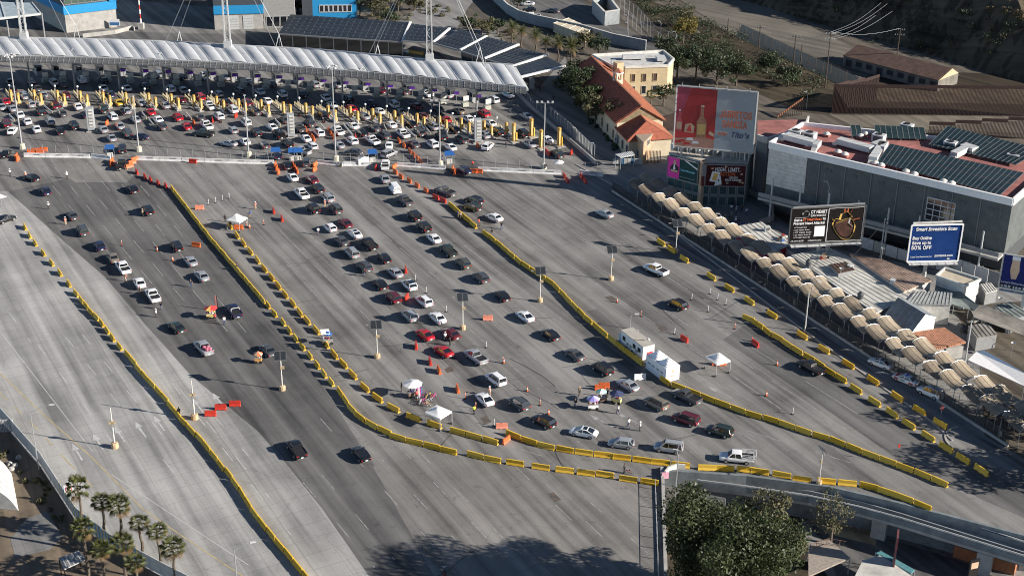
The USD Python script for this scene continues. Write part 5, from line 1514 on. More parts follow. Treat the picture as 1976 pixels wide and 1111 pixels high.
MB().lathe([(1.5, 2.35), (0, 3.4)], n=4).build('cap', TILE, cu); MB().lathe([(0, .3), (.35, .4), (.3, .9), (.1, 1.2), (0, 1.25)], n=10).build('bell', INKR, cu)

# --- rust bollard wall: lengths of upright bars
def barwall(label, a, b, h0, h1, name='border_wall', sp=.33, m=RUST, cap=True, off=0.):
    t = thing(name, label, 'border fence', (0, 0, 0), 0, 'rust coloured border fences')
    a, b = f2(a), f2(b); L = np.linalg.norm(b - a); d = (b - a) / L; np_ = max(1, int(L / 6)); ang = math.atan2(d[1], d[0])
    for k in range(np_):
        q = MB(); s0, s1 = L * k / np_, L * (k + 1) / np_; n = int((s1 - s0) / sp)
        for i in range(n):
            s = s0 + (i + .5) * (s1 - s0) / n; p = a + d * s; h = h0 + (h1 - h0) * s / L
            q.box((p[0], p[1], h / 2 + off), (.16, .14, h), ang)
        tag(q.build('bar_panel', m, t), 'upright steel bars', None, None, 'stuff')
        if cap:
            h = h0 + (h1 - h0) * (k + .5) / np_; p = a + d * (s0 + s1) / 2
            MB().box((p[0], p[1], h + .5 + off), (s1 - s0, .12, .9), ang).build('top_plate', m, t)


barwall('tall rust steel bar fence crossing the top right, far one', at(1604, 218), at(1985, 224), 6.8, 7.2)
barwall('tall rust steel bar fence, short return at its left end', at(1604, 217), at(1692, 190), 6.8, 5.6)
barwall('stepped rust steel bar fence behind the red roofed building', at(1790, 262), at(1990, 268), 2.5, 5.0)
barwall('rust steel bar fence beside the customs house front', at(1232, 268), at(1300, 250), 4.2, 4.4, cap=False)
barwall('low rust bar fence left of the glass billboard building', at(1245, 314), at(1275, 314), 3.0, 3.0, cap=False)
t = thing('leaning_rust_fence', 'rust coloured sloping sheet fence above the red roof', 'fence'); a, b = at(1500, 228), at(1547, 222)
MB().slab([a + [0, 0, .6], b + [0, 0, 4.8], b + [.1, .4, 4.8], a + [.1, .4, .6]], .6).build('sloping_beam', mat('rust_bright', (.20, .075, .035), .8, .3), t)
for k in range(14):
    p = lerp(a, b, k / 13); MB().tube(p, p + [0, 0, .6 + 4.0 * k / 13], .08, .08, 5).build('bar', RUST, t)

# long warehouse with a rusty roof
t = thing('long_shed', 'long low shed with a rusty brown roof at the foot of the dark hill', 'shed')
a, b = at(1655, 86, 5.2), at(1838, 132, 5.2); dv = f2(b - a); dv /= np.linalg.norm(dv); sv = np.array([dv[1], -dv[0], 0])
ea, eb = a + sv * 7 + [0, 0, -1.9], b + sv * 7 + [0, 0, -1.9]; fa, fb = a - sv * 4 + [0, 0, -1.4], b - sv * 4 + [0, 0, -1.4]
SHED = mat('rusty_roof', (.085, .05, .038), .85, .35, .5)
n = 14
for i in range(n):
    u0, u1 = i / n, (i + 1) / n - .004
    for q0, q1 in ((ea, eb), (fa, fb)): MB().slab([lerp(a, b, u0), lerp(a, b, u1), lerp(q0, q1, u1), lerp(q0, q1, u0)], .12).build('roof_sheet', SHED, t)
wallbox(t, [ea - sv * .4, eb - sv * .4, fb + sv * .3, fa + sv * .3], 0, 3.1, mat('shed_wall', (.15, .14, .12), .85, .3, .5))
MB().add(np.array([f2(eb) - sv * .4 + [0, 0, 3.1], f2(fb) + sv * .3 + [0, 0, 3.1], f2(b) + [0, 0, 5.1]]) + dv * .02, [[0, 1, 2]]).build('gable', mat('tan_gable', (.45, .36, .22), .8, .2), t)
for i in range(9): q = lerp(ea, eb, (i + .3) / 9); wframe(t, q - sv * .4, q + dv * 1.8 - sv * .4, .4 if i % 3 == 0 else 1.1, 2.5, sv, BLACK, DGREY)

# utility poles and wires
PT = []
for i, (x, y, ty) in enumerate([(1463, 102, 50), (1530, 130, 68), (1544, 128, 86), (1592, 170, 62), (1727, 138, 55), (1404, 60, 36), (1575, 700, 640)][:6]):
    p = at(x, y); h = zat(p, ty); t = thing('utility_pole', 'timber utility pole ' + ('at the left of the sandy bank', 'left of the middle of the sandy bank', 'short one beside its taller neighbour', 'with double cross arms by the rust fence', 'in front of the long shed', 'at the far left of the dirt road')[i], 'utility pole', p)
    MB().tube((0, 0, 0), (0, 0, h), .2, .13, 7).build('pole', WOOD, t)
    if i in (0, 3, 4, 1):
        for z in (h - .5, h - 2.) if i in (3, 4) else (h - .6,):
            MB().beam((-1.4, .2, z), (1.4, -.2, z), .14).build('cross_arm', LGREY if i == 3 else WOOD, t)
            for s in (-1.2, -.5, .5, 1.2): MB().tube((s, 0, z + .05), (s, 0, z + .35), .06).build('insulator', LGREY, t)
    PT.append(p + [0, 0, h])
t = thing('power_lines', 'sagging overhead wires between the timber poles and the hill', 'wires')
for a, b in ((PT[0], PT[1]), (PT[1], PT[3]), (PT[3], at(1700, 6, 14)), (PT[3] + [.6, 0, -.3], at(1712, 8, 14)), (PT[3] + [-.8, 0, -1.8], at(1690, 30, 13)), (PT[3] + [.9, 0, -2], at(1722, 22, 13)), (PT[3], PT[4]), (PT[0], PT[5])):
    pts = [lerp(a, b, k / 10) - [0, 0, 1.2 * math.sin(math.pi * k / 10)] for k in range(11)]; MB().path(pts, .035, 4).build('wire', STEEL, t)

# --- big red roofed commercial hall
HZ = 16.
FL, FR = at(1485, 281, HZ), at(1954, 391, HZ); hd = (FR - FL) / np.linalg.norm(FR - FL); hn = np.array([-hd[1], hd[0], 0])
L_ = np.linalg.norm(FR - FL); DEP = 34.
hall = thing('commercial_hall', 'large grey commercial hall with red roof, ducts and white edge band', 'building')
Q = lambda u, v, z=0.: f2(FL) + hd * u + hn * v + np.array([0, 0, z])
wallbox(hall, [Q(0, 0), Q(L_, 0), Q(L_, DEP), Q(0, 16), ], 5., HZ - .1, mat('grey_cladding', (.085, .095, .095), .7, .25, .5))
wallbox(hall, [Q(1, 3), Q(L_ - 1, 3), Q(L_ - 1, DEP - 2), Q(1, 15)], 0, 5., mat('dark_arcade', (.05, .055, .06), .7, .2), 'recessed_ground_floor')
MB().slab([Q(.2, .2, HZ), Q(L_ - .2, .2, HZ), Q(L_ - .2, DEP, HZ), Q(.2, 16, HZ)], .1).build('red_roof', REDROOF, hall)
for a, b in ((Q(0, 0), Q(L_, 0)), (Q(L_, 0), Q(L_, DEP)), (Q(0, 0), Q(0, 16)), (Q(0, 16), Q(L_, DEP))): MB().beam(a + [0, 0, HZ + .1], b + [0, 0, HZ + .1], .5, 1.5).build('parapet', WHITE, hall)
for k in range(14):                                            # cladding joints
    u = 2 + k * (L_ - 4) / 13; MB().box((*(Q(u, -.02)[:2]), 10.2), (.05, .06, 9.6), math.atan2(hd[1], hd[0])).build('cladding_joint', GREY, hall)
wp = [Q(0, -.06), Q(9, -.06), Q(9, .3), Q(0, .3)]; wallbox(hall, wp, 7.2, HZ - .7, OFFW, 'white_wall_panel')
for z in np.arange(8., 15.2, .8): MB().beam(Q(.1, -.09, z), Q(8.9, -.09, z), .04).build('panel_joint', LGREY, hall)
wframe(hall, Q(L_ * .68, 0), Q(L_ * .79, 0), 8.2, 13., -hn, GLASS, WHITE, 4, 'window', 4)
MB().box((*(Q(L_ * .5, -1.8)[:2]), 4.9), (L_, 3.4, .5), math.atan2(hd[1], hd[0])).build('balcony', CWALL, hall)
MB().beam(Q(0, -3.4, 5.9), Q(L_, -3.4, 5.9), .1, .9).build('balcony_rail', GREY, hall)
for k in range(8): q = Q(3 + k * 6.6, -3.2); MB().tube(q, q + [0, 0, 10.], .22, .18, 8).build('column', LGREY, hall); 
for k in range(7):
    u = 12 + k * 5.8; MB().tube(Q(u, -.14, 5.4), Q(u, -.14, HZ - .8), .09, .09, 6).build('downpipe', GREY, hall)
    MB().box((*(Q(u + 2.2, -.06)[:2]), 13.6), (1.1, .12, .7), math.atan2(hd[1], hd[0])).build('vent_grille', DGREY, hall)
# left annex with its own red roof
an = thing('hall_annex', 'lower annex with a red roof and white parapet behind the tall billboard', 'building')
c = [Q(0, 16.5), Q(-1, 27), Q(-17, 27), Q(-15, 14)]; c = [f2(p) for p in G((1560, 226), (1553, 246), (1482, 268), (1462, 262), (1462, 228), z=14)]
wallbox(an, c, 0, 13.4, GREY); MB().sheet(Polygon([(p[0], p[1]) for p in c]), 13.43).build('red_roof', REDROOF, an)
for i in range(3): MB().beam(c[i] + [0, 0, 13.6], c[i + 1] + [0, 0, 13.6], .4, 1.4).build('parapet', OFFW, an)


def array(label, px, nu, nv, z0, z1):
    t = thing('solar_array', label, 'solar panels', group='solar arrays on the red roof'); c = [at(*p, z) for p, z in zip(px, (z1, z1, z0, z0))]
    f = lambda u, v: lerp(lerp(c[0], c[1], u), lerp(c[3], c[2], u), v)
    for i in range(nu):
        for j in range(nv):
            MB().slab([f((i + .05) / nu, (j + .03) / nv), f((i + .95) / nu, (j + .03) / nv), f((i + .95) / nu, (j + .97) / nv), f((i + .05) / nu, (j + .97) / nv)], .06).build('solar_panel', mat('solar_teal', (.018, .034, .036), .25, .3, .15, 0, .5), t)
    for i in range(nu + 1): MB().beam(f(i / nu, 0) - [0, 0, .02], f(i / nu, 1) - [0, 0, .02], .12, .1).build('rail', SOLARG, t)
    for u in np.linspace(.03, .97, max(3, nu // 3)):
        for v in (.03, .97): p = f(u, v); MB().tube((p[0], p[1], HZ), p, .06, .06, 5).build('leg', STEEL, t)


array('long front solar array on the red roof', [(1718, 277), (1976, 333), (1930, 376), (1692, 313)], 26, 4, HZ + .6, HZ + 2.4)
array('rear solar array on the red roof, right', [(1829, 243), (2010, 288), (1960, 318), (1792, 279)], 19, 4, HZ + .6, HZ + 2.6)
array('wide small solar array at the back of the red roof', [(1687, 241), (1783, 246), (1788, 269), (1690, 266)], 9, 3, HZ + .5, HZ + 2.2)
array('tiny solar array at the back of the red roof', [(1641, 241), (1660, 242), (1664, 263), (1644, 263)], 2, 3, HZ + .5, HZ + 2.2)
for i, (a, b, w) in enumerate([((1516, 262), (1572, 277), 2.2), ((1618, 271), (1682, 288), 2.), ((1688, 283), (1706, 276), 2.2), ((1684, 308), (1705, 278), 1.8), ((1572, 284), (1580, 275), 1.2), ((1840, 299), (1862, 288), 1.6), ((1858, 282), (1882, 290), 2.2)]):
    t = thing('roof_duct', f'pale square air duct on the red roof, {nth(i)} from the left', 'duct', group='air ducts on the red roof'); p, q = at(*a, HZ + 1), at(*b, HZ + 1)
    MB().beam(p, q, w, 1.2).build('duct', LGREY, t); MB().beam(p + [0, 0, -.4], p + [0, 0, -1.0] + (p - q) / np.linalg.norm(p - q) * .8, w * .9, .9).build('elbow', OFFW, t)
    for u in (.2, .5, .8): MB().beam(lerp(p, q, u) + [0, 0, .62], lerp(p, q, u) + [0, .02, .64], w * 1.02, .1).build('flange', STEEL, t)
for i, (x, y) in enumerate([(1536, 264), (1562, 268), (1695, 272), (1749, 252), (1833, 286), (1955, 310)]):
    p = at(x, y, HZ); t = thing('air_handler', f'grey air handling unit on the red roof, {nth(i)} from the left', 'air conditioner', (p[0], p[1], HZ), -35, 'air units on the red roof'); MB().box((0, 0, .8), (2.6, 2.0, 1.5)).build('casing', LGREY, t); MB().lathe([(.7, 1.5), (.7, 1.7), (0, 1.7)], n=12).build('fan', BLACK, t); MB().box((0, -1.02, .8), (1.8, .06, 1.)).build('grille', DGREY, t)
for i, (x, y) in enumerate([(1595, 263), (1560, 285), (1617, 297), (1630, 302), (1688, 319), (1700, 323), (1748, 335), (1764, 340), (1820, 354), (1836, 358), (1670, 262), (1660, 266)]):
    p = at(x, y, HZ); t = thing('dome_skylight', f'domed white skylight on the red roof, {nth(i)} from the left', 'skylight', (p[0], p[1], HZ), -35, 'skylights on the red roof'); MB().box((0, 0, .25), (1.5, 1.5, .5)).build('curb', REDROOF, t); MB().lathe([(.8, .5), (.68, .75), (.4, .92), (0, 1.)], n=12).build('dome', OFFW, t, True)
# fenced yard wall under the hall
for i, (q, h, l) in enumerate([([(1640, 470), (1750, 505), (1830, 525)], 2.4, 'panelled wall behind the smart investors board'), ([(1830, 520), (1930, 555)], 3., 'container like panel wall right of the smart investors board')]):
    t = thing('yard_wall', l, 'wall'); P = G(*q); out, ln = along(P, 2.6)
    for x, y, hdg in out: MB().box((x, y, h / 2), (ln * .94, .2, h), math.radians(hdg)).build('panel', (mat('sage_grey', (.36, .37, .31)), LGREY, GREY)[rc.randrange(3)], t); MB().box((x, y - .1, h + .05), (.1, .1, h * .2)).build('post', STEEL, t)


# ================================================================ billboards
class Board:
    """a flat panel with a local x (right) and z (up) frame; marks lie a little proud of it"""
    def __init__(s, name, label, bl, br, z0, h, m, depth=.5, cat='billboard'):
        s.t = thing(name, label, cat); s.a = f2(bl) + [0, 0, z0]; d = f2(br - bl); s.w = np.linalg.norm(d); s.r = d / s.w; s.n = np.array([s.r[1], -s.r[0], 0]); s.h = h
        s.n = s.n if s.n[1] < 0 else -s.n
        MB().slab([s.P(0, 0, 0), s.P(1, 0, 0), s.P(1, 1, 0), s.P(0, 1, 0)], .001).add(s.quad(0, 0, 1, 1, 0), [[0, 1, 2, 3]]).build('printed_face', m, s.t)
        MB().add([*s.quad(0, 0, 1, 1, -.03), *s.quad(0, 0, 1, 1, -depth)], [[0, 1, 2, 3], [7, 6, 5, 4], [0, 4, 5, 1], [1, 5, 6, 2], [2, 6, 7, 3], [3, 7, 4, 0]]).build('backing', DGREY, s.t)

    def P(s, u, v, o): return s.a + s.r * s.w * u + np.array([0, 0, s.h * v]) + s.n * o

    def quad(s, u0, v0, u1, v1, o): return [s.P(u0, v0, o), s.P(u1, v0, o), s.P(u1, v1, o), s.P(u0, v1, o)]

    def rect(s, u0, v0, u1, v1, m, name='print', o=.02): MB().add(s.quad(u0, v0, u1, v1, o), [[0, 1, 2, 3]]).build(name, m, s.t)

    def poly(s, pts, m, name='print', o=.03):
        v, f = trimesh.creation.triangulate_polygon(Polygon(pts), engine='earcut'); MB().add([s.P(u, w, o) for u, w in v], f).build(name, m, s.t)

    def line(s, pts, w, m, name='print', o=.04):
        mb = MB()
        for a, b in zip(pts[:-1], pts[1:]): mb.beam(s.P(*a, o), s.P(*b, o), w, .02)
        mb.build(name, m, s.t)

    def frame(s, m, w=.35):
        for a, b in (((0, 0), (1, 0)), ((1, 0), (1, 1)), ((1, 1), (0, 1)), ((0, 1), (0, 0))): MB().beam(s.P(*a, .02), s.P(*b, .02), w).build('frame', m, s.t)

    def text(s, txt, u, v, hgt, m, width=None, bold=True, shear=0., name='lettering', o=.03):
        """u, v = left baseline in board shares; hgt in board shares of the height; width = share of the board width"""
        tm = meshkit.text_mesh(txt, 1., .02, bold); p = np.array(tm.vertices); x0, x1 = p[:, 0].min(), p[:, 0].max()
        k = hgt * s.h; kx = k if width is None else width * s.w / (x1 - x0)
        o0 = s.P(u, v, o)
        q = o0 + np.outer((p[:, 0] - x0) * kx + p[:, 1] * k * shear, s.r) + np.outer(p[:, 1] * k, [0, 0, 1]) + np.outer(p[:, 2] * 2, s.n)
        MB().add(q, tm.faces).build(name, m, s.t)

    def posts(s, us, zbase, m=STEEL, r=.3):
        for u in us: p = s.P(u, 0, -.65 - r); MB().tube((p[0], p[1], zbase), (p[0], p[1], s.a[2] + s.h * .8), r, r, 8).build('post', m, s.t)

    def catwalk(s, m=LGREY):
        MB().add([*s.quad(0.02, -.05, .98, -.03, .1), *s.quad(0.02, -.05, .98, -.03, 1.0)], [[3, 2, 6, 7], [0, 1, 5, 4], [4, 5, 6, 7], [0, 3, 2, 1]]).build('catwalk', m, s.t)
        for k in range(6): u = .08 + k * .168; MB().beam(s.P(u, -.03, 0), s.P(u, -.03, 1.2), .08).build('lamp_arm', STEEL, s.t)


# glass building under the tall board
gc, gl, gr_ = at(1350, 399), None, None
gz = 10.8
gL, gR = f2(at(1291, 294, gz)), f2(at(1443, 313, gz)); gC = f2(gc)
t = thing('glass_building', 'glass and grey corner building that carries the billboards', 'building')
gB = [gL, gC, gR, gR + np.array([3.5, 12, 0]), gL + np.array([6, 8, 0])]
wallbox(t, [lerp(p, sum(gB) / 5, .02) for p in gB], 0, gz - .4, mat('shop_wall', (.20, .235, .24), .6, .15, .4))
MB().sheet(Polygon([(p[0], p[1]) for p in gB]), gz).build('roof', mat('pale_roof', (.42, .38, .31), .85, .25, .5), t)
wallbox(t, gB, gz - .5, gz - .02, CWALL, 'roof_edge')
for a, b in ((gL, gC), (gC, gR)):
    n = np.array([(b - a)[1], -(b - a)[0], 0]); n /= np.linalg.norm(n); L = np.linalg.norm(b - a); k = int(L / 1.8)
    for r in range(2):
        for i in range(k):
            wframe(t, lerp(a, b, (i + .1) / k), lerp(a, b, (i + .9) / k), .5 + 2.6 * r, 2.6 + 2.4 * r, n, mat('shop_glass', (.05, .085, .085), .15, .5, .3, 0, .6), STEEL)
MB().box((gC[0], gC[1] - .1, gz / 2), (.9, .9, gz), .7).build('corner_pier', mat('peach_pier', (.48, .33, .22), .7, .15), t)
for i in range(9):
    p = lerp(gL, gR, (i + .5) / 9) + np.array([.4, 2.2, gz]); MB().box(p + [0, 0, .7], (1.3, 1.1, 1.4), .5).build('roof_unit', (LGREY, CWALL, GREY)[i % 3], t)
    MB().tube(p + [.7, -2.2, 0], p + [.7, -2.2, 2.6], .07, .07, 5).build('antenna_pole', LGREY, t)

b0 = at(1299.5, 282, 13.); b1 = at(1453, 296, 13.)
b1 = b0 + (b1 - b0); jz = 13.
jh = zat(f2(lerp(b0, b1, .5)), 172) - jz
J = Board('tall_billboard', 'huge tall billboard, red drinks picture left and pale blue lettering right', b0, b1, jz, jh, PALEBLUE, 1.0)
J.rect(0, 0, .505, 1, REDPRINT, 'red_picture')
J.poly([(.0, .33), (.03, .33), (.10, .62), (.19, 1.), (.01, 1.), (0, .7)], mat('curtain_print', (.40, .06, .11), .5, .3, .25), 'curtain', .035)
J.poly([(0, 0), (.505, 0), (.505, .18), (.30, .22), (0, .17)], PEACH, 'table_cloth', .03)
J.poly([(0, .14), (.33, .19), (.505, .17), (.505, .21), (.25, .27), (0, .25)], INKR, 'table_edge', .04)


def bottle(u, v, w, h, m, cap, lab):
    J.poly([(u - w, v), (u + w, v), (u + w, v + h * .48), (u + w * .35, v + h * .66), (u + w * .3, v + h), (u - w * .3, v + h), (u - w * .35, v + h * .66), (u - w, v + h * .48)], m, 'bottle', .05)
    J.rect(u - w * .8, v + h * .10, u + w * .8, v + h * .42, lab, 'bottle_label', .06); J.rect(u - w * .34, v + h * .94, u + w * .34, v + h, cap, 'bottle_cap', .06)


bottle(.055, .26, .038, .36, mat('pink_bottle', (.50, .10, .11), .4, .2), INKW, INKTAN)
bottle(.335, .18, .062, .54, mat('amber_bottle', (.34, .17, .11), .4, .3), INKTAN, mat('gold_label', (.52, .36, .14), .5, .15))
J.poly([(.125, .25), (.24, .25), (.25, .36), (.20, .41), (.13, .38)], INKTAN, 'glass', .05); J.poly([(.15, .27), (.22, .27), (.19, .40)], INKR, 'melon_slice', .06)
for u, v in ((.10, .08), (.20, .12), (.27, .07), (.04, .06), (.16, .04)): J.poly([(u - .045, v), (u + .05, v + .01), (u + .03, v + .05), (u - .03, v + .045)], INKR if u < .2 else INKW, 'melon_slice', .055)
J.poly([(.43, .25), (.50, .21), (.50, .26), (.44, .31)], INKTAN, 'straw_dish', .05)
J.text('JARRITOS', .55, .545, .115, INKO, .40); J.text('SANDÍA', .59, .39, .11, INKO, .31); J.text('with', .545, .255, .052, INKO, .11); J.text("Tito's", .70, .235, .085, INKN, .23, True, .25)
J.frame(LGREY, .25); J.posts((.1, .37, .63, .9), gz - .1, STEEL, .25)
for u in (.07, .28, .48, .62, .9): MB().beam(J.P(u, 1, 0), J.P(u, 1.07, .8), .12).build('top_lamp_arm', LGREY, J.t)
for u in np.linspace(.05, .95, 7): MB().beam(J.P(u, -.02, -.2), J.P(u, -.14, -1.4), .15).build('stay', LGREY, J.t)

n1 = np.array([(gC - gL)[1], -(gC - gL)[0], 0]); n1 /= np.linalg.norm(n1); n2 = np.array([(gR - gC)[1], -(gR - gC)[0], 0]); n2 /= np.linalg.norm(n2)
a, b = lerp(gL, gC, .02) + n1 * .7, lerp(gL, gC, .93) + n1 * .7
K = Board('pink_billboard', 'pink and dark teal billboard on the left face of the glass building', a, b, 5.4, 4.9, TEALP)
K.rect(0, 0, .40, 1, PINK, 'pink_field'); K.poly([(.12, .28), (.36, .28), (.38, .55), (.30, .66), (.18, .66), (.10, .5)], BLACKP, 'figure', .04)
K.poly([(.2, .66), (.29, .66), (.28, .86), (.21, .86)], INKTAN, 'head', .05); K.poly([(.19, .42), (.27, .42), (.25, .66), (.22, .66)], INKW, 'shirt', .05); K.rect(.13, .30, .35, .40, INKTAN, 'arms', .05)
K.poly([(.55, .96), (.99, .66), (.99, .72), (.62, .98)], INKW, 'light_streak', .04); K.text('blueprint.ai' if False else 'Very Smooth', .44, .45, .085, mat('cyan_ink', (.25, .6, .7), .5), .46); K.rect(.42, .15, .92, .165, STEEL, 'small_print'); K.frame(GREY, .2)
a, b = lerp(gC, gR, .07) + n2 * .7, lerp(gC, gR, .97) + n2 * .7
Hh = Board('maroon_billboard', 'maroon casino billboard with two playing cards on the glass building', a, b, 5.3, 5.0, MAROONP)
Hh.text('HIGH. LIMIT.', .24, .70, .17, INKW, .62); Hh.text('ACTION.', .36, .50, .16, INKO, .40); Hh.text('SEVEN', .60, .37, .085, INKW, .20); Hh.text('MILE CASINO', .50, .26, .085, INKW, .40)
Hh.poly([(.11, .22), (.31, .19), (.37, .66), (.17, .70)], INKW, 'playing_card', .05); Hh.poly([(.17, .28), (.28, .26), (.32, .58), (.21, .60)], INKGOLD, 'court_picture', .06)
Hh.poly([(.24, .02), (.42, .08), (.38, .50), (.30, .48)], INKW, 'playing_card', .04); Hh.poly([(.31, .26), (.34, .22), (.36, .28), (.33, .33)], BLACKP, 'spade_mark', .05)
for u, v in ((.13, .80), (.46, .9), (.86, .56), (.52, .14), (.9, .16), (.83, .2)): Hh.poly([(u, v), (u + .06, v - .03), (u + .07, v + .04), (u + .02, v + .07)], INKTAN, 'chip', .045)
Hh.frame(GREY, .2); Hh.rect(-.10, .45, .02, 1.0, GREY, 'grey_panel'); Hh.rect(-.10, 0, .02, .45, MAROONP, 'maroon_panel')

# heart scan board
cb = at(1588, 489, 4.); cz = zat(f2(cb), 468)
a, b = at(1521, 471, cz), at(1663, 464.5, cz); chh = zat(f2(lerp(a, b, .5)), 399.5) - cz
T = Board('heart_billboard', 'black heart scan billboard with a golden heart picture', a, b, cz, chh, BLACKP)
T.text('CT HEART', .265, .84, .085, INKW, .215); T.text('SAN DIEGO', .265, .755, .05, INKW, .205, False)
T.text('Get a', .045, .635, .065, INKW, .11); T.text('CT Heart Scan', .165, .645, .065, INKO, .25); T.text('to', .43, .655, .065, INKW, .04)
T.text('Prevent Heart Attacks!', .045, .54, .065, INKW, .42)
for i, w in enumerate((.2, .25, .28, .27, .27)): T.text(('Painless Scan', 'Fast and Simple', 'Same Day Results', 'Private Clinic', 'No Referral Need')[i] if False else ('•' + ' ' + 'CT Heart Scan San'[:12 + i]), .055, .445 - .07 * i, .028, INKW, w * .85, False)
T.rect(.335, .185, .475, .475, INKW, 'blank_panel'); T.text('(619) 555', .03, .06, .035, INKW, .17, False); T.text('ctheart.com', .26, .06, .035, INKW, .18, False)
T.line([(.055 + .16 * u, .735 + .005 * u) for u in (0, .5, .9)] + [(.20 + .045 * math.cos(q), .83 + .085 * math.sin(q)) for q in np.linspace(-1.2, 3.6, 12)], .28, LGREY, 'logo_swirl')
for e_ in (((.505, .03), (.985, .03)), ((.985, .03), (.985, .96)), ((.985, .96), (.505, .96)), ((.505, .96), (.505, .03))): T.line(e_, .14, INKW, 'picture_border')
hp = [(.735 + .04 * math.sin(q) * -1 + .145 * math.cos(q) * (1 + .22 * math.sin(q)), .42 + (.36 if math.sin(q) < 0 else .26 - .05 * math.cos(4 * q)) * math.sin(q)) for q in np.linspace(0, 2 * math.pi, 30)]
T.line(hp, .22, INKGOLD, 'heart_outline'); T.poly([(.74 + (x - .74) * .8, .42 + (y - .42) * .82) for x, y in hp[:-1]], mat('heart_dark', (.055, .022, .014), .5, .8, .5), 'heart_body', .035)
T.line([(.66, .62), (.68, .80), (.75, .86), (.83, .70)], .4, INKGOLD, 'artery'); T.line([(.72, .84), (.72, .93)], .22, INKO, 'artery'); T.line([(.76, .84), (.765, .93)], .22, INKO, 'artery'); T.line([(.80, .82), (.82, .92)], .2, INKO, 'artery'); T.line([(.84, .62), (.93, .66)], .5, INKO, 'artery'); T.line([(.80, .66), (.79, .52), (.85, .42)], .35, LGREY, 'vein'); T.line([(.6, .6), (.56, .66)], .3, INKGOLD, 'artery'); T.line([(.62, .55), (.72, .60), (.83, .72)], .4, INKGOLD, 'artery')
T.frame(DGREY, .22); T.catwalk(); T.posts((.45, .57), 3.6, CWALL, .45)
MB().beam(T.P(.02, 1.03, 0), T.P(.98, 1.06, 0), .25).build('top_rail', GREY, T.t)

sb = at(1795, 545); sz = zat(f2(sb), 504); a, b = at(1750, 505, sz), at(1848, 503, sz); shh = zat(f2(lerp(a, b, .5)), 433.5) - sz
S = Board('smart_billboard', 'blue smart investors billboard with white lettering', a, b, sz, shh, NAVYP)
S.text('Smart Investors Scan', .09, .845, .085, INKW, .80, True, .1); S.text('Buy Online', .05, .605, .08, INKW, .37); S.text('Save up to', .05, .475, .08, INKW, .37); S.text('50% OFF', .05, .335, .10, INKW, .39)
S.text('Chula Vista Realtors, Inc', .05, .115, .036, INKW, .42, False) if False else S.text('Copper Crest Residences, Inc', .05, .115, .036, INKW, .42, False)
S.text('pontond.com', .53, .13, .055, INKW, .35); S.rect(.78, .045, .83, .085, LGREY, 'small_badge')
S.frame(INKW, .28); S.catwalk(); S.posts((.42,), 0, LGREY, .4); MB().beam(S.P(.02, 1.05, 0), S.P(.97, 1.08, 0), .3).build('top_rail', OFFW, S.t)

rb = at(1975, 614); rz = zat(f2(rb), 560); a, b = at(1927, 553, rz), at(1976, 562, rz); b = a + (b - a) * 2.1; rh = zat(f2(a), 489) - rz
U = Board('clinic_billboard', 'deep blue billboard cut by the right edge, with a phone number', a, b, rz, rh, DEEPBLUE)
U.poly([(.20, .30), (.29, .30), (.33, .55), (.31, .95), (.18, .95), (.16, .55)], INKTAN, 'torso_picture', .04); U.rect(.17, .86, .32, .97, INKW, 'white_garment', .05)
U.text('Luxury Recovery & Care', .03, .16, .05, INKW, .62, False, .15); U.rect(0, 0, 1, .12, BLACKP, 'number_strip'); U.text('+52 (661) 152', .03, .035, .06, INKW, .72); U.frame(OFFW, .2); U.catwalk(); U.posts((.5,), 0, LGREY, .5)


# ================================================================ shops, shade canopies and yards on the right
def roofplate(name, label, cat, px, z, m, t=.25, drop=True, wall=OFFW, ribs=0, ribm=None, zz=None):
    o = thing(name, label, cat); c = [at(*p, zz[i] if zz else z) for i, p in enumerate(px)]
    MB().slab(c, t).build('roof', m, o)
    if drop:
        ctr = sum(c) / len(c)
        MB().prism(Polygon([tuple(lerp(p, ctr, .04)[:2]) for p in c]), 0, min(p[2] for p in c) - t).build('wall', wall, o)
    for k in range(ribs):
        u = (k + .5) / ribs; MB().beam(lerp(c[0], c[1], u) + [0, 0, .05], lerp(c[3], c[2], u) + [0, 0, .03], .09, .08).build('roof_seam', ribm or m, o)
    return o, c


PALER = mat('weathered_white_roof', (.46, .45, .41), .8, .3, .35)
roofplate('market_hall', 'wide low shop with a dirty white roof along the shade canopies', 'shop', [(1527, 492), (1600, 478), (1786, 560), (1690, 604)], 4.0, PALER, wall=OFFW, ribs=11, ribm=PALER)
roofplate('shop', 'patchy rust and white corrugated roof shop under the smart investors board', 'shop', [(1640, 490), (1700, 500), (1800, 540), (1745, 562)], 4.6, mat('patchy_iron', (.36, .26, .20), .85, .5, .5), ribs=12)
roofplate('shop', 'low shop with a grey corrugated roof in front of the white annex', 'shop', [(1765, 562), (1838, 562), (1836, 588), (1745, 585)], 4.2, mat('grey_iron', (.30, .31, .30), .7, .3, .5), ribs=12)
o, c = roofplate('white_annex', 'boxy white building with a beige flat roof left of the blue clinic board', 'building', [(1824, 519), (1892, 541), (1862, 553), (1806, 534)], 5.0, mat('beige_roof', (.42, .37, .28), .85, .15, .5), wall=OFFW)
for i in range(4): MB().beam(c[i] + [0, 0, .15], c[(i + 1) % 4] + [0, 0, .15], .3, .55).build('parapet', OFFW, o)
roofplate('shop', 'red fronted shop at the head of the shade canopies', 'shop', [(1418, 437), (1470, 428), (1530, 470), (1480, 490)], 3.6, PALER, wall=mat('crimson_wall', (.36, .02, .05), .6, .15), ribs=6)
roofplate('shop', 'long low white shop roof with a sign frieze by the pedestrian queue', 'shop', [(1468, 436), (1500, 445), (1600, 505), (1560, 510)], 3.4, mat('dark_felt', (.12, .12, .12), .85, .3, .4))
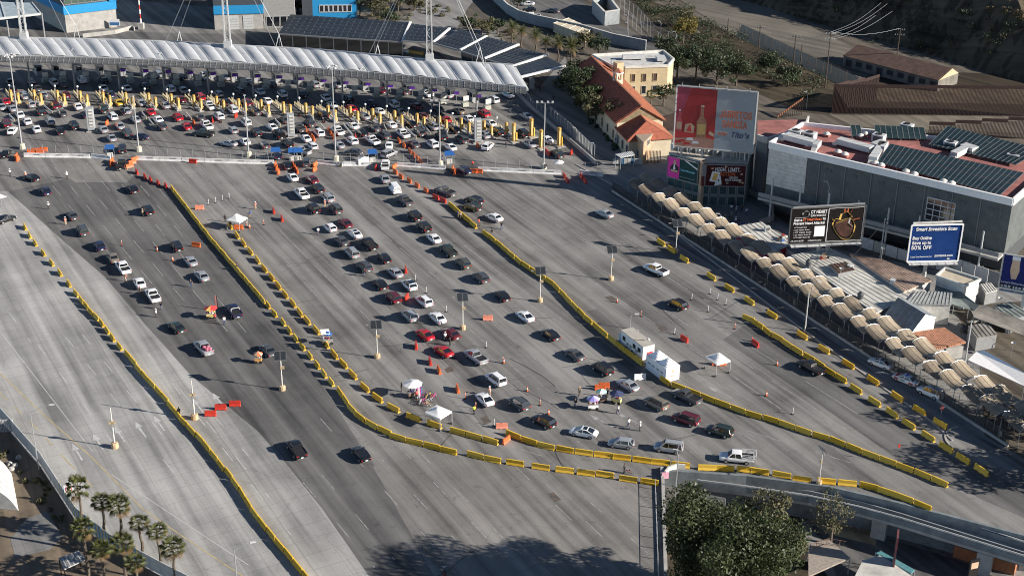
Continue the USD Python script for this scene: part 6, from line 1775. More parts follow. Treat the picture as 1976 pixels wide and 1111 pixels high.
# gabled grey house
t = thing('gabled_house', 'grey felt gable roofed house with white gable ends', 'house')
q = [at(1705, 606, 3.6), at(1757, 573, 6.0), at(1809, 610, 3.6), at(1758, 643, 3.6)]
ra, rb_ = at(1712, 588, 5.6), at(1786, 607, 5.6)
g = [at(1702, 612, 3.4), at(1757, 645, 3.4), at(1808, 612, 3.4), at(1757, 580, 3.4)]     # left, front, right, back
m0, m1 = lerp(g[0], g[3], .5) + [0, 0, 2.4], lerp(g[1], g[2], .5) + [0, 0, 2.4]
FELT = mat('grey_felt', (.17, .19, .205), .85, .3, .5)
for a, b in ((g[0], g[1]), (g[3], g[2])):
    for i in range(6): MB().slab([lerp(m0, m1, i / 6), lerp(m0, m1, (i + 1) / 6 - .004), lerp(a, b, (i + 1) / 6 - .004), lerp(a, b, i / 6)], .15).build('roof_sheet', FELT, t)
wallbox(t, [lerp(p, sum(g) / 4, .06) for p in g], 0, 3.3, OFFW)
MB().add(np.array([lerp(g[1], m1, .04), lerp(g[2], m1, .04), m1 - [0, 0, .15]]), [[0, 1, 2]]).build('gable', WHITE, t)
t = thing('tiled_lean_to', 'low lean-to with an orange tiled roof beside the gabled house', 'shed'); c = [at(1759, 642, 3.2), at(1822, 632, 3.6), at(1864, 660, 3.2), at(1808, 673, 2.6)]
tile_ribs(t, c[0], c[1], c[2], c[3], 16, mat('orange_tile', (.42, .20, .12), .8, .3, 1.5)); wallbox(t, [lerp(p, sum(c) / 4, .06) for p in c], 0, 2.3, CWALL)
for i, (q, l, m) in enumerate([([(1884, 678), (1900, 676), (1990, 726), (1976, 744), (1868, 694)], 'long white ridge tent at the right edge', WHITE), ([(1870, 590), (1900, 588), (1985, 622), (1985, 650), (1880, 612)], 'grey patched tarpaulin roof right of the gabled house', mat('patched_tarp', (.24, .22, .19), .85, .4, .3)), ([(1810, 540), (1850, 560), (1890, 590), (1880, 600), (1800, 575)], 'green grey sheet roof behind the gabled house', mat('green_sheet', (.17, .20, .19), .8, .3, .5))]):
    o = thing('tarpaulin_roof', l, 'tent'); c = [at(*p, 3.2 + (.5 if k in (1, 2) else 0)) for k, p in enumerate(q)]; MB().slab(c, .08).build('cover', m, o)
    for p in c: MB().tube((p[0], p[1], 0), p, .06).build('pole', STEEL, o)

# clutter between the shops
rcl = random.Random(44)
for i, (x, y) in enumerate([(1560, 512), (1640, 520), (1592, 498), (1700, 505), (1660, 575), (1722, 548), (1770, 612), (1838, 606), (1858, 640), (1880, 560), (1905, 575), (1925, 602), (1915, 650), (1945, 640), (1890, 665), (1950, 690), (1905, 700), (1480, 445), (1510, 462), (1620, 545)]):
    zr = 4.15 if i in (0, 1, 2, 3, 4, 5, 19) else 3.7 if i in (17, 18) else .012
    p = at(x, y, zr); k = i % 4; where = f'{nth(i)} of the odds and ends among the shops'
    if k == 0: t = thing('water_tank', f'dark round water tank, {where}', 'water tank', p, 0, 'odds and ends among the shops'); MB().lathe([(.6, 0), (.62, .9), (.4, 1.15), (.2, 1.2), (0, 1.22)], n=12).build('tank', DGREY, t, 40); MB().lathe([(.22, 1.2), (.22, 1.28), (0, 1.28)], n=8).build('lid', BLACK, t)
    elif k == 1: t = thing('roof_cooler', f'pale box cooler, {where}', 'air conditioner', p, rcl.uniform(0, 90), 'odds and ends among the shops'); MB().box((0, 0, .5), (1.1, .9, 1.)).build('casing', LGREY, t); MB().box((0, -.46, .5), (.8, .03, .7)).build('grille', DGREY, t)
    elif k == 2:
        t = thing('stacked_crates', f'untidy stack of crates and boards, {where}', 'crates', p, rcl.uniform(0, 90), 'odds and ends among the shops')
        for q in range(6): MB().box((rcl.uniform(-.8, .8), rcl.uniform(-.6, .6), .22 + .43 * (q // 3)), (rcl.uniform(.5, .9), rcl.uniform(.4, .7), .42), rcl.uniform(0, 3)).build('crate', rcl.choice([WOOD, OFFW, INKTAN, mat('blue_crate', (.05, .12, .3), .6, .2), REDP]), t)
    else: t = thing('antenna_pole', f'thin pole with a small dish, {where}', 'antenna', p, 0, 'odds and ends among the shops'); MB().tube((0, 0, 0), (0, 0, 3.2), .05).build('pole', STEEL, t); MB().lathe([(0, 0), (.35, .1), (.45, .22)], (0.1, 0, 2.8), 10).build('dish', OFFW, t)
for i, (x, y, h) in enumerate([(1698, 500, 9.), (1862, 700, 8.5), (1553, 640, 8.)]):
    p = at(x, y); t = thing('service_pole', 'service pole ' + ('beside the smart investors board', 'behind the shade canopies near the lean-to', 'at the shade canopies by the market hall')[i], 'utility pole', p); MB().tube((0, 0, 0), (0, 0, h), .14, .1, 7).build('pole', LGREY, t); MB().beam((-.8, 0, h - .5), (.8, 0, h - .5), .1).build('cross_arm', WOOD, t)
    if i == 0: MB().box((.3, 0, h - 1.6), (.5, .5, .8)).build('transformer', GREY, t)
t = thing('service_wires', 'thin sagging wires over the shop roofs', 'wires')
for a, b in ((at(1698, 500) + [0, 0, 8.6], at(1862, 700) + [0, 0, 8.1]), (at(1862, 700) + [0, 0, 8.1], at(1990, 760) + [0, 0, 7]), (at(1698, 500) + [0, 0, 8.6], at(1553, 640) + [0, 0, 7.6]), (at(1862, 700) + [0, 0, 8.1], at(1770, 600) + [0, 0, 5.6])):
    MB().path([lerp(a, b, k / 10) - [0, 0, 1.1 * math.sin(math.pi * k / 10)] for k in range(11)], .025, 4).build('wire', BLACK, t)
for i, (q, m, hh, l) in enumerate([([(1868, 628), (1905, 622), (1925, 645), (1885, 652)], mat('patched_tarp', (.24, .22, .19)), 2.8, 'low brown tarpaulin shelter in the yard right of the lean-to'), ([(1915, 590), (1950, 582), (1990, 606), (1950, 618)], mat('green_sheet', (.17, .20, .19)), 2.8, 'low green sheet shelter under the clinic board'), ([(1600, 510), (1632, 505), (1650, 520), (1618, 527)], mat('rusty_roof', (.085, .05, .038)), 4.9, 'small rusty roof hut on the market hall'), ([(1890, 548), (1912, 545), (1925, 560), (1902, 566)], OFFW, 2.6, 'tiny white hut beside the white annex')]):
    roofplate('yard_hut', l, 'hut', q, hh, m, t=.12, wall=GREY, ribs=5)

# arched shade canopies in two rows, two long by two wide in each group
row_a, row_b = at(1215, 352, 3.3), at(2020, 854, 3.3)
cd = f2(row_b - row_a); CL = np.linalg.norm(cd); cd /= CL; cs = np.array([-cd[1], cd[0], 0]); cs = cs if cs[0] > 0 else -cs
cang = math.degrees(math.atan2(cd[1], cd[0]))


def make_shade(t):
    n, m = 9, 9; v = []
    for i in range(n):
        for j in range(m):
            y = -2.15 + 4.3 * i / (n - 1); a = math.pi * (.14 + .72 * j / (m - 1)); q = i / (n - 1)
            v.append((-1.75 * math.cos(a) / math.cos(.14 * math.pi) + .12 * q, y, 2.6 + (.75 + .35 * q) * math.sin(a) + .75 * q ** 1.5 * (1 - .35 * j / (m - 1)) - .18 * math.sin(math.pi * q)))
    f = [[i * m + j, i * m + j + 1, (i + 1) * m + j + 1, (i + 1) * m + j] for i in range(n - 1) for j in range(m - 1)]
    sh = MB().add(v, f).build('fabric', FABB, t, True)
    for j in (2, 4, 6): MB().path([np.array(v[i * m + j]) + [0, 0, .012] for i in range(n)], .03, 4).build('seam', mat('seam_tan', (.26, .21, .15), .8), sh)
    for i in (0, n - 1): MB().path([np.array(v[i * m + j]) - [0, 0, .03] for j in range(m)], .06, 5).build('hoop', STEEL, t)
    for x in (-1.7, 1.7):
        for y in (-2.05, 2.05): MB().tube((x, y, 0), (x, y, 3.0), .06, .06, 6).build('post', STEEL, t)


NG = 13; rs = random.Random(3)
for i in range(NG):
    for j in (0, 1):
        for k in (0, 1):
            s = (i + .5) * CL / NG + (j - .5) * 4.15; p = row_a + cd * (s - 1.2 * k) + cs * (.9 + 3.7 * k)
            copy_of('shade', make_shade, 'shade_canopy', f'beige shade canopy, {("upper", "lower")[j]} of the {("lot side", "shop side")[k]} pair, {nth(i)} group from top', 'shade canopy', (p[0], p[1], (-.1, .1)[j] + (.0, .25)[k]), cang - 90 + 180, 'arched shade canopies along the fence', (1, 1, 1.02))
t = thing('dark_fence', 'dark slatted fence between the lot and the shade canopies', 'fence')
P = [row_a * [1, 1, 0] + cd * s - cs * 2.0 for s in np.arange(-4, CL - 4, 2.5)]
q = MB()
for a, b in zip(P[:-1], P[1:]):
    MB().tube(a, a + [0, 0, 2.6], .06, .06, 6).build('post', DGREY, t)
    m = MB()
    for k in range(10): w = lerp(a, b, (k + .5) / 10); m.beam(w + [0, 0, .1], w + [0, 0, 2.4], .10, .03)
    for z in (.3, 2.3): m.beam(a + [0, 0, z], b + [0, 0, z], .06)
    tag(m.build('slat_panel', DGREY, t), None, None, None, 'stuff')
MB().beam(P[0] + [0, 0, .25], P[-1] + [0, 0, .25], .3, .5).build('footing', CWALL, t)
for i, s in enumerate(np.linspace(8, CL - 8, 9)):
    p = row_a * [1, 1, 0] + cd * s - cs * 1.6
    o = thing('notice_box', f'small pale notice box on the dark fence, {nth(i)} from the top', 'notice', (p[0], p[1], 0), cang, 'notice boxes on the dark fence'); MB().box((0, 0, 1.2), (.7, .25, .9)).build('box', LGREY, o); MB().tube((0, 0, 0), (0, 0, .8), .06).build('leg', STEEL, o)


# ================================================================ tents, trailer, stalls
def make_tent(w, d, h, peak, sides=(), pk=1):
    def mk(t):
        for i in range(pk):
            x0 = -w / 2 + w * i / pk; x1 = x0 + w / pk; cx = (x0 + x1) / 2; n = 9; v = []
            for a in range(n):
                for b in range(n):
                    u, q = a / (n - 1) * 2 - 1, b / (n - 1) * 2 - 1; r = max(abs(u), abs(q))
                    v.append((cx + u * (x1 - x0) / 2, q * d / 2, h + peak * (1 - r) ** 1.35))
            f = [[a * n + b, a * n + b + 1, (a + 1) * n + b + 1, (a + 1) * n + b] for a in range(n - 1) for b in range(n - 1)]
            MB().add(v, f).build('canopy_top', WHITE, t, 25)
        for a, b in (((-1, -1), (1, -1)), ((1, -1), (1, 1)), ((1, 1), (-1, 1)), ((-1, 1), (-1, -1))):
            MB().beam((a[0] * w / 2, a[1] * d / 2, h - .14), (b[0] * w / 2, b[1] * d / 2, h - .14), .03, .3).build('valance', WHITE, t)
        for x in (-1, 1):
            for y in (-1, 1):
                MB().tube((x * w / 2, y * d / 2, 0), (x * w / 2, y * d / 2, h), .045).build('leg', LGREY, t)
                if not sides: MB().box((x * w / 2, y * d / 2, .14), (.35, .35, .28)).build('ballast', DGREY, t)
        for s in sides:
            a, b = {'f': ((-1, -1), (1, -1)), 'b': ((1, 1), (-1, 1)), 'l': ((-1, 1), (-1, -1)), 'r': ((1, -1), (1, 1))}[s]
            MB().beam((a[0] * w / 2, a[1] * d / 2, h / 2), (b[0] * w / 2, b[1] * d / 2, h / 2), .04, h - .05).build('side_sheet', WHITE, t)
        if pk > 1:
            v = np.array([[0, -.4], [.4, -.1], [.3, .35], [-.3, .35], [-.4, -.1]])
            MB().add([(w / 2 + .035, a, 1.95 + b) for a, b in v * .7], [[0, 1, 2], [0, 2, 3], [0, 3, 4]]).build('crest', INKTAN, t)
            for z, l in ((1.2, 1.4), (1.0, 1.0), (.5, 1.7)): MB().box((w / 2 + .03, 0, z), (.01, l, .1)).build('print_line', INKR if l == 1. else GREY, t)
            for x in (-2., -.8, .6, 1.8): MB().box((x, -d / 2 - .03, 1.5), (.8, .02, .3)).build('print_line', GREY, t)
    return mk


def center(px, z): return sum(at(*p, z) for p in px) / len(px)


p = center([(1247, 683), (1285, 711), (1312, 704), (1275, 680)], 2.7)
t = thing('twin_peak_tent', 'white twin peaked walled tent in front of the trailer', 'tent', (p[0], p[1], 0), -60); make_tent(6.0, 2.9, 2.75, 1.25, ('f', 'r', 'b', 'l'), 2)(t)
p = at(1386, 693, 2.3); t = thing('gazebo_tent', 'lone white open gazebo tent on the asphalt right of the trailer', 'tent', (p[0], p[1], 0), -62); make_tent(3.3, 2.9, 2.5, .9)(t)
p = at(846, 794, 2.4); t = thing('gazebo_tent', 'white gazebo tent beside the bicycles at the second barrier line', 'tent', (p[0], p[1], 0), -38); make_tent(3.2, 3.0, 2.4, .8)(t)
p = at(457, 421, 2.4); t = thing('gazebo_tent', 'small white peaked tent at the top of the second barrier line', 'tent', (p[0], p[1], 0), -25); make_tent(3.2, 3.0, 2.3, 1.2)(t)
c = center([(1202, 638), (1220, 632), (1262, 664), (1240, 670)], 2.9)
t = thing('office_trailer', 'white site office trailer with a grey roof beside the main barrier line', 'trailer', (c[0], c[1], 0), -61.5)
MB().box((0, 0, 1.6), (7.3, 2.4, 2.6)).build('body', WHITE, t); MB().box((0, 0, 2.95), (7.4, 2.5, .12)).build('roof', mat('trailer_roof', (.37, .35, .31), .8, .2, .8), t)
MB().beam((.6, -1.2, 3.03), (1.6, .4, 3.04), .12, .05).build('roof_patch', RUST, t)
for x in (-2.6, .8, 2.4): w = MB().box((x, -1.22, 1.8), (.9, .06, .8)).build('window', GLASS, t); MB().box((x, -1.26, 1.36), (1., .05, .06)).build('sill', LGREY, w)
for x in (-1.4, -.4, 1.6): MB().box((x, -1.22, 1.2), (.7, .03, .5)).build('printed_notice', GREY, t)
MB().box((3.67, .3, 1.5), (.05, 1.2, .35)).build('red_lettering_strip', INKR, t)
MB().box((-3.9, -.4, 1.0), (.8, 1.6, 1.9)).build('blue_tank', mat('pale_blue_tank', (.25, .42, .58), .5, .15), t)
for x in (-1.5, .2): make_wheel(t, x, -1.05, .34, -1)
for y in (1.28,): MB().tube((-2, y, .3), (-2, y, 3.2), .05).build('pipe', WHITE, t); MB().box((1.6, y, 2.9), (.5, .3, .4)).build('roof_box', WHITE, t)
p = at(1216, 632); street(1216, 634, 606, 1.0, .1, 'dark slim lamp post behind the office trailer')


def umbrella(t, x, y, z, r, m, n=8, h=.55, name='umbrella_canopy'):
    MB().tube((x, y, 0), (x, y, z + h), .03).build('umbrella_pole', STEEL, t)
    for k in range(n):
        a0, a1 = 2 * math.pi * k / n, 2 * math.pi * (k + 1) / n
        MB().add([(x, y, z + h), (x + r * math.cos(a0), y + r * math.sin(a0), z), (x + r * math.cos(a1), y + r * math.sin(a1), z)], [[0, 1, 2]]).build(name, m[k % len(m)], t)


def goods(t, c, s, n, mats, rnd, r=(.08, .18)):
    for k in range(n):
        x, y, z = (c[i] + rnd.uniform(-s[i], s[i]) for i in range(3)); q = rnd.uniform(*r)
        MB().lathe([(0, -q), (q * .8, -q * .6), (q, 0), (q * .7, q * .7), (0, q)], (x, y, z), 7).build('goods', rnd.choice(mats), t, True)


def cart(label, px, py, rz, body, umb, r=1.1, items=(), z=2.1, big=1.):
    p = at(px, py); t = thing('vendor_cart', label, 'vendor cart', (p[0], p[1], .012), rz)
    MB().box((0, 0, .75), (1.7 * big, .85, .7)).build('cart_body', body, t); MB().box((0, 0, 1.13), (1.8 * big, .95, .06)).build('counter', STEEL, t)
    for x in (-.6, .6):
        for y in (-.44, .44): MB().tube((x * big, y, .3), (x * big, y + .06, .3), .3, .3, 10).build('wheel', TIRE, t)
    for x in (-.8, .8): MB().tube((x * big, .4, 1.1), (x * big, .4, 2.0), .03).build('post', STEEL, t)
    if umb: umbrella(t, 0, 0, z, r, umb)
    goods(t, (0, 0, 1.3), (.75 * big, .35, .12), 14, list(items) or [INKR, INKGOLD, INKW, LEAF], random.Random(hash(label) % 97 if False else len(label)))
    return t


PURP = mat('violet_cloth', (.30, .26, .62), .7, .15); MINT = mat('mint_cloth', (.30, .58, .45), .7, .15)
cart('vendor cart with a red and yellow parasol in the far left queue', 408, 614, 10, mat('cart_yellow', (.6, .5, .2), .6, .2), [INKR, INKR, INKGOLD], 1.3)
cart('small orange vendor cart beside the dark sedan near the first line', 499, 700, 0, mat('cart_orange', (.62, .32, .10), .6, .2), [INKO, INKTAN], .9, z=1.8, big=.7)
cart('white vendor cart with a violet parasol in the bottom loop', 1144, 790, 8, WHITE, [PURP, PURP, PURP, INKW], 1.15)
cart('vendor cart with a mint parasol behind the violet one', 1160, 776, 20, mat('cart_brown', (.2, .13, .1), .7, .3), [MINT, MINT, INKW], .95)
cart('dark vendor cart with a blue parasol and yellow front beside the silver sedan', 1189, 778, -25, mat('cart_yellow', (.6, .5, .2)), [mat('navy_cloth', (.03, .04, .10), .7, .2)], 1.25, z=1.9)
t = cart('vendor stand with white awning and blue parasol on the second barrier line', 633, 664, 15, STEEL, [CANVBLUE], .9, items=[INKW, INKR, CANVBLUE, BLACK]); MB().slab([(-1.2, -.6, 2.4), (.4, -.6, 2.3), (.4, .9, 2.6), (-1.2, .9, 2.7)], .04).build('awning', WHITE, t)
t = cart('souvenir stand with a big white parasol and pink blankets', 797, 766, 20, mat('cart_brown', (.2, .13, .1)), [WHITE], 1.7, items=[BLACK, INKW, PINK, NAVYP], z=2.6)
for x, m in ((.9, PINK), (1.15, mat('blanket_blue', (.15, .25, .5), .8, .2)), (.75, INKW)): MB().slab([(x, -.6, 2.3), (x + .25, -.7, 2.3), (x + .3, -.9, .3), (x, -.8, .3)], .03).build('hanging_blanket', m, t)
t = thing('banner_rack', 'tall red and white banner rack beside the red parasol cart', 'banner', at(419, 600)); MB().beam((-.2, 0, 0), (-.35, 0, 3.4), .06).build('pole', WOOD, t); MB().beam((.35, 0, 0), (.1, 0, 3.4), .06).build('pole', WOOD, t); MB().slab([(-.3, 0, 3.2), (.1, 0, 3.2), (.3, .02, .6), (-.2, .02, .6)], .03).build('banner', mat('pale_red_banner', (.5, .22, .2), .8, .3, 3), t)

# bicycles and toy bikes for sale
def make_bike(col):
    def mk(t):
        for y in (-.5, .5):
            w = MB(); n = 12
            for k in range(n): a, b = 2 * math.pi * k / n, 2 * math.pi * (k + 1) / n; w.tube((0, y + .33 * math.cos(a), .33 + .33 * math.sin(a)), (0, y + .33 * math.cos(b), .33 + .33 * math.sin(b)), .025, .025, 4)
            wp_ = w.build('wheel', TIRE, t); MB().tube((-.03, y, .33), (.03, y, .33), .12, .12, 8).build('hub', STEEL, wp_)
        MB().path([(0, -.5, .33), (0, -.1, .75), (0, .4, .8), (0, .5, .33)], .03).path([(0, -.1, .75), (0, 0, .3), (0, .4, .8)], .03).path([(0, -.5, .33), (0, 0, .3)], .025).build('frame', col, t)
        MB().box((0, -.14, .85), (.14, .26, .07)).build('saddle', BLACK, t); MB().tube((-.28, .42, .95), (.28, .42, .95), .025).build('handlebar', CHROME, t)
    return mk


rb_ = random.Random(5)
for i, (x, y) in enumerate([(806, 772), (812, 768), (817, 776), (823, 770), (828, 776), (833, 769), (822, 763), (830, 764), (811, 780), (819, 783), (838, 768), (826, 782)]):
    p = at(x, y); k = i % 4; c = (INKW, INKR, PINK, INKGOLD)[k]
    copy_of(('bike', k), make_bike(c), 'bicycle', f"{('white', 'red', 'pink', 'yellow')[k]} bicycle in the cluster beside the gazebo, {nth([j for j in range(12) if j % 4 == k].index(i))} of its colour", 'bicycle', (p[0], p[1], .012), rb_.uniform(0, 360), 'bicycles for sale')
for i, (x, y) in enumerate([(862, 656), (1213, 915)]):
    p = at(x, y); copy_of(('bike', 1), make_bike(INKR), 'bicycle', ('red bicycle between the red cars', 'red bicycle behind the bottom yellow row')[i], 'bicycle', (p[0], p[1], .012), 70)

# blue awnings at the gates
for i, (x, y, l) in enumerate([(213, 303, 'at the left gate'), (533, 308, 'left one of the twin gate'), (566, 309, 'middle left of the twin gate'), (576, 309, 'middle right of the twin gate'), (719, 312, 'at the centre gate'), (867, 315, 'at the right gate')]):
    p = at(x, y); t = thing('gate_awning', f'small blue canvas awning {l}', 'awning', (p[0], p[1], 0), 12)
    MB().slab([(-1.2, -.9, 2.3), (1.2, -.9, 2.3), (1.0, .9, 2.8), (-1.0, .9, 2.8)], .06).build('canvas', CANVBLUE, t)
    for q in (-1, 1): MB().tube((q, -.7, 0), (q, -.7, 2.35), .04).build('leg', STEEL, t); MB().tube((q * .9, .8, 0), (q * .9, .8, 2.7), .04).build('leg', STEEL, t)
    MB().box((0, 0, .5), (1.3, .7, 1.)).build('desk', OFFW, t)
p = at(1078, 330); t = thing('gate_awning', 'small white umbrella shelter at the shaded fence gate', 'awning', (p[0], p[1], 0)); umbrella(t, 0, 0, 2.2, 1.3, [WHITE])
p = at(702, 318); t = thing('white_shelter', 'low white canvas booth left of the centre gate', 'booth', (p[0], p[1], 0), 10); make_tent(2.6, 1.8, 1.6, .5, ('f', 'l'))(t)
# shaded kiosks below the custom house
t = thing('kiosk_canopy', 'corrugated pale roof over blue kiosks left of the tan building', 'kiosk'); c = [at(1188, 298, 3.4), at(1218, 292, 3.4), at(1224, 299, 3.2), at(1198, 304, 3.2)]
MB().slab(c, .15).build('roof', LGREY, t)
for k in range(9): MB().beam(lerp(c[0], c[1], k / 8) + [0, 0, .05], lerp(c[3], c[2], k / 8) + [0, 0, .05], .12).build('roof_rib', WHITE, t)
for q in c: MB().tube((q[0], q[1], 0), q, .1).build('post', STEEL, t)
for k in range(8): p = at(1186 + 7 * k, 322); MB().box((p[0], p[1] + .6, 1.2), (.75, .3, 1.3)).build('notice_panel', (LGREY, OFFW, mat('blue_kiosk', (.06, .16, .28), .6, .2))[k % 3], t)
t = thing('tan_gatehouse', 'tan brick building with a sunlit slanted face beside the rust fence', 'building'); c = [f2(at(1225, 303)), f2(at(1240, 318)), f2(at(1262, 296)), f2(at(1245, 280))]
wallbox(t, c, 0, 5.4, mat('tan_brick', (.40, .27, .17), .85, .25, 1.2)); MB().slab([q + [0, 0, 5.6] for q in c], .25).build('roof', mat('tan_roof', (.30, .24, .18), .8), t)
cn = np.array([(c[1] - c[0])[1], -(c[1] - c[0])[0], 0]); wframe(t, lerp(c[0], c[1], .25), lerp(c[0], c[1], .5), .9, 2.6, cn); wframe(t, lerp(c[1], c[2], .3), lerp(c[1], c[2], .5), 3.8, 5.2, np.array([1, -.5, 0]))
t = thing('walkway_sign', 'white and blue notice board on the lawn of the custom house', 'sign', at(1195, 282), 0); MB().box((0, 0, 2.1), (2.4, .15, 1.7)).build('sign_board', OFFW, t); MB().box((0, -.09, 1.8), (2.3, .03, .7)).build('blue_band', mat('sign_blue', (.05, .16, .36)), t)
for s in (-1.1, 1.1): MB().tube((s, 0, 0), (s, 0, 2.), .07).build('leg', STEEL, t)
t = thing('ramp_parapet', 'curved grey parapet wall under the commercial hall', 'wall'); P = G((1440, 372), (1490, 400), (1492, 425), (1465, 436)); m = MB()
for a, b in zip(P[:-1], P[1:]): m.beam(a + [0, 0, .7], b + [0, 0, .7], .3, 1.4)
m.build('wall_run', CWALL, t)


# ================================================================ ramp bridge and sunken street, bottom right
up_edge = [(1292, 905), (1440, 918), (1560, 938), (1660, 958), (1740, 982), (1976, 1058), (2100, 1100)]
lo_edge = [(1345, 938), (1440, 950), (1560, 968), (1660, 990), (1740, 1012), (1976, 1085), (2100, 1125)]
U_ = G(*up_edge, z=-1.6); O_ = G(*lo_edge, z=-1.6)
t = thing('ramp_bridge', 'curved concrete pedestrian ramp bridge with parapets and pale handrails', 'bridge')
for i in range(len(U_) - 1):
    MB().slab([U_[i], U_[i + 1], O_[i + 1], O_[i]], .6).build('deck', CWALL, t)
    for E_ in (U_, O_):
        MB().beam(E_[i] + [0, 0, .5], E_[i + 1] + [0, 0, .5], .25, 1.1).build('parapet', mat('blue_grey_concrete', (.15, .17, .18), .8, .3, .6), t)
        MB().beam(E_[i] + [0, 0, 1.25], E_[i + 1] + [0, 0, 1.25], .12, .1).build('handrail', LGREY, t)
        for u in (.1, .5, .9): q = lerp(E_[i], E_[i + 1], u); MB().tube(q + [0, 0, 1.], q + [0, 0, 1.25], .04, .04, 5).build('rail_post', LGREY, t)
    m_ = lerp(U_[i], O_[i], .5); k_ = lerp(U_[i + 1], O_[i + 1], .5)
    MB().beam(m_ + [0, 0, .05], k_ + [0, 0, .05], .2, .9).build('middle_wall', mat('blue_grey_concrete', (.26, .29, .31)), t)
    MB().beam(m_ + [0, 0, .6], k_ + [0, 0, .6], .1, .1).build('handrail', LGREY, t)
for x, y in ((1702, 1000), (1905, 1070)):
    p = at(x, y, -2.2); MB().box((p[0], p[1] + .6, (LOW - 2.2) / 2), (2.2, 1.3, -LOW - 2.2), -.5).build('pier', CWALL, t)
t = thing('retaining_wall', 'tall grey retaining wall at the edge of the lot', 'wall'); P = [at(1274, 906), at(1276, 935), at(1281, 1111), at(1288, 1300)]
for a, b in zip(P[:-1], P[1:]): MB().beam(a + [.25, 0, -2.7], b + [.25, 0, -2.7], .5, 6.6).build('wall_run', CWALL, t)
P = [at(*p) for p in ((1274, 906), (1440, 917), (1600, 938), (1730, 968), (1976, 1032))] + [np.array([150., 168, 0])]
for a, b in zip(P[:-1], P[1:]): MB().beam(a + [0, -.2, -2.9], b + [0, -.2, -2.9], .5, 6.2).build('wall_run', mat('blue_grey_concrete', (.26, .29, .31)), t)
a, b = at(1276, 920), at(1400, 1010, -3.4)
MB().slab([at(1277, 935, .3), at(1400, 960, -.6), at(1400, 1000, LOW), at(1277, 990, LOW)], .3).build('sloping_wing', CWALL, t)
fence('steel railing along the retaining wall at the bottom', [(1264, 935), (1270, 1111), (1274, 1200)], 1.1, 2.5, .35, LGREY, wire=.03)
fence('dark railing on the lower path under the ramp', [(1530, 1002), (1620, 1020), (1705, 1040)], 1.1, 2.5, .4, DGREY, z=LOW)
t = thing('entry_wall', 'curved pale wall end with a pink and white notice at the ramp top', 'wall'); P = [at(*p, 0) for p in ((1283, 918), (1290, 909), (1305, 904), (1322, 905))]
for a, b in zip(P[:-1], P[1:]): MB().beam(a + [0, 0, .4], b + [0, 0, .4], .3, 1.0).build('wall_run', OFFW, t)
MB().box(at(1283, 920) + [0, -.3, .5], (1.1, .2, 1.1), .2).build('notice', mat('pink_notice', (.6, .3, .38), .6, .3, 2.), t)
struct('lower_garden', MB().sheet(Polygon([p[:2] for p in G((1283, 950), (1540, 985), (1560, 1060), (1700, 1250), (1290, 1250), z=LOW)]), LOW + .015), SCRUB, 'dark planted ground under the big tree')
struct('lower_street', MB().sheet(Polygon([p[:2] for p in G((1560, 1010), (1720, 1040), (1976, 1120), (2000, 1250), (1650, 1250), (1600, 1060), z=LOW)]), LOW + .01), ASPHALT_DARK, 'dark street running below the ramp')
struct('sandy_bank', MB().sheet(Polygon([p[:2] for p in G((1535, 985), (1640, 1000), (1690, 1030), (1690, 1052), (1600, 1030), z=LOW)]), LOW + .02), SAND)
t = thing('red_parasol', 'red market parasol with a folded white corner under the ramp', 'umbrella', at(1760, 1032, LOW)); umbrella(t, 0, 0, 2.2, 1.5, [REDP]); MB().slab([(.5, -1.2, 2.1), (1.2, -.9, 2.1), (1.2, -1.0, 1.2), (.6, -1.3, 1.2)], .04).build('white_flap', WHITE, t)
for i, (x, y, ty, l) in enumerate([(1720, 1118, 1028, 'narrow leaning advertising sign seen edge on, by the sunken street'), (1872, 1135, 1078, 'small price board with dark panels at the bottom right corner')]):
    p = at(x, y, LOW); h = zat(p, ty) - LOW; t = thing('street_sign', l, 'sign', p, (75, 20)[i])
    MB().box((0, 0, h * .68), (2.2 - i * .6, .25, h * .62)).build('sign_board', (mat('brick_red_sign', (.16, .05, .05), .6, .4, 1), BLACKP)[i], t); MB().tube((0, 0, 0), (0, 0, h * .5), .12).build('post', STEEL, t)
    MB().box((0, -.14, h * .8), (1.2, .03, h * .2)).build('picture', INKTAN if i else INKR, t)
    for s in (-.7, .7): MB().tube((s, .8, 0), (s * .5, 0, h * .5), .06).build('stay', STEEL, t)
for i, (q, l, m) in enumerate([([(1690, 1066), (1700, 1062), (1765, 1098), (1758, 1105)], 'long teal shop awning by the sunken street', mat('teal_awning', (.08, .22, .24), .6, .2)), ([(1560, 1050), (1600, 1040), (1640, 1075), (1560, 1111)], 'small tiled roof terrace with railing beside the big tree', mat('terrace', (.28, .24, .20), .8, .25)), ([(1665, 1080), (1700, 1070), (1760, 1111), (1640, 1130)], 'pale roof slab with a blue shadowed wall at the bottom edge', PALER)]):
    roofplate('street_shop', l, 'shop', q, LOW + 3., m, drop=False); o, c = roofplate('shop_block', l.replace('awning', 'block under the awning').replace('roof', 'walls under the roof') + ', below', 'shop', q, LOW + 2.7, GREY, drop=False) if False else (None, None)
    P = [at(*p, LOW + 3.) for p in q]; w = stage.GetPrimAtPath('/World/street_shop' + ('' if i == 0 else f'_{i:03d}'))
    for p in P: MB().tube((p[0], p[1], LOW), p, .08).build('post', STEEL, w)
fence('brown railing of the terrace beside the big tree', [(1565, 1060), (1598, 1050), (1632, 1056)], 1.1, 2., .3, mat('brown_rail', (.2, .12, .08)), z=LOW + 3)
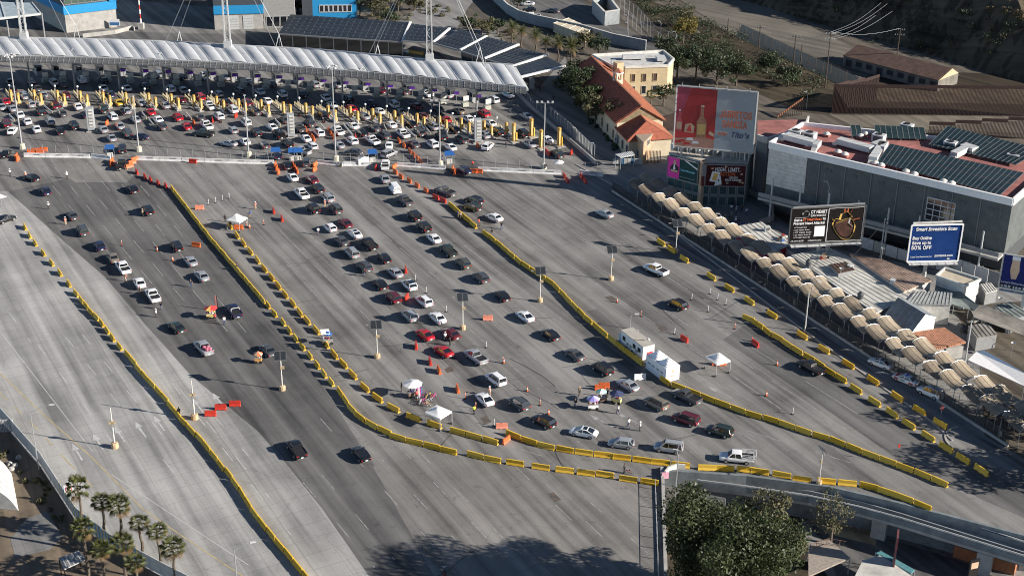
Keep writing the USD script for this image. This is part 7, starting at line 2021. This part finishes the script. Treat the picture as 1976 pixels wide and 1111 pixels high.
t = thing('market_stall', 'dim stall with an orange front at the very bottom right', 'stall', at(1900, 1085, LOW), -30); MB().box((0, 0, 1.2), (9, 2, 2.4)).build('front', mat('dull_orange', (.32, .12, .05), .7, .3), t); MB().slab([(-5, -2, 2.8), (5, -2, 2.8), (5, 2, 3.2), (-5, 2, 3.2)], .1).build('roof', DGREY, t)


# ================================================================ trees and plants
def leafcloud(rnd, blobs, n, size, squash=.8):
    """n small leaf cards spread through clumps (x, y, z, r)"""
    b = np.array(blobs); w = b[:, 3] ** 2; idx = rnd.choice(len(b), n, p=w / w.sum())
    d = rnd.normal(size=(n, 3)); d /= np.linalg.norm(d, axis=1)[:, None]; rad = rnd.uniform(.35, 1.05, n) ** .6
    c = b[idx, :3] + d * (b[idx, 3] * rad)[:, None] * [1, 1, squash]
    u = rnd.normal(size=(n, 3)); u /= np.linalg.norm(u, axis=1)[:, None]; v = np.cross(u, d + .5 * rnd.normal(size=(n, 3))); v /= np.linalg.norm(v, axis=1)[:, None]
    s = size * rnd.uniform(.5, 1.25, n)[:, None]
    q = np.stack([c - u * s, c + v * s * .5, c + u * s, c - v * s * .5], 1).reshape(-1, 3)
    return q, np.arange(4 * n).reshape(n, 4)


def tree(label, loc, h, r, m, seed, n=2600, size=.34, trunk=.45, name='broadleaf_tree', limbs=7, low=.35, lean=0., group=None):
    rnd = np.random.default_rng(seed); t = thing(name, label, 'tree', loc, 0, group)
    top = np.array([lean, 0, h * .62]); tr = MB(); tr.tube((0, 0, -.2), top * .5, trunk, trunk * .75, 8).tube(top * .5, top, trunk * .75, trunk * .45, 8)
    blobs = [(lean, 0, h * .78, r * .55)]
    for k in range(limbs):
        a = 2 * math.pi * k / limbs + rnd.uniform(-.4, .4); rr_ = r * rnd.uniform(.45, .8); z = h * rnd.uniform(low + .12, .86)
        e = np.array([lean + rr_ * math.cos(a), rr_ * math.sin(a), z]); tr.tube(top * rnd.uniform(.45, .95), e, trunk * .35, trunk * .12, 6)
        blobs.append((*e, r * rnd.uniform(.28, .46))); e2 = e + rnd.normal(size=3) * r * .22; blobs.append((*e2, r * rnd.uniform(.2, .32)))
    tr.build('trunk', BARK, t); q, f = leafcloud(rnd, blobs, n, size); MB().add(q, f).build('crown', m, t)
    return t


tree('huge dark green tree rising beside the retaining wall', (28.8, 159, LOW), 26, 8.8, LEAF, 5, 42000, .25, .8, limbs=26, low=.3)
tree('tall thin crowned olive tree right behind the huge tree', (35.0, 165, LOW), 24.5, 4.4, LEAFO, 8, 6500, .24, .4, limbs=14, low=.4)
p = at(1602, 1048, LOW); tree('small sparse tree under the ramp bridge', (p[0], p[1], LOW), 8.4, 3.6, LEAFO, 11, 900, .22, .3, limbs=9)
p = at(1960, 800); tree('dark round tree at the right edge behind the barriers', (p[0] + 9, p[1] - 6, 0), 13, 6.5, LEAFD, 19, 5000, .35, .5, limbs=12, low=.15)
p = at(1985, 860); tree('dark tree at the right edge by the round island', (p[0] + 8, p[1] - 10, 0), 13, 6.5, LEAFD, 20, 5500, .35, .5, limbs=12, low=.15)
for i, (x, y, h, r, m, l, n) in enumerate([(1120, 208, 11, 5.4, LEAFD, 'dark green tree at the left of the custom house', 3800), (1135, 232, 9, 4.4, LEAF, 'green tree in front of the custom house wall', 2600), (1148, 246, 9, 4., LEAFO, 'grey green olive tree before the custom house, left one', 1900), (1192, 256, 9, 4.2, LEAFO, 'grey green olive tree before the custom house, right one', 2000), (1102, 185, 8.5, 4.6, LEAFD, 'dark tree at the walkway corner', 2600),
                                           (1306, 152, 9, 5, LEAFD, 'dense dark tree left of the tall billboard top', 3000), (1342, 158, 10, 6, LEAFD, 'dense dark tree behind the tall billboard', 3600), (1382, 168, 9, 5.2, LEAFD, 'dense dark tree right behind the tall billboard', 3000), (1318, 84, 8, 4.2, LEAFY, 'yellow green tree on the dark slope', 2200), (1322, 52, 6, 2.6, LEAFO, 'small pale tree above the yellow one', 900), (1280, 205, 6, 2.6, LEAFD, 'small tree at the custom house corner', 900),
                                           (695, 30, 7, 4.2, LEAFD, 'dark tree above the solar roof, left one', 1900), (732, 34, 7, 4.6, LEAFO, 'olive tree above the solar roof', 2200), (768, 22, 8, 4.2, LEAFD, 'dark tree above the solar roof, right one', 1900), (655, 26, 5, 3, LEAFD, 'low tree beside the blue annex', 1100), (590, 22, 5, 3, LEAFO, 'low tree between the blue fronts', 1100), (575, 26, 4, 2.4, LEAFD, 'bushy tree beside the grey wing', 800), (930, 70, 5, 3, LEAFO, 'small tree at the left end of the palms', 900),
                                           (1128, 92, 5, 3.2, LEAFO, 'pale tree at the right end of the palms', 1300), (1155, 108, 5.5, 3.2, LEAFD, 'tree beside the rear wing of the custom house', 1300), (1108, 100, 4, 2.4, LEAFO, 'low tree between palms and yard wall', 800), (1000, 15, 5, 3, LEAFD, 'tree at the top beside the staff yard wall', 900), (1700, 420, 4, 3, LEAFD, 'dark tree under the commercial hall', 900), (715, 12, 6, 4, LEAFD, 'dark tree at the very top above the garden', 1500), (800, 20, 5, 3.2, LEAFO, 'olive tree at the top of the garden path', 1100), (752, 48, 4, 3, LEAFD, 'low tree touching the solar roof edge', 1000), (905, 60, 4, 2.6, LEAFD, 'low tree right of the garden path', 800), (960, 66, 4.5, 2.8, LEAFD, 'low tree left of the first palm', 900), (1420, 165, 8, 4.6, LEAFD, 'dense dark tree at the right end behind the tall billboard', 2600), (1290, 118, 7, 4, LEAFD, 'dark tree behind the yellow wing', 2000), (1130, 178, 9, 4.4, LEAFD, 'tall dark tree nearest the canopy end', 2600), (1480, 140, 5, 3.6, LEAFD, 'dark tree on the slope below the sandy bank', 1400), (1520, 165, 5, 3.4, LEAFD, 'dark tree on the slope by the short pole', 1300), (1650, 425, 4, 2.6, LEAFD, 'dark shrub tree behind the heart billboard', 800)]):
    p = at(x, y); tree(l, p, h, r, m, 30 + i, n, .32, .3)
rg = np.random.default_rng(77)


def shrubs(label, px, n, smin, smax, m, seed, zf=None, name='shrub'):
    """low scrub that reads as one mass"""
    r = np.random.default_rng(seed); P = Polygon([p[:2] for p in (G(*px) if zf is None else px)]); x0, y0, x1, y1 = P.bounds; bl = []
    from shapely.geometry import Point
    while len(bl) < n:
        x, y = r.uniform(x0, x1), r.uniform(y0, y1)
        if P.contains(Point(x, y)): s = r.uniform(smin, smax); bl.append((x, y, (zf(x, y) if zf else 0) + s * .35, s))
    q, f = leafcloud(r, bl, n * 55, .30, .6); tag(MB().add(q, f).build(name, m), label, 'scrub', None, 'stuff')


shrubs('dark scrub between the mesh fence and the sandy bank', [(1215, -5), (1290, -5), (1420, 66), (1600, 165), (1560, 200), (1470, 150), (1340, 100), (1240, 40)], 170, 1., 2.6, LEAFD, 1, name='slope_scrub')
shrubs('scattered scrub on the dark hill', [(72, 487), (108, 436), (140, 409), (200, 398), (225, 440), (160, 500), (95, 530)], 520, .7, 2.0, LEAFD, 2, hill_z, name='hill_scrub')
shrubs('dry olive scrub on the dark hill', [(72, 487), (108, 436), (140, 409), (200, 398), (225, 440), (160, 500), (95, 530)], 420, .5, 1.5, mat('dry_scrub', (.10, .075, .04), .8, .5, .4, leaf=.15), 3, hill_z, name='dry_hill_scrub')
shrubs('garden planting behind the solar roofs', [(690, 40), (800, 44), (880, 62), (960, 80), (1000, 82), (985, 60), (900, 30), (840, 8), (700, 5)], 60, .5, 1.2, LEAFO, 4, name='garden_planting')
shrubs('dark hedge before the custom house', [(1130, 235), (1190, 295), (1225, 290), (1160, 232)], 30, .5, 1., LEAFD, 6, name='hedge')
shrubs('weeds on the bare yard at the bottom left', [(0, 840), (60, 905), (140, 1000), (130, 1030), (0, 880)], 14, .3, .7, LEAFO, 7, name='weeds')
p = at(657, 322); t = thing('spiky_plant', 'small spiky palm plant at the foot of the white barrier line', 'plant', p)
for k in range(18):
    a = k * 2.4; e = np.array([math.cos(a) * .9, math.sin(a) * .9, .5 + .5 * (k % 3)]); s = np.array([-math.sin(a), math.cos(a), 0]) * .08; MB().add([-s, s, e], [[0, 1, 2]]).build('leaf', FROND, t)


def make_palm(fan, nf, fl, th):
    def mk(t):
        m = MB(); k = 6
        for i in range(k): m.tube((.12 * math.sin(i), .1 * math.cos(i * 2), th * i / k), (.12 * math.sin(i + 1), .1 * math.cos(i * 2 + 2), th * (i + 1) / k), .26 - .02 * i, .24 - .02 * i, 8)
        m.build('trunk', BARK, t); r = random.Random(int(th * 10) + nf)
        for i in range(nf):
            a = i * 2.399963; el = math.radians(75 - 120 * i / nf); dry = i > nf * .78; L = fl * r.uniform(.85, 1.1); q = MB(); p0 = np.array([0, 0, th]); pts = []
            for s in range(7):
                u = s / 6; e2 = el - u * u * math.radians(55 if not fan else 40); pts.append(p0.copy()); p0 = p0 + np.array([math.cos(a) * math.cos(e2), math.sin(a) * math.cos(e2), math.sin(e2)]) * L / 6
            sd_ = np.array([-math.sin(a), math.cos(a), 0])
            if fan:
                q.beam(pts[0], pts[3], .05, .03); c = pts[3]; d0 = pts[4] - pts[3]; d0 /= np.linalg.norm(d0); upv = np.cross(sd_, d0)
                for j in range(-5, 6):
                    b = j * .26; dd_ = d0 * math.cos(b) + sd_ * math.sin(b); e = c + dd_ * L * .55 * (1 - .05 * abs(j)) - np.array([0, 0, .12 + .02 * abs(j)]); w = np.cross(dd_, upv) * .055; mid = c + dd_ * L * .3
                    q.add([c, mid - w, e, mid + w], [[0, 1, 2, 3]])
            else:
                for s in range(6):
                    for sg in (-1, 1):
                        for h_ in (0, .5):
                            c = lerp(pts[s], pts[s + 1], h_); d0 = pts[s + 1] - pts[s]; d0 /= np.linalg.norm(d0); ln = L * .26 * math.sin(math.pi * min(.95, (s + h_ + 1) / 7)); e = c + sd_ * sg * ln + d0 * ln * .6 - [0, 0, ln * .35]; q.add([c - d0 * .06, c + d0 * .08, e], [[0, 1, 2]])
                q.path(pts[:6], .025, 4)
            q.build('frond', FRONDRY if dry else FROND, t)
    return mk


rp = random.Random(12)
for i, (x, y, top) in enumerate([(166, 1062, 938), (205, 1040, 968), (238, 1050, 975), (275, 1065, 1008), (310, 1085, 1026), (340, 1125, 1056), (172, 1118, 1020), (205, 1140, 1060), (245, 1120, 1048), (268, 1150, 1085), (208, 1150, 1098)][:10]):
    p = at(x, y); h = zat(p, top) ; k = i % 3; th = (7.0, 7.6, 6.4)[k]
    copy_of(('fanpalm', k), make_palm(True, 22 + 3 * k, 1.85 + .12 * k, th), 'fan_palm', 'fan palm at the bottom left, ' + ('tallest, beside the no turn sign', 'second along the upper row from the left', 'third along the upper row, full crown', 'fourth along the upper row', 'fifth along the upper row', 'rightmost of the upper row at the bottom edge', 'leftmost of the lower row', 'second of the lower row', 'third of the lower row', 'last of the lower row at the bottom edge')[i], 'palm tree', (p[0], p[1], 0), rp.uniform(0, 360), 'fan palms at the bottom left', (1, 1, max(.7, min(1.5, h / th))))
for i, (x, y, top) in enumerate([(988, 84, 52), (1006, 92, 60), (1033, 100, 68), (1053, 112, 80), (1077, 118, 82), (1101, 152, 90)]):
    p = at(x, y); h = zat(p, top); k = i % 2; th = (5.2, 6.)[k]
    copy_of(('featherpalm', k), make_palm(False, 30, 3.0, th), 'feather_palm', f'feathery palm behind the folded solar roofs, {nth(i)} from the left', 'palm tree', (p[0], p[1], 0), rp.uniform(0, 360), 'feathery palms behind the solar roofs', (1, 1, max(.6, min(1.9, h / th))))
p = at(1255, 222); copy_of(('fanpalm', 0), make_palm(True, 26, 1.75, 7.), 'fan_palm', 'single fan palm beside the yellow wing of the custom house', 'palm tree', (p[0], p[1], 0), 30, None, (1, 1, .8))

# ================================================================ bottom left yard
t = thing('bar_fence', 'tall pale bar fence with a blue and yellow chequered stretch along the roadway', 'fence')
P = G((-60, 742), (0, 806), (40, 852), (80, 898), (150, 1006), (215, 1058), (330, 1120), (420, 1165)); out, ln = along(P, 2.2)
BL_, YL_ = mat('faded_blue_bar', (.10, .26, .42), .6, .2), mat('faded_yellow_bar', (.55, .42, .16), .6, .2)
for i, (x, y, hd) in enumerate(out):
    px, py = proj((x, y, 1)); pt = 948 < py < 1072; d = np.array([math.cos(math.radians(hd)), math.sin(math.radians(hd)), 0]); c = np.array([x, y, 0])
    MB().tube(c - d * ln / 2, c - d * ln / 2 + [0, 0, 2.5], .07, .07, 6).build('post', STEEL, t)
    for part, mm in ((0, LGREY),) if not pt else ((0, BL_), (1, YL_), (2, LGREY)):
        m = MB()
        for k in range(14):
            if pt and (k // 2 + i) % 3 != part: continue
            q = c + d * ((k + .5) / 14 - .5) * ln; m.box(q + [0, 0, 1.3], (.09, .09, 2.3), math.radians(hd))
        if part == 0:
            for z in (.3, 2.3): m.beam(c - d * ln / 2 + [0, 0, z], c + d * ln / 2 + [0, 0, z], .06)
        tag(m.build('bar_panel', mm, t), None, None, None, 'stuff')
fence('short run of pale bars meeting the long fence at the left edge', [(-40, 836), (30, 832)], 2.3, 2, .22, LGREY, wire=.1)
t = thing('no_turn_sign', 'white road sign with a red ring and black arrow beside the tallest palm', 'sign', at(137, 975), 8)
MB().tube((0, .04, 0), (0, .04, 3.2), .05).build('post', STEEL, t); MB().box((0, 0, 3.0), (1.35, .06, 1.2)).build('sign_plate', WHITE, t)
m = MB()
for k in range(16): a, b = 2 * math.pi * k / 16, 2 * math.pi * (k + 1) / 16; m.beam((.44 * math.cos(a), -.05, 3 + .44 * math.sin(a)), (.44 * math.cos(b), -.05, 3 + .44 * math.sin(b)), .1, .02)
m.beam((-.3, -.05, 3.3), (.3, -.05, 2.7), .09, .02).build('red_ring', INKR, t); MB().beam((-.12, -.045, 2.75), (-.12, -.045, 3.1), .08, .02).beam((-.12, -.045, 3.1), (.16, -.045, 3.1), .08, .02).build('arrow', BLACK, t)
t = thing('arched_tent', 'white arched storage tent cut by the left edge', 'tent'); n = 11
A0, A1 = at(-20, 962), at(33, 988); ax = np.array([-.38, .92, 0]) * 11.; wd_ = A1 - A0
wd_ = np.array([9., -1.5, 0])
for i in range(6):
    v = []
    for s in (i / 6, (i + 1) / 6 - .01):
        c = at(36, 985) - wd_ + ax * s
        for k in range(n): u = k / (n - 1); v.append(c + wd_ * u + [0, 0, 3.6 * math.sin(math.pi * u) ** .7])
    MB().add(v, [[k, k + 1, n + k + 1, n + k] for k in range(n - 1)]).build('cover_panel', OFFW, t, True)
v = [at(36, 985) - wd_ + wd_ * k / (n - 1) + [0, 0, 3.6 * math.sin(math.pi * k / (n - 1)) ** .7] for k in range(n)]
MB().add(v, [[0, k, k + 1] for k in range(1, n - 1)]).build('end_sheet', OFFW, t)
t = thing('iron_roof_shed', 'small open shed with a white corrugated roof among the palms', 'shed'); c = [at(114, 1076, 3.), at(152, 1062, 3.), at(167, 1078, 2.7), at(124, 1098, 2.7)]
MB().slab(c, .1).build('roof', OFFW, t)
for k in range(12): MB().beam(lerp(c[0], c[1], (k + .5) / 12) + [0, 0, .04], lerp(c[3], c[2], (k + .5) / 12) + [0, 0, .04], .14, .1).build('roof_rib', (GREY, LGREY)[k % 2], t)
for q in c: MB().tube((q[0], q[1], 0), q, .08).build('post', RUST, t)
for i, (q, l) in enumerate([([(0, 1042), (120, 1068)], 'first'), ([(0, 1072), (90, 1090)], 'second')]): pass
struct('yard_slab', MB().sheet(Polygon([p[:2] for p in G((50, 1000), (90, 985), (120, 1035), (95, 1060), (30, 1075), (20, 1040))]), -.02), SIDEWALK, 'broken concrete slab in the dirt yard')
rr9 = random.Random(9)
for i in range(7):
    p = at(rr9.uniform(0, 40), rr9.uniform(880, 920)); t = thing('boulder', f'pale broken boulder in the yard by the left edge, {nth(i)} of the pile', 'boulder', (p[0], p[1], 0), 0, 'boulders in the dirt yard'); q = trimesh.creation.icosphere(2, .5); q.vertices *= (.6 + .7 * meshkit.fbm(q.vertices * 2 + i, 3, i))[:, None]; MB().tm(q).build('rock', CWALL, t)
t = thing('white_wing_tent', 'white tent roof corner cut by the left edge of the lot', 'tent'); c = [at(-40, 372, 3.), at(0, 374, 3.), at(13, 379, 2.8), at(-30, 390, 2.8)]; MB().slab(c, .1).build('roof', WHITE, t); MB().tube((c[1][0], c[1][1], 0), c[1], .06).build('leg', STEEL, t)


# ================================================================ people
MF = manifold3d.Manifold


def limb(chain_, seg=10):
    out = []
    for (p, r), (q, s) in zip(chain_[:-1], chain_[1:]):
        out.append(MF.batch_hull([MF.sphere(r, seg).translate(list(map(float, p))), MF.sphere(s, seg).translate(list(map(float, q)))]))
    return out


def to_tm(parts):
    m = MF.batch_boolean(parts, manifold3d.OpType.Add).to_mesh(); return trimesh.Trimesh(m.vert_properties[:, :3], m.tri_verts)


def make_person(shirt, trousers, hair, pose, hat=None, bag=None):
    st_ = {'stand': 0.02, 'walk': .26, 'lean': .10}[pose]; arm = {'stand': .05, 'walk': -.22, 'lean': .34}[pose]; bend = .12 if pose == 'lean' else 0.

    def mk(t):
        body, top_, leg_, shoe = [], [], [], []
        sh = np.array([0, bend, 1.42]); hip = np.array([0, 0, .93])
        body += limb([((0, bend, 1.40), .075), ((0, bend + .01, 1.52), .058), ((0, bend + .02, 1.62), .095), ((0, bend + .03, 1.68), .098)])
        body += [MF.sphere(.022, 8).translate([0., bend + .125, 1.635]), MF.sphere(.03, 8).scale([.5, 1, 1.3]).translate([.10, bend + .02, 1.64]), MF.sphere(.03, 8).scale([.5, 1, 1.3]).translate([-.10, bend + .02, 1.64]), MF.sphere(.03, 8).scale([1.2, .5, .35]).translate([0., bend + .112, 1.585])]
        body += limb([((0, 0, .95), .13), ((0, bend * .6, 1.2), .12), ((0, bend, 1.36), .12)])
        top_ += [MF.batch_hull([MF.sphere(.105, 10).translate([x, bend, 1.36]) for x in (-.14, .14)] + [MF.sphere(.13, 10).translate([x, 0, .98]) for x in (-.05, .05)])]
        for s in (-1, 1):
            S_ = np.array([s * .20, bend, 1.40]); E_2 = np.array([s * .26, bend + arm * .4 * (s if pose == 'walk' else 1), 1.13]); Wr = np.array([s * .25, bend + arm * (s if pose == 'walk' else 1) + .08, .92 if pose != 'lean' else 1.1])
            body += limb([(S_, .058), (E_2, .045), (Wr, .033)]); top_ += limb([(S_, .072), (lerp(S_, E_2, .85), .062)])
            d = Wr - E_2; d /= np.linalg.norm(d); pm = Wr + d * .075; body += limb([(Wr, .033), (pm, .038)])
            for k in range(4): o = np.array([0, (k - 1.5) * .02, 0]); f1 = pm + o + d * (.05 + .008 * (k in (1, 2))); body += limb([(pm + o * .9, .011), (f1, .0095), (f1 + d * .03 + np.array([-s * .012, 0, 0]), .008)], 6)
            th_ = pm + np.array([-s * .01, .035, 0]) - d * .04; body += limb([(th_, .012), (th_ + d * .045 + np.array([0, .025, 0]), .010)], 6)
            H = np.array([s * .09, 0, .92]); A = np.array([s * .10, st_ * s, .09]); K = lerp(H, A, .5) + np.array([0, .05 + abs(st_) * .15, 0])
            body += limb([(H, .085), (K, .062), (A, .042)]); leg_ += limb([(H, .105), (K, .078), (lerp(K, A, .86), .062)])
            shoe += limb([(A + [0, -.04, -.045], .045), (A + [0, .14, -.055], .035)])
        leg_ += limb([((-.06, 0, .95), .125), ((.06, 0, .95), .125)])
        b = to_tm(body); trimesh.smoothing.filter_taubin(b, iterations=3); bp = MB().tm(b).build('body', SKIN, t, True)
        MB().tm(to_tm(top_)).build('shirt', shirt, t, 50); MB().tm(to_tm(leg_)).build('trousers', trousers, t, 50); MB().tm(to_tm(shoe)).build('shoes', BLACK, t, 50)
        hr = MF.sphere(.112, 12).translate([0., bend + .015, 1.685]) - MF.cube([.3, .2, .3]).translate([-.15, bend + .075, 1.45]); hm = hr.to_mesh(); MB().add(hm.vert_properties[:, :3], hm.tri_verts).build('hair', hair, t, 50)
        for s in (-1, 1): MB().box((s * .035, bend + .118, 1.655), (.02, .012, .012)).build('eye', BLACK, t)
        if hat: MB().lathe([(.2, 1.73), (.12, 1.74), (.11, 1.82), (0, 1.84)], (0, bend + .02, 0), 12).build('hat', hat, t, 40)
        if bag: MB().box((.0, bend - .2, 1.2), (.3, .18, .45)).build('backpack', bag, t)
    return mk


DENIM = mat('denim', (.05, .08, .16), .8, .15); KHAKI = mat('khaki_cloth', (.25, .2, .13), .8, .15); HAIR = mat('dark_hair', (.015, .012, .01), .6, .1); HIVIS = mat('hi_vis_yellow', (.55, .70, .08), .7, .1); SALMON = mat('salmon_cloth', (.60, .25, .20), .8, .12); DKC = mat('charcoal_cloth', (.03, .03, .035), .8, .15)
KINDS = dict(w=(WHITE, DENIM, HAIR, 'walk', None, None), wk=(INKW, DKC, HAIR, 'stand', INKW, None), d=(DKC, DENIM, HAIR, 'walk', None, BLACK), p=(SALMON, INKTAN, HAIR, 'lean', INKW, None), h=(HIVIS, DKC, HAIR, 'stand', None, None), r=(INKR, DKC, HAIR, 'lean', None, None), b=(mat('blue_shirt', (.06, .12, .35), .8, .1), KHAKI, HAIR, 'stand', None, None), k=(KHAKI, DKC, HAIR, 'walk', INKTAN, None), ds=(DKC, DKC, HAIR, 'stand', None, None))
WHO = dict(w='white shirt, walking', wk='white shirt and hat', d='dark clothes with backpack', p='salmon clothes, reaching out', h='yellow vest', r='red shirt', b='blue shirt', k='khaki shirt and hat', ds='dark clothes')
PPL = [(94, 404, 'wk', 0), (127, 434, 'p', 20), (276, 418, 'k', 80), (51, 345, 'p', 60), (242, 543, 'p', -60), (271, 568, 'k', -30), (311, 597, 'd', 60), (302, 612, 'wk', 90), (369, 554, 'd', 200), (435, 428, 'ds', 0), (949, 455, 'd', 20), (968, 442, 'd', 170), (884, 421, 'b', 120), (889, 423, 'k', 40), (925, 436, 'r', 60), (614, 453, 'w', 30), (703, 533, 'd', 80), (627, 400, 'p', 0), (433, 626, 'w', 200), (859, 657, 'wk', 10), (868, 667, 'ds', -60), (915, 799, 'h', 20), (946, 763, 'p', 60), (775, 755, 'ds', 90), (805, 770, 'r', 30), (1193, 798, 'w', 90), (1213, 824, 'w', 60), (1235, 831, 'wk', 80), (1110, 785, 'd', 50), (1172, 766, 'ds', -20), (1118, 763, 'k', 0), (1205, 912, 'ds', 40), (459, 522, 'ds', 80), (346, 803, 'ds', 10), (445, 440, 'd', 0), (20, 340, 'wk', 10), (483, 420, 'b', 0),
       (977, 285, 'ds', 30), (912, 323, 'r', 0), (854, 313, 'w', 0), (696, 311, 'wk', 0), (1041, 178, 'd', 30), (1068, 196, 'd', 200), (493, 404, 'p', 0), (634, 655, 'b', 20), (415, 620, 'r', 0), (1712, 1012, 'ds', 0), (130, 345, 'wk', 40)]
zc = {}
for x, y, k, h in PPL:
    if y > 1000: pz = LOW
    else: pz = .012
    p = at(x, y, pz); zn = zone(x, y) if y < 1000 else 'under the ramp bridge'
    key = (k, zn); zc.setdefault(key, []).append((y, x))
for x, y, k, h in PPL:
    pz = LOW if y > 1000 else .012; p = at(x, y, pz); zn = zone(x, y) if y < 1000 else 'under the ramp bridge'; g = sorted(zc[(k, zn)])
    copy_of(('person', k), make_person(*KINDS[k]), 'person', f'person in {WHO[k]}, {zn}' + (f', {nth(g.index((y, x)))} down' if len(g) > 1 else ''), 'person', (p[0], p[1], pz), h, 'people on the lot')
rq = random.Random(21)
Q0, Q1 = at(1392, 425), at(1466, 462)
for i in range(16):
    p = lerp(Q0, Q1, i / 15) + np.array([rq.uniform(-.8, 2.2), rq.uniform(-.4, 1.2), 0]); k = rq.choice(['w', 'd', 'b', 'k', 'ds', 'r', 'wk'])
    copy_of(('person', k), make_person(*KINDS[k]), 'person', f'person in {WHO[k]}, {nth(i)} in the shaded pedestrian queue', 'person', (p[0], p[1], .012), rq.uniform(0, 360), 'pedestrian queue by the glass building')
for i, (x, y) in enumerate([(1411, 408), (1420, 413), (1431, 408), (1440, 415), (1416, 402)]):
    p = at(x, y); k = ('w', 'wk', 'ds', 'w', 'd')[i]; copy_of(('person', k), make_person(*KINDS[k]), 'person', f'person in {WHO[k]}, {nth(i)} of the group before the glass building', 'person', (p[0], p[1], .012), 70 * i, 'group before the glass building')


# motorcycles
def make_moto(t):
    for y in (-.62, .62): MB().tube((-.06, y, .3), (.06, y, .3), .3, .3, 12).build('wheel', TIRE, t)
    MB().loft([[(x * w, y, z + dz) for x, z in ((-1, -.12), (1, -.12), (.8, .12), (-.8, .12))] for y, w, z, dz in ((-.75, .10, .7, 0), (-.3, .16, .68, 0), (.1, .15, .72, .05), (.5, .08, .7, 0))]).build('body', REDP, t)
    MB().box((0, -.35, .85), (.26, .6, .1)).build('seat', BLACK, t); MB().tube((-.35, .45, 1.05), (.35, .45, 1.05), .025).build('handlebar', CHROME, t); MB().tube((0, .62, .3), (0, .42, 1.05), .04).build('fork', STEEL, t); MB().box((0, .6, .85), (.2, .14, .2)).build('headlight', LAMPW, t)


for i, (x, y, l) in enumerate([(557, 198, 'motorcycle between the yellow pillars left of the middle pylon'), (578, 224, 'motorcycle right of the middle pylon'), (625, 236, 'motorcycle below the yellow pillars by the tallest mast'), (426, 236, 'motorcycle left of the third light mast'), (858, 1108, 'red motorcycle with riders gear in the tree shadow at the bottom edge'), (860, 660, 'motorcycle beside the maroon sedan')][:5]):
    p = at(x, y); copy_of('moto', make_moto, 'motorcycle', l, 'motorcycle', (p[0], p[1], .012), 29 if i < 4 else 10, 'motorcycles')
